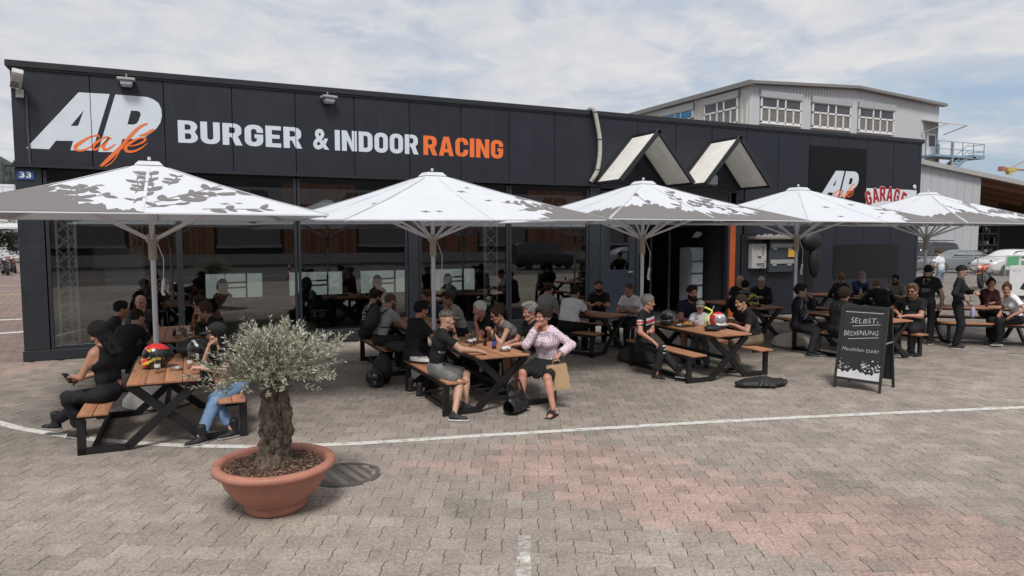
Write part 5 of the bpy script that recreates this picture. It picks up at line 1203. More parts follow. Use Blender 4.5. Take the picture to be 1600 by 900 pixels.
def ik(a, c, l1, l2, pole):
    d = c-a; L_ = np.linalg.norm(d); mx_ = (l1+l2)*.995
    if L_ > mx_: c = a+d*mx_/L_; d = c-a; L_ = mx_
    x = (l1*l1-l2*l2+L_*L_)/(2*L_); h = math.sqrt(max(0, l1*l1-x*x)); u = d/L_; p = pole-(pole@u)*u; return a+u*x+unit(p)*h, c
def rotm(yaw, pitch, roll=0):
    """columns: right, forward, up; yaw left positive, pitch down negative"""
    M = Matrix.Rotation(yaw, 3, 'Z') @ Matrix.Rotation(pitch, 3, 'X') @ Matrix.Rotation(roll, 3, 'Y'); return np.array(M)
def cloth(c, rough=.85, nm='cloth'):
    return mat('%s_%d_%d_%d' % (nm, c[0]*1000, c[1]*1000, c[2]*1000), c, rough, var=.14, vs=9, bump=.25, bs=220, spec=.25)
def skinm(t):
    c = {'pale': (.52, .305, .225), 'fair': (.43, .25, .18), 'tan': (.36, .185, .115), 'red': (.42, .205, .145), 'olive': (.33, .185, .12), 'grey': (.40, .26, .20)}[t]
    return mat('skin_'+t, c, .5, var=.07, vs=30, bump=.06, bs=120, spec=.4), mat('lips_'+t, (c[0]*.8, c[1]*.55, c[2]*.55), .45, var=.05)
EYEW = mat('eye_white', (.38, .35, .33), .3, var=0); EYED = mat('eye_dark', (.03, .02, .015), .25, var=0)
HC = {'black': (.012, .011, .012), 'dark': (.028, .019, .014), 'brown': (.07, .04, .024), 'light': (.20, .12, .065), 'blond': (.30, .18, .09), 'grey': (.19, .18, .17), 'white': (.55, .54, .51), 'salt': (.15, .145, .14), 'ginger': (.13, .078, .048), 'shaved': (.10, .065, .05)}
PEOPLE = {}
def person(key, x, y, face, label, group=None, seat=.45, sex='m', skin='fair', hair='short', hc='dark', beard=None, lean=8, side=0, hy=0, hp=-5, hroll=0, lh=None, rh=None, lf=None, rf=None, top='tee', tc=(.012, .012, .014), legs='trousers', lc=(.014, .014, .017), shoes='shoe', sc=(.02, .02, .022), sole=(.3, .3, .3), cap=None, capc=None, glasses=None, fat=1.0, size=1.0, res=.0165, child=False, seed=1, lout=.0, neck=True, tan=None):
    pe = thing('person', (x, y, 0), face-90, label, 'person', group)
    Z = seat+.10*fat**.5 if seat else .93*size; sit = bool(seat); s = size
    lr, sr = R(lean), R(side)
    up1 = unit(A_(math.sin(sr)*.6, math.sin(lr*.45), math.cos(lr*.45))); up2 = unit(A_(math.sin(sr), math.sin(lr*1.15), math.cos(lr*1.15))); up3 = unit(A_(math.sin(sr), math.sin(lr*1.5), math.cos(lr*1.5)))
    pel = A_(0, 0, Z); wai = pel+up1*.175*s; che = wai+up2*.185*s; c7 = che+up3*.165*s
    rt = A_(1, 0, 0)
    sw = (.178 if sex == 'm' else .152)*s*(.95+.05*fat); shz = c7-up3*.062*s
    SL, SR = shz-rt*sw, shz+rt*sw
    HM = rotm(R(hy), R(hp), R(hroll)); hd = c7+unit(up3*.6+A_(0, 0, .5)+A_(0, .22, 0))*.150*s*(1.0 if not child else .95)+A_(0, .0, .0)
    hs = s if not child else s*1.22
    if child: hd = hd+A_(0, 0, .03)
    ua, fa = .285*s, .25*s
    def hand(spec, S, sg):
        if spec is None: spec = (sg*.16, .30, seat+.20 if sit else .80)
        if spec[0] in ('chin', 'mouth', 'brow'):
            f = HM[:, 1]; tgt = hd+f*(.105 if spec[0] != 'brow' else .12)*hs-HM[:, 2]*{'chin': .175, 'mouth': .15, 'brow': .03}[spec[0]]*hs+rt*sg*.025; ps = spec[1] if len(spec) > 1 else 'relax'; hdir = unit(HM[:, 2]*.85-f*.2-rt*sg*.25); pn = unit(-f+rt*0)
        else:
            tgt = A_(*spec[:3]); ps = spec[3] if len(spec) > 3 else 'relax'; hdir = A_(*spec[4]) if len(spec) > 4 else None; pn = A_(*spec[5]) if len(spec) > 5 else None
        pole = A_(sg*.55, -.15, -.8)
        el, w_ = ik(S, tgt, ua, fa, pole)
        if hdir is None: hdir = unit(unit(w_-el)+A_(0, 0, -.15))
        if pn is None: pn = A_(-sg*.15, 0, -1.)
        yv = unit(hdir); zv = -unit(pn-(pn@yv)*yv); xv = np.cross(yv, zv); M = np.stack([xv, yv, zv], 1)
        return el, w_, ps, M
    eL, wL, pL, ML = hand(lh, SL, -1); eR, wR, pR, MR = hand(rh, SR, 1)
    tl, cl_ = (.43*s, .41*s)
    def leg(spec, sg):
        H = pel+rt*sg*.09*s-A_(0, 0, .01)
        if spec is None: spec = (sg*(.12+lout), .40*s if sit else .02, .0) if sit else (sg*.10, .0, 0)
        a = A_(spec[0], spec[1], spec[2]+.095*s); pole = A_(sg*.12+ (spec[4] if len(spec) > 4 else 0), 1., .55 if sit else .1); yaw = spec[3] if len(spec) > 3 else -sg*8
        k, a = ik(H, a, tl, cl_, pole); return H, k, a, yaw
    HL, kL, aL, yL = leg(lf, -1); HR, kR, aR, yR = leg(rf, 1)
    pts = np.stack([pel, wai, che, c7, SL, SR, eL, wL, eR, wR, kL, aL, kR, aR, HL, HR]); lo, hi = pts.min(0)-.20*max(fat, 1), pts.max(0)+.17
    g = Grid(lo, hi, res)
    fw = np.cross(up2, rt)
    B = np.stack([rt, fw, np.cross(rt, fw)]); Md = B.T @ np.diag([1, 1.28, 1]) @ B; Mw = B.T @ np.diag([1, 1.18, 1]) @ B
    male = sex == 'm'
    tor = {}
    f_ = fat
    tor = g.cap(pel-rt*.062*s-A_(0, .01, .0), pel+rt*.062*s-A_(0, .01, 0), .100*s*f_, .100*s*f_, Mw)/1.09
    tor = smin(tor, g.cap(wai-rt*.04*s, wai+rt*.04*s, (.110 if male else .094)*s*f_, (.110 if male else .094)*s*f_, Md)/1.14, .06)
    if f_ > 1.08: tor = smin(tor, g.ell((pel+wai)/2+fw*.06*f_, A_(.15, .14, .15)*f_*s), .06)
    tor = smin(tor, g.cap(che-rt*.07*s, che+rt*.07*s, .118*s*f_**.7, .118*s*f_**.7, Md)/1.14, .06)
    if not male and not child:
        for q in (-1, 1): tor = smin(tor, g.ell(che+rt*q*.07*s+fw*.085*s-up2*.03*s, A_(.062, .058, .062)*s), .035)
    tor = smin(tor, g.cap(SL+rt*.03-up3*.0, SR-rt*.03-up3*.0, .052*s, .052*s), .05)
    for q in (SL, SR): tor = smin(tor, g.cap(c7-up3*.012, q+(c7-q)*.25, .040*s, .044*s), .03)
    tor = smin(tor, g.cap(c7-up3*.03-rt*.07*s, c7-up3*.03+rt*.07*s, .048*s, .048*s), .04)
    nk = g.cap(c7-up3*.03, hd-HM[:, 2]*.08*hs-HM[:, 1]*.02, .055*s, .050*s if male else .046*s)
    ar = (.050 if male else .042)*s*f_**.6
    UA = [g.cap(S, e, ar*1.06, ar*.84) for S, e in ((SL, eL), (SR, eR))]; FA = [g.cap(e, w_, ar*.84, .027*s) for e, w_ in ((eL, wL), (eR, wR))]
    th = .083*s*f_**.7; kn = .055*s; 
    TH = [g.cap(H, k, th, kn*1.06) for H, k in ((HL, kL), (HR, kR))]
    CA = [smin(g.cap(k, a, kn, .036*s), g.cap(k+(a-k)*.22, k+(a-k)*.45, .052*s, .047*s), .03) for k, a in ((kL, aL), (kR, aR))]
    body = smin(tor, nk, .03); 
    for q in UA: body = smin(body, q, .035)
    for q in FA: body = smin(body, q, .02)
    for q in TH: body = smin(body, q, .035)
    for q in CA: body = smin(body, q, .02)
    Vb, Fb = g.mesh(body); sk, lp = skinm(skin); hm = mat('hair_'+hc, HC[hc], .8, var=.3, vs=60, bump=.8, bs=160, spec=.2)
    hk = 'k' if child else ('fat' if f_ > 1.18 else ('m' if male else 'f')); parts = [(Vb, Fb, 0)]
    for v, f, m in HEADS[hk]: parts.append((xf(v*hs, HM, hd), f, m))
    for W_, M_, ps, sg in ((wL, ML, pL, -1), (wR, MR, pR, 1)):
        v, f = HANDS[ps]; v = v*s*(.9 if not male else 1.0)*(1 if not child else .85)
        if sg < 0: v = v*A_(-1, 1, 1); f = f[:, ::-1]
        parts.append((xf(v, M_, W_), f, 0))
    np_obj('body', parts, [sk, lp, hm if hc != 'shaved' else mat('hair_dark', HC['dark'], .6), EYEW, EYED], pe)
    # ---- clothes
    fo = fold(g, .012, seed); hemz = g.plane(pel-up1*(.03 if sit else .12), up1)
    if top in ('tee', 'tank', 'long', 'jacket', 'knit', 'sleeveless'):
        inf = {'tee': .013, 'tank': .008, 'long': .014, 'jacket': .026, 'knit': .018, 'sleeveless': .010}[top]
        sh = tor-inf
        ln = {'tee': .62, 'tank': 0, 'long': 1, 'jacket': 1, 'knit': 1, 'sleeveless': .14}[top]
        for i, (S, e, w_) in enumerate(((SL, eL, wL), (SR, eR, wR))):
            if ln:
                k1 = min(1, ln); E = S+(e-S)*k1; sl = g.cap(S, E, ar*1.04+inf*.6, ar*.9+inf+(.010 if ln < 1 else .004)); sl = smax(sl, g.plane(E, e-S), .006) if ln < 1 else sl
                sh = smin(sh, sl, .03)
                if ln >= 1:
                    W2 = e+(w_-e)*(.97 if top != 'knit' else .9); s2 = smax(g.cap(e, W2, ar*.86+inf+.004, .030*s+inf+(.012 if top == 'knit' else 0)), g.plane(W2, w_-e), .005); sh = smin(sh, s2, .02)
            else:
                sh = smax(sh, -g.cap(S-A_(0, 0, .05)+rt*(-1 if i == 0 else 1)*.02, S+A_(0, 0, .12)+rt*(-1 if i == 0 else 1)*.03, .058*s, .07*s), .012)
        sh = smax(sh, -hemz, .008) if True else sh
        hb = c7+fw*.03+up3*.035; nr = {'tee': .062, 'tank': .088, 'long': .060, 'jacket': .056, 'knit': .085, 'sleeveless': .075}[top]*s
        sh = smax(sh+fo*(1.6 if top == 'jacket' else 1), -g.ell(hb, (nr, nr*(1.15 if top != 'tank' else 1.3), nr)), .008)
        tm = tc if not isinstance(tc, tuple) else cloth(tc, .8 if top != 'jacket' else .6)
        Vs, Fs = g.mesh(sh); shirt = np_obj({'tee': 'shirt', 'tank': 'tank_top', 'long': 'sweater', 'jacket': 'jacket', 'knit': 'knit_top', 'sleeveless': 'shirt'}[top], [(Vs, Fs, 0)], [tm], pe)
    else: shirt = None; Vs, Fs = Vb, Fb
    inf = .014 if legs != 'skirt' else .012; frac = {'trousers': 1, 'shorts': .93, 'skirt': .9}[legs]
    lg = smin(tor-inf, 99+0*tor, .01)
    if legs == 'skirt':
        a1 = HL+(kL-HL)*.95; b1 = HR+(kR-HR)*.95; cc = smin(g.cap(HL, a1, th+inf, kn+.03), g.cap(HR, b1, th+inf, kn+.03), .12); lg = smin(lg, cc, .05); lg = smin(lg, g.cap((HL+HR)/2, (a1+b1)/2, .09, .06), .05); lg = smax(lg, g.plane((a1+b1)/2+(unit(kL-HL))*.02, unit(kL-HL+kR-HR)), .008)
    for i, (H, k, a) in enumerate(((HL, kL, aL), (HR, kR, aR))):
        if legs == 'skirt': break
        if legs == 'trousers':
            bt = a+(k-a)*(-.04 if shoes != 'boot' else .14)
            t = smin(g.cap(H, k, th+inf, kn+inf+.004), smax(g.cap(k, bt, kn+inf+.006, .040*s+inf+.012), g.plane(bt, a-k), .006), .025)
        else:
            K2 = H+(k-H)*frac; t = smax(g.cap(H, K2, th+inf-.002, kn+inf+.020), g.plane(K2, k-H), .006)
        lg = smin(lg, t, .02)
    lg = smax(lg+fo*1.25, g.plane(wai-up1*.07, up1), .006)
    lm = lc if not isinstance(lc, tuple) else cloth(lc, .85); Vl, Fl = g.mesh(lg)
    trs = np_obj({'trousers': 'trousers', 'shorts': 'shorts', 'skirt': 'skirt'}[legs], [(Vl, Fl, 0)], [lm], pe)
    # ---- shoes
    if shoes == 'sandal':
        for a, yw in ((aL, yL), (aR, yR)):
            q = MB(); q.tube([(0, -.05, -.01), (0, .03, -.048), (0, .10, -.062), (0, .165, -.074)], [.034, .036, .040, .022], 10, flat=.62); fo_ = q.build('foot', sk, pe, True)
            o1 = MB().box((0, .045, -.084), (.095, .25, .018), None, 0, .008).build('sandal', TBL, pe, True); MB().tube([(-.045, .09, -.075), (-.03, .09, -.030), (.03, .09, -.030), (.045, .09, -.075)], .014, 6, flat=1.6).tube([(-.045, .03, -.075), (-.03, .03, -.020), (.03, .03, -.020), (.045, .03, -.075)], .012, 6).build('strap', TBL, o1, True)
            for z_ in (fo_, o1): z_.location = (a[0], a[1], max(.0955*s, a[2])); z_.rotation_euler = (0, 0, R(yw))
    elif shoes:
        k2 = 'boot' if shoes == 'boot' else 'shoe'
        um = cloth(sc, .5, 'leather'); om = cloth(sole, .7, 'rubber')
        for a, yw in ((aL, yL), (aR, yR)):
            key_ = (k2, sc, sole, s)
            if key_ not in SHME:
                (v1, f1), (v2, f2) = SHOES[k2]; o1 = np_obj('shoe', [(v1*s, f1, 0)], [um], pe); o2 = np_obj('sole', [(v2*s, f2, 0)], [om], o1); SHME[key_] = (o1.data, o2.data)
            else:
                o1 = bpy.data.objects.new('shoe', SHME[key_][0]); col.objects.link(o1); o1.parent = pe; o2 = bpy.data.objects.new('sole', SHME[key_][1]); col.objects.link(o2); o2.parent = o1
            o1.location = a; o1.rotation_euler = (0, 0, R(yw)); o1.location.z = max(.0955*s, a[2])
    # ---- hair, beard, hat, glasses in head space
    hg = Grid((-.15, -.18, -.30 if hair in ('long', 'bob', 'ponytail') else -.16), (.15, .15, .17), .0085 if res < .018 else .0105)
    rs = np.random.RandomState(seed+5); Pn = hg.P; strand = .0055*np.sin(Pn[..., 0]*210+3*np.sin(Pn[..., 2]*30)+seed)*np.sin(Pn[..., 1]*90+2*np.sin(Pn[..., 2]*45))
    sc_h = hg.ell((0, -.014, .038), (.078, .101, .094))
    face_cut = lambda z0, yb=.052: smin(hg.ell((0, .10, z0), (.066, .062, .085)), hg.plane((0, yb, 0), (0, -1, 0))+0*Pn[..., 0]+.2, .01)
    H_ = None
    lowz = lambda z: smax(-hg.plane((0, 0, z), (0, 0, 1))*1.0, -hg.plane((0, .0, z), (0, -.55, .8)), .01)
    if hair in ('short', 'buzz', 'quiff', 'curly', 'messy'):
        th_ = {'short': .009, 'buzz': .003, 'quiff': .011, 'curly': .026, 'messy': .017}[hair]
        H_ = sc_h-th_+strand*(2.4 if hair in ('curly', 'messy') else .8)
        if hair in ('quiff', 'messy'): H_ = smin(H_, hg.ell((0, .05, .118), (.055, .05, .026))-.0+strand*2, .03)
        if hair == 'curly': H_ = H_+.011*np.sin(Pn[..., 0]*75)*np.sin(Pn[..., 1]*80)*np.sin(Pn[..., 2]*78)
        H_ = smax(H_, -hg.ell((0, .128, .012), (.092, .082, .088)), .008); H_ = smax(H_, -hg.plane((0, -.045, -.060), (0, -.28, 1)), .01)
        H_ = smax(H_, -hg.ell((0, .055, -.07), (.2, .10, .085)), .01)
        if hair != 'curly':
            for q in (-1, 1): H_ = smax(H_, -hg.ell((q*.085, .0, -.02), (.02, .024, .036)), .004)
    elif hair in ('long', 'bob', 'ponytail', 'bun'):
        H_ = sc_h-.011+strand; H_ = smax(H_, -hg.ell((0, .122, .0), (.078, .084, .098)), .01)
        if hair in ('long', 'bob'):
            bz = -.27 if hair == 'long' else -.10
            fl = hg.cap((0, -.05, .02), (0, -.075, bz), .070, .050, np.diag([.85, 1.25, 1]))
            for q in (-1, 1): fl = smin(fl, hg.cap((q*.068, -.01, .0), (q*.066, -.005 if hair == 'bob' else -.045, bz), .022, .018), .02)
            fl = smax(fl, -hg.ell((0, .10, -.05), (.060, .09, .16)), .01); H_ = smin(H_, fl+strand*3, .02)
            if hair == 'bob': H_ = smin(H_, hg.ell((0, .065, .085), (.06, .035, .025)), .02)
        else:
            H_ = smax(H_, -hg.plane((0, -.04, -.06), (0, -.3, 1)), .01)
            if hair == 'ponytail': H_ = smin(H_, hg.cap((0, -.10, .07), (0, -.15, .045), .024, .034), .015); H_ = smin(H_, hg.cap((0, -.15, .045), (.02, -.145, -.16), .036, .016)+strand*1.5, .015)
            else: H_ = smin(H_, hg.ell((0, -.06, .135), (.035, .035, .03)), .012)
    elif hair == 'bald': H_ = None
    if H_ is not None and not (cap and hair == 'buzz'):
        if cap: H_ = smax(H_, hg.plane((0, 0, .055), (0, .0, 1)), .01)
        v, f = hg.mesh(H_)
        if len(f): np_obj('hair', [(xf(v*hs, HM, hd), f, 0)], [hm], pe)
    if beard:
        bd = HEADS[hk]; g3 = Grid((-.09, -.02, -.15), (.09, .125, -.01), .0085)
        b_ = g3.ell((0, .012, -.025), (.073, .083, .092)); b_ = smin(b_, g3.cap((-.02, .062, -.098), (.02, .062, -.098), .020+beard*.4, .020+beard*.4), .03)
        for q in (-1, 1): b_ = smin(b_, g3.cap((q*.052, .0, -.066), (q*.016, .056, -.094), .020, .020), .03)
        b_ = b_-.004-beard*.5+.003*np.sin(g3.P[..., 0]*200)*np.sin(g3.P[..., 2]*180); b_ = smax(b_, g3.plane((0, .1, -.036), (0, .16, 1)), .012); b_ = smax(b_, -g3.ell((0, .105, -.0585), (.021, .03, .0085)), .004)
        b_ = smax(b_, -g3.ell((0, .13, -.02), (.045, .06, .03)), .012); b_ = smax(b_, -g3.plane((0, -.002, 0), (0, 1, 0)), .01)
        v, f = g3.mesh(b_); np_obj('beard', [(xf(v*hs, HM, hd), f, 0)], [hm], pe)
    def hp_(mb, name, m, parent=pe, smooth=True):
        mb.v = [tuple(HM @ (np.array(p)*hs)+hd) for p in mb.v]; return mb.build(name, m, parent, smooth)
    if cap:
        cm = capc if hasattr(capc, 'node_tree') else cloth(capc or (.02, .02, .022), .85); hgc = Grid((-.12, -.13, .0), (.12, .22, .15), .0085)
        c_ = hgc.ell((0, -.012, .040), (.089, .111, .098)); c_ = smax(c_, -hgc.plane((0, 0, .052), (0, -.12, 1)), .006); rotb = -1 if cap == 'back' else 1
        q = MB(); n_ = 12
        if cap in ('front', 'back'):
            tv = []
            for i in range(n_+1):
                a = math.pi*(i/n_)*.56+math.pi*.22
                for rr_, dz in ((.088, .0), (.118+.052*math.sin(math.pi*i/n_)**.6, -.016)): tv.append((math.cos(a)*rr_*.86, rotb*(math.sin(a)*rr_*1.12-.006), .052+dz-.010*abs(math.cos(a))))
            for i in range(n_+1):
                for k_ in (0, 1): p = tv[2*i+k_]; tv.append((p[0], p[1], p[2]-.006))
            o_ = 2*(n_+1); fs = []
            for i in range(n_): fs += [(2*i, 2*i+1, 2*i+3, 2*i+2), (o_+2*i, o_+2*i+2, o_+2*i+3, o_+2*i+1), (2*i+1, o_+2*i+1, o_+2*i+3, 2*i+3)]
            q.add(tv, fs)
        if cap == 'beanie': c_ = hgc.ell((0, -.016, .045), (.092, .113, .105)); c_ = smax(c_, -hgc.plane((0, 0, .035), (0, -.25, 1)), .006)
        v, f = hgc.mesh(c_); co = np_obj('cap', [(xf(v*hs, HM, hd), f, 0)], [cm], pe)
        if q.v: hp_(q, 'brim', cm, co)
    if glasses:
        gm = mat('sunglass_black', (.008, .008, .009), .15); q = MB(); zt = .115 if glasses == 'up' else .002; yt = .072 if glasses == 'up' else .100
        for s_ in (-1, 1):
            if glasses == 'clear':
                for i in range(10): a0, a1 = i*.628, (i+1)*.628; q.bar((s_*.032+.024*math.cos(a0), yt, zt+.018*math.sin(a0)), (s_*.032+.024*math.cos(a1), yt, zt+.018*math.sin(a1)), .004)
            else: q.ball((s_*.032, yt, zt), .022, 10, sc=(1.15, .22, .9))
            q.bar((s_*.056, yt-.002, zt+.004), (s_*.080, .0, zt+.008), .005)
        q.bar((-.012, yt+.002, zt+.006), (.012, yt+.002, zt+.006), .005); hp_(q, 'glasses', gm)
    PEOPLE[key] = dict(o=pe, shirt=(Vs, Fs), legs=(Vl, Fl), hd=hd, HM=HM, wL=wL, wR=wR, ML=ML, MR=MR, che=che, pel=pel, up=up2, fw=fw, rt=rt, SL=SL, SR=SR, eL=eL, eR=eR, kL=kL, kR=kR, hs=hs, c7=c7)
    return pe
def print_on(key, name, polys, mt, origin, nrm, up, on='shirt', off=.004):
    """project flat artwork (verts, faces in metres) on a garment"""
    Pd = PEOPLE[key]; Vt, F = Pd[on]; bv = BVHTree.FromPolygons(Vt.tolist(), np.asarray(F).tolist()); n = V(unit(np.array(nrm, float))); u = V(unit(np.array(up, float))); r = u.cross(n).normalized(); u = n.cross(r)
    m = MB(); O = V(origin)
    for vs, fs in polys:
        out = []; ok = []
        for x, y in vs:
            p = O+r*x+u*y+n*.5; hit = bv.ray_cast(p, -n, 1.2)
            out.append(hit[0]+n*off if hit[0] else O+r*x+u*y); ok.append(hit[0] is not None)
        m.add(out, [f for f in fs if all(ok[i] for i in f)])
    if m.f: return m.build(name, mt, Pd['o'])
def grid_rect(x0, x1, y0, y1, n=6, mth=4):
    vs = [(x0+(x1-x0)*i/n, y0+(y1-y0)*j/mth) for j in range(mth+1) for i in range(n+1)]
    return vs, [(j*(n+1)+i, j*(n+1)+i+1, (j+1)*(n+1)+i+1, (j+1)*(n+1)+i) for j in range(mth) for i in range(n)]
def stroke(pts, w_=.006, n=5):
    P = catmull(pts, n); L1, L2 = [], []
    for i, p in enumerate(P):
        d = P[min(i+1, len(P)-1)]-P[max(i-1, 0)]; d = d/(np.linalg.norm(d)+1e-9); q = np.array([-d[1], d[0]])*w_/2; L1.append(tuple(p+q)); L2.append(tuple(p-q))
    k = len(P); return L1+L2, [(i, i+1, k+i+1, k+i) for i in range(k-1)]
def txt_on(t, w_, h_, ang=0, bold=.0):
    vs, fs = text_polys(t, 1, bold); xa, xb = min(v[0] for v in vs), max(v[0] for v in vs); c_, s_ = math.cos(ang), math.sin(ang)
    q = [((a-xa)/(xb-xa)*w_-w_/2, b*h_/.73) for a, b in vs]; return [(x*c_-y*s_, x*s_+y*c_) for x, y in q], fs
# ---------------------------------------------------------------- who sits where
def lf_(x, y, face, wx, wy, z=0, yaw=0):
    a = R(face-90); dx, dy = wx-x, wy-y; return (dx*math.cos(a)+dy*math.sin(a), -dx*math.sin(a)+dy*math.cos(a), z, yaw)
BK = (.012, .012, .014); NAVY = (.012, .018, .035); GRY = (.20, .20, .20); WHT = (.74, .75, .78); MAR = (.055, .014, .018)
KHAKI = (.15, .125, .085); DENIM = (.12, .20, .33)
def denim():
    m = mat('denim', (.13, .22, .36), .85, var=.28, vs=7, bump=.3, bs=250); return m
def mesh_knit():
    m = mat('pink_mesh_knit', (.52, .37, .46), .9, var=.1, vs=20); nt = m.node_tree; b = nt.nodes['Principled BSDF']
    tc_ = N(nt, 'ShaderNodeTexCoord'); v = N(nt, 'ShaderNodeTexVoronoi', i_Scale=48, i_Randomness=.12); L(nt, tc_.outputs['Object'], v.inputs['Vector'])
    mr = N(nt, 'ShaderNodeMapRange', i_1=.22, i_2=.48, i_3=.10, i_4=1.25); L(nt, v.outputs['Distance'], mr.inputs[0])
    sc_ = N(nt, 'ShaderNodeVectorMath', operation='SCALE'); sc_.inputs[0].default_value = (.56, .455, .52); L(nt, mr.outputs[0], sc_.inputs['Scale']); L(nt, sc_.outputs[0], b.inputs['Base Color']); return m
def pattern(name, c1, c2, scale):
    m = mat(name, c1, .85); nt = m.node_tree; b = nt.nodes['Principled BSDF']; tc_ = N(nt, 'ShaderNodeTexCoord')
    n = N(nt, 'ShaderNodeTexNoise', i_Scale=scale, i_Detail=3, i_Roughness=.6); L(nt, tc_.outputs['Object'], n.inputs['Vector']); r = N(nt, 'ShaderNodeValToRGB'); r.color_ramp.interpolation = 'CONSTANT'
    r.color_ramp.elements[0].color = (*c1, 1); r.color_ramp.elements[1].color = (*c2, 1); r.color_ramp.elements[1].position = .5; L(nt, n.outputs['Fac'], r.inputs[0]); L(nt, r.outputs[0], b.inputs['Base Color']); return m
GT = 'diners at the picnic tables'
def P_(k, x, y, f, lb_, **kw): return person(k, x, y, f, lb_, GT, **kw)
T_ = .775
# table 1
P_('A', 1.92, -6.26, 146, 'woman in black tank top with long black hair looking at her phone on bench end', sex='f', skin='tan', hair='long', hc='black', lean=3, hy=12, hp=-28, top='tank', shoes='boot', lh=(-.10, .34, .74, 'grip'), rh=(.06, .33, .70, 'relax'),
   lf=lf_(1.92, -6.26, 146, 1.62, -6.05), rf=lf_(1.92, -6.26, 146, 1.22, -5.72), seed=3)
P_('B', 1.86, -4.05, 48, 'man in black T-shirt seen from behind with elbow on the left rear table', hair='buzz', hc='dark', skin='fair', lean=30, hy=-8, hp=-4, rh=('chin', 'relax'), lh=(-.1, .42, T_), fat=1.12, lc=BK, seed=4)
P_('B2', 1.58, -2.95, 10, 'dark haired person mostly hidden behind the man in black at left', hair='short', hc='black', skin='tan', lean=20, rh=(.1, .4, T_), lh=(-.1, .4, T_), res=.021, seed=5)
P_('C', 1.95, -1.98, -60, 'bald man facing the camera behind the left rear table', hair='bald', hc='dark', skin='red', lean=14, hy=-10, rh=('chin', 'relax'), tc=(.05, .05, .06), res=.021, seed=6)
P_('D', 3.18, -2.45, 182, 'dark haired woman with sunglasses eating at the left rear table', sex='f', hair='long', hc='dark', skin='fair', lean=20, hp=-14, glasses='dark', top='long', tc=pattern('leopard_print', (.20, .07, .03), (.07, .025, .015), 30), lh=('mouth', 'pinch'), rh=('mouth', 'pinch'), res=.021, seed=7)
P_('E', 3.28, -3.45, 184, 'woman with tied brown hair and black top resting her mouth on folded hands', sex='f', hair='bun', hc='brown', skin='fair', lean=24, hp=-8, lh=('mouth', 'relax'), rh=('mouth', 'grip'), top='long', res=.019, seed=8)
P_('F', 3.28, -6.28, 205, 'woman in blue jeans and black cap leaning on the table behind the olive tree', sex='f', hair='long', hc='black', skin='pale', lean=20, side=-4, hy=-18, hp=-6, cap='front', top='tee', lc=denim(), shoes='boot', rh=('chin', 'relax'), lh=(-.14, .50, T_+.04, 'grip'),
   rf=lf_(3.28, -6.28, 205, 3.2, -6.72), lf=lf_(3.28, -6.28, 205, 2.86, -6.86), seed=9)
# table 2
P_('G', 5.66, -2.75, 15, 'man in black T-shirt with white back print bending over the rear bench', hair='quiff', hc='dark', skin='fair', beard=.008, lean=16, hp=-22, rh=(.05, .45, T_), lh=(-.1, .45, T_), lc=BK, seed=10)
P_('H', 5.70, -3.62, 12, 'bearded man in pale grey T-shirt with black backpack and glasses eating', hair='buzz', hc='ginger', skin='fair', beard=.014, glasses='clear', lean=16, hp=-8, tc=(.33, .35, .34), rh=('mouth', 'pinch'), lh=(-.05, .42, .86, 'pinch'), lc=(.03, .03, .032), fat=1.08, seed=11)
P_('I', 5.76, -5.32, 8, 'man with black hair, black T-shirt and white waistband beside the camouflage cap', hair='quiff', hc='black', skin='tan', lean=11, hp=-8, rh=(.02, .44, .86, 'pinch'), lh=(-.1, .44, .86, 'pinch'), lc=BK, shoes='boot', fat=1.08, lf=lf_(5.76, -5.32, 8, 5.72, -5.4), rf=lf_(5.76, -5.32, 8, 5.75, -5.75), seed=12)
P_('J', 5.74, -6.45, -12, 'man in camouflage cap, black T-shirt and grey shorts with hand on his mouth', hair='buzz', hc='grey', skin='fair', lean=11, side=5, hy=4, hp=-4, cap='front', capc=pattern('camo_cap', (.085, .075, .06), (.03, .028, .025), 28), legs='shorts', lc=pattern('grey_wash', (.15, .15, .15), (.10, .105, .10), 5), lh=('mouth', 'relax'), rh=(.22, .55, T_+.02, 'relax'), sc=(.03, .03, .033), sole=(.6, .6, .58),
   rf=lf_(5.74, -6.45, -12, 5.76, -7.12, 0, -20), lf=lf_(5.74, -6.45, -12, 6.05, -6.75, 0, 5), seed=13)
P_('K', 7.18, -2.55, 183, 'young man in navy T-shirt behind the second parasol pole', hair='quiff', hc='brown', skin='tan', lean=24, hp=-15, tc=(.035, .05, .085), lh=(-.02, .40, T_), rh=(.1, .42, T_), res=.02, seed=14)
P_('L', 7.30, -3.28, 184, 'young man in beige T-shirt with brown hair eating right of the second pole', hair='quiff', hc='brown', skin='tan', lean=22, hp=-12, tc=(.36, .335, .30), lh=('mouth', 'pinch'), rh=(.1, .42, T_), res=.02, seed=15)
P_('M', 7.14, -5.20, 184, 'white haired man in black T-shirt with tattooed arm and hand on his face', hair='short', hc='white', skin='red', lean=22, hp=-8, lh=('chin', 'relax'), rh=(.05, .42, T_), fat=1.1, seed=16)
P_('N', 7.25, -5.72, 184, 'woman in grey sleeveless top with dark braid eating a burger', sex='f', hair='ponytail', hc='dark', skin='fair', lean=26, hp=-24, top='sleeveless', tc=(.155, .145, .145), lh=(-.03, .42, .90, 'pinch'), rh=(.05, .42, .90, 'pinch'), glasses='clear', seed=17)
P_('O', 7.36, -6.22, 188, 'tanned older man with grey hair and sunglasses pushed up on his head', hair='messy', hc='grey', skin='red', lean=8, hp=-8, glasses='up', top='tee', tc=BK, lh=(-.1, .48, T_, 'flat'), rh=(.12, .40, T_, 'flat'), legs='shorts', lc=pattern('camo_shorts', (.08, .07, .045), (.04, .04, .03), 18), seed=18)
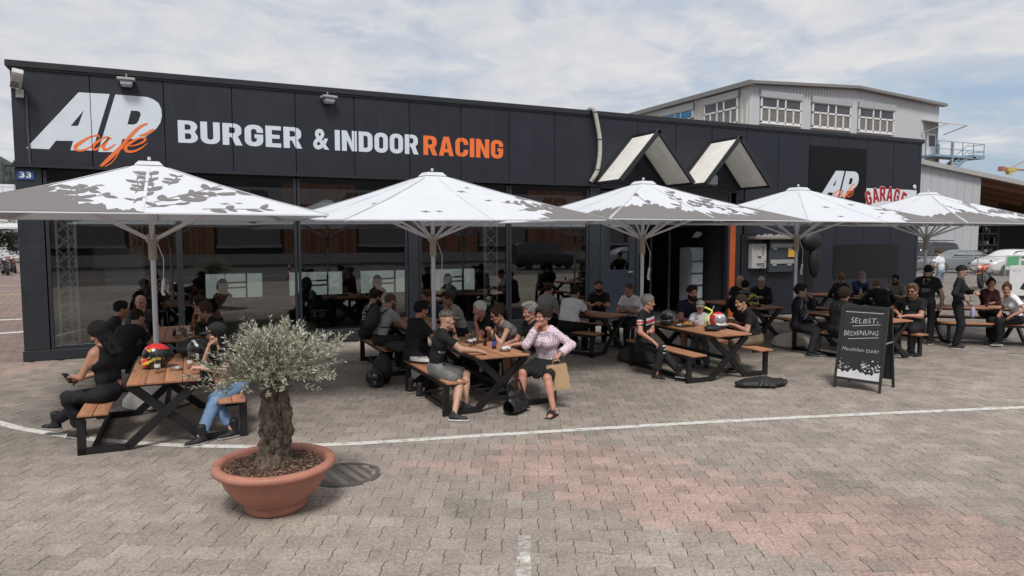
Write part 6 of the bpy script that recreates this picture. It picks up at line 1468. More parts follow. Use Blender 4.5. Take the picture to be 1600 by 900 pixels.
P_('P', 7.20, -6.86, 212, 'woman in pink mesh top and black skirt drinking and holding a paper bag', sex='f', hair='messy', hc='dark', skin='red', lean=8, hy=-14, hp=0, top='knit', tc=mesh_knit(), legs='skirt', lc=BK, rh=('mouth', 'grip'), lh=(-.27, .14, .74, 'grip'), shoes='sandal',
   lf=lf_(7.20, -6.86, 212, 6.98, -7.46, 0, 6), rf=lf_(7.20, -6.86, 212, 6.72, -7.05, 0, 0), fat=1.08, seed=19)
# slanted table
P_('Q', 9.38, -2.62, 22, 'person in grey hoodie left of the big man in white', hair='short', hc='dark', skin='fair', lean=8, hp=-6, top='long', tc=(.25, .25, .255), res=.021, seed=20)
P_('R', 9.45, -3.42, 24, 'big man in white T-shirt and black cap on the slanted bench', hair='short', hc='black', skin='tan', lean=20, hp=-12, cap='front', tc=WHT, lc=BK, rh=(.10, .40, .98, 'pinch'), lh=('mouth', 'grip'), fat=1.3, shoes='shoe', sole=(.5, .5, .5), seed=21)
P_('S', 10.95, -2.15, 238, 'man in black T-shirt with short beard facing the camera by the glass door', hair='buzz', hc='dark', skin='red', beard=.007, lean=12, hp=-6, lh=(-.04, .40, .86, 'grip'), rh=(.06, .40, .84, 'grip'), res=.02, seed=22)
P_('T', 11.18, -3.15, 200, 'balding man in white T-shirt left of the third parasol pole', hair='buzz', hc='shaved', skin='red', lean=14, hp=-14, tc=WHT, lh=(-.05, .42, .82, 'grip'), rh=(.1, .40, T_), res=.02, seed=23)
# table 3
P_('U', 9.60, -5.72, -62, 'man in black motocross jersey and knee armour turning to the right', hair='short', hc='grey', skin='red', lean=6, side=4, hy=42, hp=-6, tc=BK, lc=(.018, .018, .02), shoes='boot', lh=(-.02+.14, .20, .78, 'grip'), rh=(.26, .30, .62, 'relax'), fat=1.04,
   rf=lf_(9.60, -5.72, -62, 9.55, -6.15, 0, -8), lf=lf_(9.60, -5.72, -62, 9.85, -6.5, 0, 6), seed=24)
P_('V', 11.22, -4.95, 232, 'big bearded man in dark navy T-shirt looking over at the right', hair='quiff', hc='dark', skin='red', beard=.012, lean=8, hy=30, hp=-8, tc=NAVY, rh=(.02, .42, T_, 'flat'), lh=(.04, .46, T_), fat=1.28, size=1.05, legs='shorts', lc=(.06, .055, .04), seed=25)
P_('W', 11.0, -5.45, 232, 'small child in white T-shirt and cream cap at the table', child=True, size=.72, hair='short', hc='light', skin='pale', lean=2, hy=-4, hp=-6, cap='front', capc=(.48, .46, .40), tc=WHT, lc=(.10, .13, .15), seed=26)
P_('X', 11.54, -6.22, 158, 'man in black T-shirt and khaki trousers seen from behind at the table corner', hair='short', hc='dark', skin='fair', lean=20, hy=12, hp=-14, tc=BK, lc=KHAKI, lh=(-.05, .38, T_+.02), rh=(.1, .40, T_+.02), fat=1.12, lf=lf_(11.54, -6.22, 158, 11.25, -6.15), rf=lf_(11.54, -6.22, 158, 11.02, -6.35), seed=27)
# table 4
P_('Y', 14.9, -2.15, -95, 'bald man behind the dark jacket with lettering near the orange post', hair='bald', hc='dark', skin='grey', lean=6, hp=-8, res=.023, seed=28)
P_('Z', 13.92, -3.35, 30, 'dark haired person in black jacket with white lettering on the shoulders', hair='short', hc='black', skin='grey', lean=20, hp=-10, top='jacket', res=.021, seed=29)
P_('AA', 15.42, -2.42, 222, 'man in black sweater wearing a cream cap backwards under the meter boxes', hair='buzz', hc='dark', skin='grey', lean=16, hp=-14, cap='back', capc=(.40, .37, .31), top='long', lh=(-.04, .40, .84, 'pinch'), rh=(.06, .40, .84, 'pinch'), fat=1.1, res=.021, seed=30)
# table 5
P_('BB', 13.62, -5.18, -48, 'young person in dark piped jacket looking at the camera by the fourth pole', sex='f', hair='messy', hc='dark', skin='grey', lean=4, hy=-8, hp=-2, top='jacket', tc=(.013, .013, .017), lh=(.02, .26, 1.12, 'relax'), rh=(.0, .30, .66, 'grip'), lf=lf_(13.62, -5.18, -48, 13.7, -5.62), rf=lf_(13.62, -5.18, -48, 13.45, -5.7), seed=31)
P_('CC', 13.72, -6.05, 2, 'person with curly highlighted hair and black jacket with gold piping', sex='f', hair='curly', hc='dark', skin='red', lean=13, hp=-10, top='jacket', tc=(.013, .013, .015), lh=(-.1, .40, T_), rh=(.1, .40, T_), seed=32)
P_('HH', 15.62, -6.22, 196, 'blond man with beard and sunglasses in black T-shirt right of the chalkboard', hair='messy', hc='ginger', skin='red', beard=.014, glasses='dark', lean=8, hp=-4, lh=(.0, .36, T_, 'flat'), rh=(.22, .12, .76, 'relax'), fat=1.25, size=1.02, seed=33)
# table 7
P_('DD', 17.95, -2.55, 25, 'woman with blond ponytail seen from behind in front of the television', sex='f', hair='ponytail', hc='light', skin='grey', lean=10, top='long', res=.024, seed=34)
P_('EE', 19.4, -1.95, 245, 'man in blue sweater covering his mouth with both hands', hair='short', hc='salt', skin='grey', lean=12, hp=-6, top='long', tc=(.018, .03, .075), lh=('mouth', 'grip'), rh=('mouth', 'grip'), res=.023, seed=35)
P_('FF', 18.0, -3.75, 60, 'person in black jacket bent over the table with back to the camera', hair='short', hc='light', skin='grey', lean=36, hp=-30, top='jacket', rh=(.3, .4, .95), res=.023, seed=36)
P_('GG', 19.1, -3.30, 205, 'man in grey T-shirt with glasses left of the blond man', hair='quiff', hc='dark', skin='grey', beard=.009, glasses='clear', lean=14, hp=-14, tc=(.24, .22, .215), lh=(-.04, .40, .82, 'grip'), rh=(.06, .40, .82), res=.023, seed=37)
# right edge
P_('MM', 19.5, -5.28, 236, 'woman in maroon sweater smiling with hand on her mouth', sex='f', hair='bun', hc='dark', skin='red', lean=10, hy=-12, hp=-4, top='long', tc=MAR, rh=('mouth', 'relax'), lh=(-.02+.04, .34, T_+.02), seed=38)
P_('NN', 18.62, -6.42, 150, 'girl in white T-shirt looking back over her shoulder at the right edge', sex='f', hair='bun', hc='brown', skin='red', lean=18, hy=55, hp=-8, tc=WHT, lc=BK, lh=(-.28, .26, .66), rh=(.05, .32, .66), sole=(.55, .55, .5), seed=39)
P_('KK', 17.05, -6.16, -62, 'standing person in black with headscarf and tinted glasses between the tables', seat=0, size=.98, sex='m', hair='buzz', hc='dark', skin='grey', hy=-8, hp=-6, lean=2, cap='beanie', glasses='dark', top='long', lh=(.16, .30, 1.18, 'grip'), rh=(-.16+.34, .12, 1.04, 'relax'), sole=(.5, .5, .5), seed=40)
P_('II', 16.95, -5.55, 28, 'man in black T-shirt and black cap standing with his back half turned', seat=0, size=.985, hair='short', hc='black', skin='grey', beard=.016, hy=-6, hp=-12, lean=12, cap='front', lh=(-.25, .22, .90), rh=(.26, .16, .86), sole=(.5, .5, .5), seed=41)
P_('LL', 17.8, -5.0, 35, 'person in black leaning on the table behind the standing man in cap', seat=0, size=.9, hair='short', hc='brown', skin='grey', hp=-30, lean=42, lh=(-.2, .45, .80), rh=(.3, .4, .80), res=.023, seed=43)
P_('JJ', 28.2, 1.6, 95, 'man in white T-shirt and denim shorts walking away towards the parked cars', seat=0, size=1.04, hair='short', hc='brown', skin='grey', hp=-14, tc=(.62, .65, .70), legs='shorts', lc=(.20, .24, .30), lh=(-.12, .2, 1.15), rh=(.1, .2, 1.15), res=.023, seed=42)
if __import__('os').environ.get('DBG'):
    TG = dict(A=(155,525),B=(208,488),B2=(185,478),C=(215,470),D=(310,470),E=(320,487),F=(338,522),G=(590,452),H=(607,470),I=(655,487),J=(695,492),K=(665,455),L=(700,460),M=(750,475),N=(780,490),O=(825,483),P=(850,500),Q=(862,455),R=(895,455),S=(948,448),T=(990,452),U=(1010,470),V=(1075,452),W=(1095,485),X=(1165,470),Y=(1163,437),Z=(1170,450),AA=(1197,437),BB=(1253,460),CC=(1313,458),DD=(1318,435),EE=(1352,430),FF=(1372,438),GG=(1405,443),HH=(1430,450),MM=(1553,445),NN=(1578,453),II=(1452,425),JJ=(1468,390),KK=(1500,415),LL=(1455,440))
    for k, t in TG.items():
        o = PEOPLE[k]['o']; bpy.context.view_layer.update(); w_ = o.matrix_world @ V(PEOPLE[k]['hd']); d = w_-CAM; z = d.dot(_f); print('HD', k, 'dx %.0f dy %.0f' % (800+1084*d.dot(_r)/z-t[0], 450-1084*d.dot(_u)/z-t[1]), 'z %.2f' % w_.z)
# ---------------------------------------------------------------- prints on clothes, things held and on the tables
def wpt(k, p): return PEOPLE[k]['o'].matrix_basis @ V(p)
PW_ = mat('shirt_print_white', (.55, .55, .55), .8); PR_ = mat('shirt_print_red', (.55, .03, .05), .7); PG_ = mat('piping_gold', (.55, .43, .2), .6); PY_ = mat('neon_yellow', (.60, .72, .06), .6)
def chest(k, f=.0, u=.0): d = PEOPLE[k]; return d['che']+d['up']*u
d = PEOPLE
print_on('G', 'back_print', [stroke([(-.05, .10), (.02, .13), (.05, .08), (-.01, .05), (-.05, .0), (.0, -.02), (.05, -.02)], .012), stroke([(-.03, -.06), (-.05, -.11), (.02, -.14), (.04, -.08), (-.01, -.07)], .011), stroke([(-.06, .12), (-.08, .0), (-.06, -.12)], .008)], PW_, chest('G'), -d['G']['fw'], d['G']['up'])
print_on('I', 'back_print', [txt_on('RIDE', .12, .028)], PW_, chest('I', 0, .12), -d['I']['fw'], d['I']['up']) if False else None
print_on('J', 'front_print', [stroke([(.05, .06), (.08, .03), (.06, .0), (.09, -.03)], .010), stroke([(-.02, .02), (.02, -.03), (.0, -.06)], .008)], PW_, chest('J'), d['J']['fw'], d['J']['up'])
print_on('J', 'hem_print', [stroke([(-.06+.03*i, -.10-.02*(i % 2)), (-.05+.03*i, -.12), (-.045+.03*i, -.095)], .010) for i in range(5)], PW_, chest('J'), d['J']['rt']+d['J']['fw']*.3, d['J']['up'])
u_ = d['U']
print_on('U', 'chest_stripe', [grid_rect(-.13, .15, .035, .075, 12, 3), grid_rect(-.13, .13, -.045, -.015, 12, 3)], PW_, chest('U'), u_['fw'], u_['up'])
print_on('U', 'chest_band', [grid_rect(-.12, .14, -.012, .034, 12, 3)], PR_, chest('U'), u_['fw'], u_['up'])
for k, q in (('U', -1),):
    S, e = u_['SR'], u_['eR']; c_ = S+(e-S)*.42; o_ = u_['rt']+A_(0, 0, .3)
    print_on('U', 'sleeve_stripe', [grid_rect(-.06, .06, .012, .032, 6, 2), grid_rect(-.06, .06, -.045, -.025, 6, 2)], PW_, c_, o_, S-e); print_on('U', 'sleeve_band', [grid_rect(-.06, .06, -.024, .011, 6, 2)], PR_, c_, o_, S-e)
print_on('U', 'knee_print', [stroke([(-.02, .05), (.03, .05), (.03, .0), (-.02, .0)], .014), stroke([(-.03, -.06), (.03, -.06)], .018)], PW_, (u_['kR']), u_['kR']-u_['pel']+A_(0, 0, .1), (0, 0, 1), on='legs')
h_ = d['HH']
print_on('HH', 'chest_emblem', [poly_tess([(-.015, .035), (.0, .06), (.008, .01), (.035, .015), (.03, -.02), (-.03, -.025), (-.025, .0)])], PW_, chest('HH', 0, -.01)+h_['rt']*(.07), h_['fw'], h_['up'])
print_on('HH', 'sleeve_emblem', [poly_tess([(-.025, .01), (0, -.015), (.03, .012), (0, .022)])], PW_, h_['SL']+(h_['eL']-h_['SL'])*.5, -h_['rt'], h_['SL']-h_['eL'])
for k in ('BB', 'CC'):
    q = d[k]; m_ = PG_ if k == 'CC' else mat('piping_grey', (.26, .2, .2), .6)
    print_on(k, 'piping', [stroke([(.10, .20), (.15, .08), (.14, -.08), (.10, -.2), (.04, -.26)], .017), stroke([(.02, .2), (.03, .1), (.01, .0)], .017)], m_, chest(k), q['rt']+q['fw']*.2, q['up'], off=.006)
    print_on(k, 'front_piping', [stroke([(-.06, .2), (-.10, .05), (-.09, -.14)], .017), stroke([(.06, .2), (.10, .05), (.09, -.14)], .017)], m_, chest(k), q['fw'], q['up'], off=.006)
q = d['CC']; print_on('CC', 'sleeve_print', [txt_on('RACING', .17, .035, math.pi/2)], PY_ if False else PG_, q['SR']+(q['eR']-q['SR'])*.45, q['rt'], q['SR']-q['eR'], off=.006)
q = d['Z']; print_on('Z', 'back_lettering', [txt_on('MOTO', .20, .06)], PW_, chest('Z', 0, .12), -q['fw']+q['rt']*.6, q['up'], off=.006)
q = d['II']; print_on('II', 'back_lettering', [txt_on('17', .14, .13, 0, .02), grid_rect(-.09, .07, -.12, -.10), grid_rect(-.09, .05, -.16, -.145)], mat('faded_print', (.2, .2, .2), .8), chest('II'), -q['fw'], q['up'])
i_ = d['I']; o_ = i_['pel']-A_(0, 0, .02)
print_on('I', 'white_waistband', [grid_rect(-.17, .17, -.05, .02, 14, 3)], mat('leather_white', (.6, .59, .57), .5), o_, i_['rt'], (0, 0, 1), on='legs', off=.006)
print_on('I', 'waistband_lettering', [txt_on('RACE', .10, .03, 0, .02)], MT['print_black'], o_+A_(0, .03, 0), i_['rt'], (0, 0, 1), on='legs', off=.010); print_on('I', 'red_triangle', [([(-.05, .02), (0.0, .02), (-.025, -.03)], [(0, 1, 2)])], PR_, o_-A_(0, .06, 0), i_['rt'], (0, 0, 1), on='legs', off=.010)
# cap emblem of the woman at the front table
f_ = d['F']; vs, fs = text_polys('NY', .05, .006); M_ = f_['HM']; hd_ = f_['hd']
pts_ = []
for a, b in vs: p = A_((a-.033), .103-abs(a-.033)*.25, .062+b); pts_.append(tuple(M_ @ p+hd_))
MB().add(pts_, fs).build('cap_emblem', PW_, f_['o'])
# strap of the white top under the black tank
a_ = d['A']
MB().tube([tuple(q) for q in catmull([a_['c7']-a_['rt']*.10-a_['fw']*.02-A_(0, 0, .02), a_['c7']-a_['rt']*.128-a_['fw']*.05-A_(0, 0, .07), a_['che']-a_['rt']*.135-a_['fw']*.06], 4)], .006, 5).build('bra_strap', MT['leather_white'], a_['o'])
# wrist watches
for k, s_ in (('J', 'L'), ('S', 'L'), ('P', 'R')):
    q = d[k]; w_, e_ = q['w'+s_], q['e'+s_]; dd = unit(e_-w_); MB().tube([tuple(w_+dd*.01), tuple(w_+dd*.035)], .034, 10).build('wrist_band', MT['print_black'] if k != 'P' else MT['leather_white'], q['o'], True)
def hand_at(k, s_, off=(0, .08, -.035)):
    q = d[k]; M_ = q['M'+s_]; p = q['w'+s_]+M_ @ A_(*off); return q['o'].matrix_basis @ V(p)
# smartphone
p = hand_at('A', 'L', (.0, .10, -.03)); o = MB().box((0, 0, 0), (.075, .155, .008), None, 0, .006).build('smartphone', mat('phone_black', (.01, .01, .012), .15), None, True); o.location = p+V((-.02, .0, .02)); o.rotation_euler = (R(42), R(8), R(50)); tag(o, 'black smartphone held by the woman in the tank top', 'phone')
# brown paper bag
pb = thing('paper_bag', (0, 0, 0), 0, 'crumpled brown paper takeaway bag in the hand of the woman in pink', 'bag')
KR = mat('kraft_paper', (.43, .29, .165), .85, var=.12, vs=8, bump=.6, bs=14)
m = MB(); rnd = random.Random(6); W_, D_, H_ = .30, .15, .33
for f_n in range(1):
    vs = []; nx, nz = 5, 6
    ring = [(-W_/2+W_*i/nx, -D_/2) for i in range(nx)]+[(W_/2, -D_/2+D_*i/2) for i in range(2)]+[(W_/2-W_*i/nx, D_/2) for i in range(nx)]+[(-W_/2, D_/2-D_*i/2) for i in range(2)]
    n = len(ring)
    for j in range(nz+1):
        t_ = j/nz
        for x, y in ring: vs.append((x*(1-.12*t_)+rnd.uniform(-.006, .006), y*(1-.75*t_)+rnd.uniform(-.006, .006), -H_+H_*t_+rnd.uniform(-.004, .004)))
    fs = [(j*n+i, j*n+(i+1) % n, j*n+n+(i+1) % n, j*n+n+i) for j in range(nz) for i in range(n)]+[tuple(range(n-1, -1, -1))]
    m.add(vs, fs)
m.build('bag_body', KR, pb, True, auto=22); MB().tube([(-.05, 0, -.01), (-.045, 0, .05), (.045, 0, .05), (.05, 0, -.01)], .006, 5).build('handle', KR, pb)
pp = hand_at('P', 'L', (0, .07, -.03)); pb.location = pp+V((-.02, -.03, -.06)); pb.rotation_euler = (R(6), R(-6), R(-14))
CLEAR = bpy.data.materials.new('clear_glass'); CLEAR.use_nodes = True; nt = CLEAR.node_tree; nt.nodes.clear()
t_ = N(nt, 'ShaderNodeBsdfTransparent', i_0=(.78, .80, .80, 1)); g_ = N(nt, 'ShaderNodeBsdfGlossy', i_1=.05); lw = N(nt, 'ShaderNodeLayerWeight', i_Blend=.45); ms = N(nt, 'ShaderNodeMixShader'); L(nt, lw.outputs['Facing'], ms.inputs[0]); L(nt, t_.outputs[0], ms.inputs[1]); L(nt, g_.outputs[0], ms.inputs[2]); L(nt, ms.outputs[0], N(nt, 'ShaderNodeOutputMaterial').inputs[0])
BEER = mat('beer_bottle_brown', (.03, .015, .008), .08, spec=.8); BLUE = mat('label_blue', (.06, .09, .30), .5); COLA = mat('cola', (.03, .01, .006), .1)
BPROF = [(.0, 0), (.031, .0), (.033, .01), (.033, .125), (.028, .15), (.014, .185), (.013, .23), (.015, .232), (.015, .245), (0, .245)]
def bottle(p, kind, lb_, grp=None, rz=0):
    t = thing('bottle', p, rz, lb_, 'bottle', grp)
    MB().lathe(BPROF, n=14).build('glass', BEER if kind == 'beer' else CLEAR, t, True)
    if kind == 'beer': MB().lathe([(.034, .05), (.034, .11)], n=14, close=True).build('label', BLUE, t, True)
    else: MB().lathe([(.0335, .07), (.0335, .11)], n=14, close=True).build('label', mat('label_white', (.6, .6, .6), .5), t, True)
    return t
def tumbler(p, fill, lb_, grp=None):
    t = thing('drinking_glass', p, 0, lb_, 'glass', grp); MB().lathe([(0, 0), (.028, 0), (.035, .12), (.033, .12), (.026, .008)], n=14).build('glass', CLEAR, t, True)
    if fill: MB().lathe([(0, .006), (.026, .006), (.031, .085), (0, .085)], n=12).build('drink', fill, t, True)
    return t
TZ = .739
def gpx(px, py, z):      # offline helper values only
    dd = _f+_r*((px-800)/1084)-_u*((py-450)/1084); k = (z-CAM.z)/dd.z; return CAM+dd*k
bottle((2.44, -6.34, TZ), 'clear', 'clear glass bottle standing in front of the red and black helmet'); bottle((2.78, -6.22, TZ), 'clear', 'clear bottle held by the woman in the black cap')
o = MB().lathe([(0, .0), (.05, 0), (.075, .03), (.07, .03), (.045, .008), (0, .008)], n=20).build('ashtray', ALU, None, True, loc=(2.63, -6.22, TZ)); tag(o, 'small round metal ashtray on the front left table', 'ashtray')
for i, (x, y, k) in enumerate(((2.62, -3.45, 0), (2.70, -3.3, 1), (2.55, -3.2, 2), (2.78, -3.5, 0), (2.66, -3.05, 1))):
    if k: tumbler((x, y, TZ), COLA if k == 2 else None, ['tall drinking glass nearest the pole on the left rear table', 'glass of cola on the left rear table', 'tall drinking glass behind the others on the left rear table'][(k == 2)+2*(i == 4)], 'glasses on the left rear table')
    else: bottle((x, y, TZ), 'clear', ['clear bottle beside the pole on the left rear table', 'clear bottle next to the woman with sunglasses'][i > 1], 'bottles on the left rear table')
FOOD = mat('fried_food', (.42, .21, .06), .7, var=.4, vs=40, bump=.8, bs=60); PAPER = mat('white_paper', (.62, .62, .62), .8)
def tray(p, lb_, rz=0, dark=True):
    t = thing('food_tray', p, rz, lb_, 'tray', 'food trays on the tables'); MB().box((0, 0, .012), (.30, .20, .024), None, 0, .01).build('tray', mat('tray_dark', (.03, .03, .03), .5) if dark else PAPER, t, True)
    r_ = random.Random(int(p[0]*100)); m = MB()
    for _ in range(22): m.box((r_.uniform(-.10, .10), r_.uniform(-.06, .06), .03+r_.uniform(0, .02)), (.07, .011, .011), Matrix.Rotation(r_.uniform(0, 3), 3, 'Z') @ Matrix.Rotation(r_.uniform(-.3, .3), 3, 'X'))
    m.build('fries', FOOD, t)['kind'] = 'stuff'
    MB().lathe([(0, 0), (.05, .005), (.055, .03), (.045, .055), (0, .065)], (.05, .02, .025), 12).build('burger', FOOD, t, True); MB().box((-.08, .04, .03), (.09, .08, .02), Matrix.Rotation(.4, 3, 'Z'), 0, .008).build('napkin', PAPER, t, True); return t
tray((2.9, -3.62, TZ), 'tray of fries in front of the woman with tied brown hair', 10); tray((6.62, -5.72, TZ), 'tray with burger in front of the woman with the dark braid', 20)
tray((10.9, -3.3, TZ), 'tray with food in front of the balding man in white', 30); tray((14.6, -2.75, TZ), 'tray of food on the table under the meter boxes', 0)
bottle((6.62, -6.38, TZ), 'beer', 'brown beer bottle with blue label near the camouflage cap man')
t = thing('food_bowl', (6.68, -6.62, TZ), 0, 'foil bowl of white food at the front edge of the second table', 'bowl'); MB().lathe([(0, .0), (.05, 0), (.085, .035), (.08, .035), (.05, .01), (0, .01)], n=18).build('bowl', ALU, t, True)
m = MB(); r_ = random.Random(2)
for _ in range(14): m.ball((r_.uniform(-.05, .05), r_.uniform(-.05, .05), .035+r_.uniform(0, .015)), r_.uniform(.012, .024), 6)
m.build('food', PAPER, t, True)['kind'] = 'stuff'
for i, (x, y) in enumerate(((6.48, -5.98), (6.56, -5.88), (6.40, -6.05), (6.60, -6.10))): (tumbler((x, y, TZ), COLA if i == 3 else None, ['empty drinking glass in front of the white haired man', 'glass of dark drink beside the beer bottle'][i == 3], 'glasses on the second table') if i % 2 else bottle((x, y, TZ), 'clear', ['clear bottle nearest the white haired man', '', 'clear bottle left of the empty glass on the second table'][i], 'clear bottles on the second table'))
w_ = hand_at('P', 'R', (.0, .09, -.04)); t = thing('wine_glass', w_, 0, 'dark wine glass at the lips of the woman in pink', 'glass')
o = MB().lathe([(.03, 0), (.004, .01), (.004, .07), (.03, .10), (.036, .14), (.030, .17), (.028, .17), (.034, .14), (.028, .104), (0, .08)], n=14).build('glass', CLEAR, t, True); MB().lathe([(0, .082), (.027, .105), (.032, .135), (0, .136)], n=12).build('wine', COLA, t, True); t.rotation_euler = (R(20), R(50), 0)
for i, (x, y) in enumerate(((10.46, -5.15), (10.56, -5.05))): tumbler((x, y, TZ), COLA, ['glass of cola beside the grey helmet', 'second glass of cola beside the grey helmet'][i], 'cola glasses near the grey helmet')
bottle((10.78, -5.62, TZ), 'clear', 'green tinted bottle beside the helmet with the yellow strap'); tray((10.55, -5.6, TZ), 'small tray in front of the child', 0)
bottle((18.45, -5.55, TZ), 'clear', 'clear bottle in front of the standing person in headscarf'); bottle((18.62, -2.62, TZ), 'clear', 'clear bottle in front of the man in blue'); bottle((18.50, -2.72, TZ), 'clear', 'clear bottle left of the other one in front of the man in blue')
# helmets
def helmet(p, rz, cols, lb_, tilt=0, s=1.0):
    t = thing('motorcycle_helmet', p, rz, lb_, 'helmet', 'motorcycle helmets'); t.rotation_euler = (R(tilt), 0, R(rz))
    g = Grid((-.17, -.20, -.03), (.17, .22, .30), .0095); c_ = A_(0, 0, .14)
    D = g.ell(c_, (.128, .150, .135)); D = smin(D, g.cap((-.05, .10, .05), (.05, .10, .05), .045, .045), .05); D = smin(D, g.ell((0, -.11, .15), (.05, .07, .05)), .04)
    D = smax(D, -g.plane((0, 0, .012), (0, .05, 1)), .01); D = smax(D, -g.ell((0, .16, .15), (.135, .11, .052)), .01)
    Vt, F = g.mesh(D); C = Vt[F].mean(1); mi = cols[1](C) if callable(cols[1]) else np.zeros(len(C), int)
    o = np_obj('shell', [(Vt*s, F, mi)], cols[0], t)
    g = Grid((-.17, -.02, .06), (.17, .22, .24), .0095); D = g.ell(A_(0, 0, .145), (.126, .148, .120)); D = smax(smax(smax(D, g.plane((0, 0, .205), (0, -.1, 1)), .008), -g.plane((0, 0, .098), (0, 0, 1)), .008), -g.plane((0, .035, 0), (0, 1, 0)), .008)
    Vt, F = g.mesh(D); np_obj('visor', [(Vt*s, F, 0)], [cols[2]], t)
    MB().box((0, .150*s, .05*s), (.06*s, .02*s, .02*s), None, 0, .005).build('chin_vent', MT['print_black'], t, True)
    return t
VD = mat('visor_dark', (.012, .012, .014), .08); VC = mat('visor_clear', (.22, .25, .27), .08)
HB = mat('helmet_black', (.012, .012, .013), .3, coat=.4); HR = mat('helmet_red', (.62, .03, .03), .3, coat=.5); HYL = mat('helmet_yellow', (.62, .50, .05), .3, coat=.4); HG = mat('helmet_grey', (.17, .175, .18), .35, coat=.3); HW = mat('helmet_white', (.52, .52, .53), .3, coat=.4)
helmet((2.40, -5.98, TZ), 100, ([HB, HR, HYL], lambda C: np.where(C[:, 2] > .225, 1, np.where(((np.abs(np.sin(C[:, 0]*30+C[:, 2]*18)) > .985) & (C[:, 1] > -.02)) | ((C[:, 1] > .08) & (np.sin(C[:, 2]*90+C[:, 0]*40) > .55)), 2, np.where(C[:, 1] > .10, 1, 0))), VD), 'black helmet with bright red crown and yellow lines on the front left table', 8, 1.08)
helmet((2.12+.75, -5.62, TZ), 200, ([HB, HW], lambda C: np.where(np.abs(C[:, 0]-.06) < .012, 1, 0), VD), 'black open helmet with white stripe beside the black cap', 0, 1.0)
helmet((10.88, -6.05, TZ), 165, ([HW, HR, HB], lambda C: np.where(C[:, 2] < .07, 2, np.where((np.abs(C[:, 0]) > .085) | (C[:, 2] > .245) | (C[:, 1] < -.06), 1, 0)), VC), 'red white and black helmet with pale visor at the third table corner', 0, 1.05)
helmet((10.40, -5.32, TZ), 120, ([HG, HB], lambda C: np.where((C[:, 2] < .09) | (np.sin(C[:, 1]*50+C[:, 2]*30) > .7), 1, 0), VD), 'grey and black helmet beside the motocross jersey')
helmet((9.95, -3.2, TZ), 160, ([HB, HG], lambda C: np.where(C[:, 2] > .2, 1, 0), VD), 'black helmet with grey crown on the slanted table', 0, .95)
helmet((14.12, -3.45, TZ), 170, ([HYL, HB], lambda C: np.where(np.sin(C[:, 0]*70)*np.sin(C[:, 2]*60+1) > .1, 1, 0), VD), 'black helmet with yellow pattern behind the man in khaki', 0, 1.05)
MB_ = MB().tube([tuple(q) for q in catmull([(10.70, -5.98, TZ+.02), (10.66, -5.98, TZ+.14), (10.72, -6.0, TZ+.22), (10.79, -6.0, TZ+.30), (10.72, -5.9, TZ+.36)], 5)], .016, 7, flat=.5); tag(MB_.build('neon_strap', PY_, None, True), 'neon yellow strap standing up beside the third table helmet', 'strap')
MB_ = MB().tube([tuple(q) for q in catmull([(10.80, -6.02, TZ+.2), (10.80, -6.0, TZ+.3), (10.85, -5.98, TZ+.38)], 5)], .008, 6)
tag(MB_.build('grey_cable', HG, None, True), 'thin grey cable loop above the neon strap', 'cable')
# soft lumps: jackets and bags, as sculpted cloth
def lump(name, p, rz, r, lb_, cat, m_, seed, flat=.0, res=.012, amp=.02, extra=None):
    g = Grid((-r[0]-.06, -r[1]-.06, -.02), (r[0]+.06, r[1]+.06, r[2]*2+.08), res); D = g.ell((0, 0, r[2]*.9), r)
    for c_, rr in (extra or []): D = smin(D, g.ell(c_, rr), .04)
    D = D+fold(g, amp, seed, .8); D = smax(D, -g.plane((0, 0, .0), (0, 0, 1)), .02); Vt, F = g.mesh(D)
    o = np_obj(name, [(Vt, F, 0)], [m_], None); o.location = p; o.rotation_euler = (0, 0, R(rz)); return tag(o, lb_, cat)
JK = mat('black_textile', (.014, .014, .016), .6, bump=.3, bs=120); GL = mat('glossy_black_bag', (.012, .012, .013), .36, bump=.2, bs=30)
lump('motorcycle_jacket', (10.72, -7.22, 0), -22, (.40, .17, .06), 'crumpled black motorcycle jacket lying on the paving by the chalkboard', 'jacket', JK, 3, amp=.03, extra=[((.28, .10, .05), (.18, .07, .05)), ((-.25, -.08, .05), (.16, .10, .06)), ((0, .04, .08), (.25, .1, .06))])
MB_ = MB().tube([tuple(q) for q in catmull([(6.50, -7.1, .22), (6.52, -7.08, .40), (6.66, -7.08, .44), (6.74, -7.1, .22)], 5)], .012, 6)
hb_ = lump('handbag', (6.62, -7.10, 0), 30, (.12, .11, .12), 'glossy black bag standing on the ground under the skirt', 'bag', GL, 5, amp=.035, extra=[((.12, 0, .10), (.11, .10, .10)), ((-.12, 0, .10), (.11, .10, .10)), ((0, 0, .24), (.17, .045, .07))])
MB_.build('handle', GL, hb_).matrix_parent_inverse = hb_.matrix_basis.inverted()
lump('backpack', (5.50, -4.55, 0), 10, (.15, .20, .24), 'black backpack standing on the ground left of the second table', 'bag', JK, 6, amp=.025)
helmet((5.32, -4.75, 0.0), 200, ([HB], lambda C: np.zeros(len(C), int), VD), 'glossy black helmet lying on the paving beside the black backpack', 0, 1.0)
lump('motorcycle_jacket', (2.86, -5.25, TZ), 10, (.26, .22, .12), 'black jacket heaped on the front left table behind the helmets', 'jacket', JK, 8, amp=.03)
lump('tank_bag', (10.62, -6.22, TZ), 5, (.17, .11, .055), 'flat black tank bag at the corner of the third table', 'bag', JK, 9, amp=.012)
lump('motorcycle_jacket', (5.86, -4.2, .45), 8, (.20, .32, .07), 'black jacket laid over the bench behind the grey T-shirt man', 'jacket', JK, 10, amp=.03, extra=[((.0, -.25, .02), (.15, .14, .08))])
lump('purple_cloth', (17.32, -6.3, .62), 0, (.05, .05, .13), 'light purple cloth hanging at the hip of the standing person', 'cloth', mat('lilac', (.36, .33, .50), .8), 12, amp=.02, res=.01)
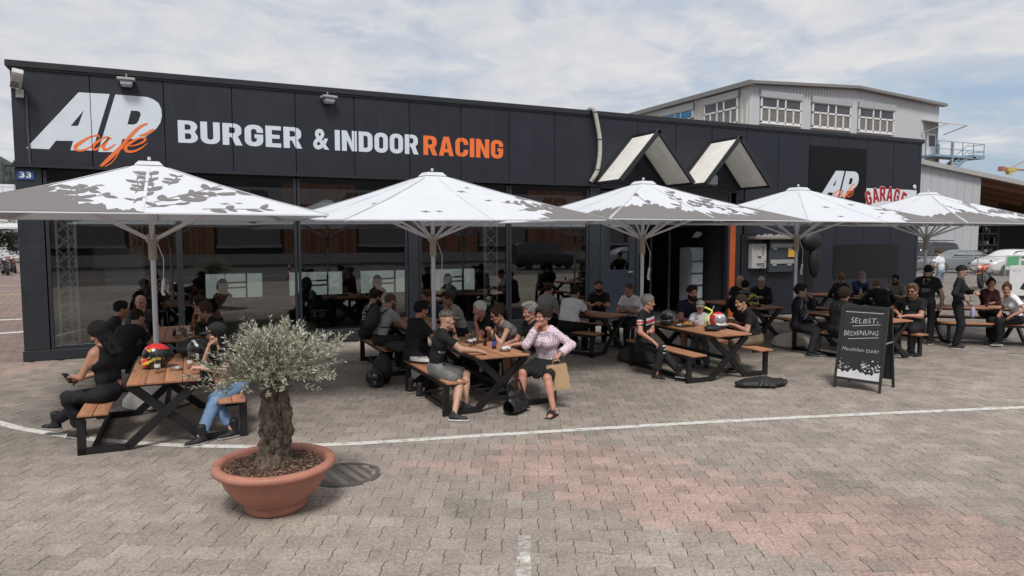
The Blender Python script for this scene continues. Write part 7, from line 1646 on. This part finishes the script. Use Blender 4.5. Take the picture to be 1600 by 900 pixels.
lump('gloves', (18.45, -6.15, .455), 40, (.12, .07, .04), 'black and neon motorcycle gloves on the right bench', 'gloves', pattern('neon_glove', (.012, .012, .012), (.5, .62, .10), 22), 13, amp=.02, res=.01)
# backpack worn by the man in grey
h_ = d['H']; bp_ = thing('backpack', (0, 0, 0), 0, 'black backpack worn by the bearded man in the grey T-shirt', 'bag'); bp_.matrix_basis = h_['o'].matrix_basis.copy()
g = Grid(h_['che']-A_(.28, .42, .40), h_['che']+A_(.28, .2, .25), .014); c_ = h_['che']-h_['fw']*.20-h_['up']*.06
Mr = np.stack([h_['rt'], h_['fw'], h_['up']], 1); D = g.ell(c_, (.15, .10, .25), Mr); D = smin(D, g.ell(c_-h_['fw']*.06-h_['up']*.08, (.11, .07, .13), Mr), .03)+fold(g, .012, 4)
Vt, F = g.mesh(D); np_obj('pack', [(Vt, F, 0)], [JK], bp_)
for s_ in (-1, 1):
    S_p = h_['c7']+h_['rt']*s_*.10
    MB().tube([tuple(q) for q in catmull([S_p-h_['fw']*.14-h_['up']*.10, S_p+h_['up']*.015-h_['fw']*.02, S_p+h_['fw']*.105-h_['up']*.08, h_['che']+h_['rt']*s_*.15+h_['fw']*.10-h_['up']*.1, h_['che']+h_['rt']*s_*.17-h_['fw']*.10-h_['up']*.16], 5)], .024, 8, flat=.35).build('strap', JK, bp_, True)
# sandals of the woman in pink



# more on the tables
random.seed(21)
for i, (x, y, lb_) in enumerate(((6.40, -5.45, 'crumpled white napkin beside the glasses on the second table'), (6.75, -6.05, 'white napkin near the man with sunglasses on his head'), (10.25, -3.1, 'crumpled napkin on the slanted table'), (14.5, -6.3, 'white napkin at the blond man'), (2.75, -2.6, 'white napkin on the left rear table'), (14.2, -3.0, 'white napkin by the yellow helmet'), (18.2, -5.3, 'paper napkin on the right edge table'))):
    lump('napkin', (x, y, TZ), i*40, (.045, .035, .018), lb_, 'napkin', PAPER, 30+i, amp=.012, res=.009)
for x, y, lb_ in ((9.95, -2.6, 'glass of cola on the slanted table'), (14.75, -6.1, 'glass of cola left of the blond man'), (18.7, -5.75, 'glass of cola in front of the girl in white'), (6.3, -3.3, 'glass of cola on the rear table under the second parasol'), (14.25, -2.5, 'glass of cola in front of the man in the backward cap')): tumbler((x, y, TZ), COLA, lb_)
tray((6.42, -3.1, TZ), 'tray of food on the rear table under the second parasol', 80); tray((14.72, -5.6, TZ), 'white paper tray behind the chalkboard', 20, False); tray((18.35, -2.9, TZ), 'tray in front of the man in grey T-shirt', 0)

# weeds in the joints
m = MB(); rw = random.Random(77)
for cx, cy, n_, sp in ((9.62, -6.85, 90, .16), (4.9, -5.6, 60, .25), (8.9, -5.9, 50, .3), (.6, -.35, 90, .5), (3.2, -.2, 70, .8), (6.4, -7.0, 30, .2), (2.4, -.15, 60, .5), (5.2, -7.6, 30, .3), (12.6, -7.0, 40, .3), (7.9, -9.0, 24, .3)):
    for _ in range(n_):
        x, y = cx+rw.gauss(0, sp), cy+rw.gauss(0, sp*.35); h = rw.uniform(.012, .045); a = rw.uniform(0, 6.3); d_ = V((math.cos(a), math.sin(a), 0))*.004; t_ = V((rw.gauss(0, .012), rw.gauss(0, .012), h))
        p = V((x, min(y, -.03), -.01)); m.add([p-d_, p+d_, p+t_], [(0, 1, 2)])
tag(m.build('weeds', mat('weed_green', (.085, .095, .035), .8, var=.4, vs=20)), 'small green weeds growing in the paving joints', 'weeds', kind='stuff')
# ---------------------------------------------------------------- cars and motorcycles
CGL = mat('car_glass', (.018, .020, .022), .06, spec=.8); TYRE = mat('tyre_rubber', (.015, .015, .015), .8); RIM = mat('alloy_rim', (.35, .36, .37), .3, metal=.7); TL_ = mat('tail_light_red', (.30, .015, .02), .2); PLT = mat('number_plate', (.6, .6, .6), .5); TRIM = mat('car_trim', (.015, .015, .016), .5)
def wheel(parent, p, r=.33, w_=.22, ax='y'):
    t = MB().lathe([(r*.62, -w_/2), (r*.93, -w_/2), (r, -w_*.32), (r, w_*.32), (r*.93, w_/2), (r*.62, w_/2)], n=24).build('wheel', TYRE, parent, True)
    m = MB().lathe([(0, w_*.30), (r*.14, w_*.34), (r*.2, w_*.25), (r*.62, w_*.1), (r*.66, w_*.42), (r*.62, w_*.46)], n=24)
    for i in range(5): a = i*2*math.pi/5; m.bar((math.cos(a)*r*.1, math.sin(a)*r*.1, w_*.33), (math.cos(a)*r*.62, math.sin(a)*r*.62, w_*.38), .05, .03)
    m.lathe([(0, -w_*.3), (r*.62, -w_*.3)], n=20); m.build('rim', RIM, t, True); t.location = p; t.rotation_euler = (R(90) if p[1] < 0 else R(-90), 0, 0)
def car(name, loc, rz, paint, lb_, prof, W_=.9, L_=4.5, cat='car', glassx=(), rails=False, grp=None):
    """prof: stations (x, z_low, z_belt, z_roof, half width, roof half width)"""
    t = thing(name, loc, rz, lb_, cat, grp); P = [np.array(q) for q in catmull(prof, 4)]; vs = []; k = 10
    for x, z0, zb, zr, w_, wr in P:
        half = [(w_*.80, z0), (w_*.97, z0+.10), (w_, (z0+zb)/2+.04), (w_*.985, zb-.07), (w_*.93, zb), (w_*.93+(wr-w_*.93)*.55, zb+(zr-zb)*.60), (wr, zr-.045 if zr > zb+.06 else zb+(zr-zb)*.6), (wr*.62, zr)]
        row = [(x, y, z) for y, z in half]+[(x, -y, z) for y, z in reversed(half)]; vs += row
    k = 16; fs = []; body = []; 
    for i in range(len(P)-1):
        for j in range(k-1): fs.append((i*k+j, i*k+j+1, i*k+k+j+1, i*k+k+j))
        fs.append((i*k+k-1, i*k, i*k+k, i*k+k+k-1))
    fs += [tuple(range(k-1, -1, -1)), tuple(range((len(P)-1)*k, len(P)*k))]
    MB().add(vs, fs).build('body', paint, t, True, auto=28)
    def side(a, b, x): return a
    def at_x(x):
        xs = [q[0] for q in P]; i = max(0, min(len(P)-2, np.searchsorted(xs, x)-1)); f = (x-xs[i])/(xs[i+1]-xs[i]+1e-9); return P[i]+(P[i+1]-P[i])*f
    for s_ in (-1, 1):
        for xa, xb, ya, yb in glassx:          # side panes: x range at the belt, x range at the roof
            top = []; bot = []
            for i in range(6):
                f = i/5; q = at_x(xa+(xb-xa)*f); bot.append((q[0], s_*(q[4]*.935+.004), q[2]+.015)); q2 = at_x(ya+(yb-ya)*f); q3 = q2; zt = q3[3]-.075; y_ = q3[4]*.93+(q3[5]-q3[4]*.93)*((zt-q3[2])/(q3[3]-.045-q3[2]+1e-6)); top.append((q2[0], s_*(y_+.012), zt))
            MB().add(bot+top, [(i, i+1, 6+i+1, 6+i) for i in range(5)]).build('window', CGL, t, True)
    return t, at_x
def paint(n, c, r=.28): return mat('paint_'+n, c, r, coat=.7, var=.03)
SEDAN = [(-2.30, .32, .74, .76, .62, .45), (-2.22, .24, .88, .92, .80, .60), (-1.9, .20, .96, 1.0, .89, .66), (-1.35, .19, .97, 1.13, .91, .66), (-.75, .19, .96, 1.38, .92, .60), (0, .19, .95, 1.43, .92, .59), (.55, .19, .94, 1.36, .92, .60), (1.15, .19, .93, 1.02, .91, .70), (1.8, .20, .84, .90, .88, .68), (2.2, .24, .72, .76, .78, .58), (2.32, .32, .60, .64, .60, .45)]
def end_bits(t, rear_x, zt, w_, glass=True, plate=True):
    for s_ in (-1, 1): MB().box((rear_x+.05, s_*w_*.68, zt), (.10, w_*.42, .13), None, 0, .03).build('tail_light', TL_, t, True)
    if plate: MB().box((rear_x-.03, 0, zt-.16), (.02, .46, .11), None, 0, .004).build('number_plate', PLT, t)
    MB().box((rear_x+.02, 0, .33), (.12, w_*1.5, .16), None, 0, .04).build('bumper', TRIM, t, True)
t, ax_ = car('parked_car', (46.6, 12.6, 0), 150, paint('grey', (.16, .18, .205)), 'grey sedan seen from the rear behind the chain link fence', SEDAN, glassx=((-1.35, -.42, -.95, -.42), (-.36, .95, -.36, .45)))
end_bits(t, -2.28, .80, .9); MB().add([(-1.95, -.55, 1.02), (-1.95, .55, 1.02), (-.88, .50, 1.385), (-.88, -.50, 1.385)], [(0, 1, 2, 3)]).build('rear_window', CGL, t)
for x in (-1.35, 1.42):
    for y in (-.82, .82): wheel(t, (x, y, .33))
for s_ in (-1, 1): MB().box((-.5, s_*.95, 1.0), (.16, .1, .10), None, 0, .03).build('side_mirror', MT['paint_grey'], t, True)
t, ax_ = car('parked_car', (46.9, 9.8, 0), 168, paint('white', (.62, .63, .64)), 'white hatchback with green sticker at the right edge beyond the fence', [(-2.1, .34, .80, .84, .70, .5), (-2.05, .24, .95, 1.05, .84, .62), (-1.75, .20, .98, 1.30, .90, .62), (-1.1, .19, .97, 1.47, .91, .61), (-.2, .19, .95, 1.50, .92, .60), (.45, .19, .94, 1.42, .92, .60), (1.15, .19, .93, 1.03, .91, .70), (1.7, .20, .84, .92, .88, .68), (2.05, .26, .70, .76, .75, .55), (2.1, .34, .6, .64, .6, .45)], glassx=((-1.5, -.5, -1.25, -.5), (-.44, .95, -.44, .4)))
end_bits(t, -2.06, .86, .9); MB().add([(-2.0, -.60, 1.02), (-2.0, .60, 1.02), (-1.55, .54, 1.37), (-1.55, -.54, 1.37)], [(0, 1, 2, 3)]).build('rear_window', CGL, t)
for x in (-1.25, 1.3):
    for y in (-.82, .82): wheel(t, (x, y, .33))
for s_ in (-1, 1): MB().add([(-.6, s_*.935, .45), (.5, s_*.935, .45), (.7, s_*.935, .85), (-.4, s_*.935, .85)], [(0, 1, 2, 3)]).build('green_sticker', MT['poster_green'], t)
SUV = [(-2.35, .45, 1.0, 1.05, .80, .6), (-2.3, .35, 1.15, 1.30, .88, .70), (-2.15, .30, 1.15, 1.78, .92, .70), (-1.2, .28, 1.13, 1.88, .93, .70), (.2, .28, 1.12, 1.88, .93, .69), (.75, .28, 1.10, 1.78, .93, .68), (1.2, .28, 1.08, 1.18, .92, .75), (1.9, .30, 1.0, 1.08, .9, .72), (2.3, .35, .85, .92, .85, .65), (2.35, .45, .8, .84, .75, .55)]
t, ax_ = car('parked_car', (48.0, 16.0, 0), 172, paint('dark', (.02, .021, .023)), 'black off road vehicle with roof rack behind the grey sedan', SUV, glassx=((-2.0, -1.1, -1.95, -1.1), (-1.04, -.1, -1.04, -.1), (-.04, 1.0, -.04, .65)))
end_bits(t, -2.33, 1.05, .9); m = MB()
for y in (-.68, .68): m.bar((-1.9, y, 1.96), (.5, y, 1.96), .05)
for x in (-1.7, -.7, .3): m.bar((x, -.7, 1.96), (x, .7, 1.96), .04)
m.build('roof_rack', TRIM, t); wheel(t, (-2.45, 0, 1.0), .38, .24); t.children[-1].rotation_euler = (0, R(-90), 0)
for x in (-1.45, 1.45):
    for y in (-.82, .82): wheel(t, (x, y, .38))
t, ax_ = car('parked_car', (40.5, 14.4, 0), 160, paint('silver', (.30, .31, .32)), 'silver car mostly hidden behind the last parasol pole', SEDAN, glassx=((-1.35, -.42, -.95, -.42), (-.36, .95, -.36, .45)))
end_bits(t, -2.28, .8, .9)
for x in (-1.35, 1.42):
    for y in (-.82, .82): wheel(t, (x, y, .33))
# cars mirrored in the windows
t, ax_ = car('mirrored_car', (25.0, -27.5, 0), 5, MT['paint_dark'], 'dark estate car mirrored in the window left of the entrance', SUV, glassx=((-2.0, -1.1, -1.95, -1.1), (-1.04, -.1, -1.04, -.1), (-.04, 1.0, -.04, .65)))
for x in (-1.45, 1.45):
    for y in (-.82, .82): wheel(t, (x, y, .36))
t, ax_ = car('mirrored_car', (33.0, -29.0, 0), 5, MT['paint_silver'], 'silver car mirrored at the right end of the window by the door', SEDAN, glassx=((-1.35, -.42, -.95, -.42), (-.36, .95, -.36, .45)))
for x in (-1.35, 1.42):
    for y in (-.82, .82): wheel(t, (x, y, .33))
def motorcycle(loc, rz, c1, lb_, grp=None, lean=8):
    t = thing('motorcycle', loc, rz, lb_, 'motorcycle', grp); t.rotation_euler = (R(lean), 0, R(rz)); pm_ = mat('bike_%d' % int(c1[0]*100), c1, .3, coat=.5)
    for x in (-.70, .72):
        w_ = MB().lathe([(.24, -.06), (.29, -.075), (.325, -.03), (.325, .03), (.29, .075), (.24, .06)], n=22).build('wheel', TYRE, t, True); w_.location = (x, 0, .325); w_.rotation_euler = (R(90), 0, 0)
        m = MB().lathe([(.245, -.03), (.255, 0), (.245, .03)], n=22).lathe([(0, -.05), (.04, -.05), (.04, .05), (0, .05)], n=10)
        for i in range(6): a = i*math.pi/3; m.bar((0, 0, 0), (math.cos(a)*.25, math.sin(a)*.25, 0), .02)
        m.lathe([(.09, .065), (.14, .065)], n=16); m.build('rim', TRIM, w_)
    m = MB()
    for y in (-.10, .10): m.tube([(.72, y, .33), (.50, y, .92)], .025, 8); m.bar((-.70, y, .33), (-.2, y*.8, .42), .05, .06)
    m.tube([(.46, 0, .95), (.1, 0, .62), (-.1, 0, .45)], .05, 8); m.tube([(-.1, 0, .6), (-.55, 0, .80), (-.85, 0, .88)], .03, 8); m.tube([(.45, -.34, 1.05), (.47, -.1, 1.0), (.47, .1, 1.0), (.45, .34, 1.05)], .016, 7); m.build('frame', TRIM, t, True)
    MB().box((.08, 0, .42), (.42, .30, .34), None, 0, .06).box((.12, 0, .62), (.22, .2, .14), Matrix.Rotation(.3, 3, 'Y'), 0, .04).build('engine', mat('engine_grey', (.10, .10, .105), .5), t, True)
    MB().ball((.20, 0, .86), .20, 14, sc=(1.45, .75, .72)).build('fuel_tank', pm_, t, True); MB().box((-.28, 0, .84), (.55, .26, .09), Matrix.Rotation(.06, 3, 'Y'), 0, .04).build('seat', TRIM, t, True)
    MB().box((-.68, 0, .93), (.42, .18, .10), Matrix.Rotation(-.22+.44, 3, 'Y'), 0, .04).build('tail', pm_, t, True); MB().box((-.90, 0, .97), (.03, .14, .05), None, 0, .01).build('tail_light', TL_, t, True); MB().box((-1.0, 0, .72), (.02, .17, .14), Matrix.Rotation(.3, 3, 'Y'), 0, .004).build('number_plate', PLT, t)
    MB().ball((.62, 0, .92), .13, 12, sc=(.8, .95, 1)).build('headlight', pm_, t, True); MB().ball((.68, 0, .92), .10, 12, sc=(.7, .9, .9)).build('headlight_lens', mat('lens_pale', (.5, .5, .5), .1), t, True)
    MB().tube([(.05, -.15, .28), (-.35, -.18, .28), (-.8, -.2, .42)], [.03, .045, .055], 10).build('exhaust', RIM, t, True); MB().box((.74, 0, .68), (.34, .13, .02), Matrix.Rotation(.1, 3, 'Y'), 0, .008).build('mudguard', pm_, t, True)
    for s_ in (-1, 1): MB().ball((.42, s_*.40, 1.16), .06, 8, sc=(.3, 1, .6)).build('side_mirror', TRIM, t, True)
    return t
GM = 'motorcycles parked beyond the left corner'
motorcycle((-7.15, 34.4, 0), -70, (.02, .02, .022), 'black motorcycle nearest at the left edge, rear wheel forward', GM)
motorcycle((-7.25, 36.9, 0), -72, (.30, .03, .04), 'motorcycle with red parts second in the left row', GM)
motorcycle((-6.75, 38.6, 0), -75, (.10, .10, .11), 'dark grey motorcycle third in the left row beside the corner post', GM)
motorcycle((-9.0, 41.5, 0), -75, (.45, .45, .45), 'pale motorcycle farther back in the left row', GM)
motorcycle((34.6, 3.8, 0), 200, (.70, .10, .02), 'orange motorcycle parked behind the standing person in headscarf')
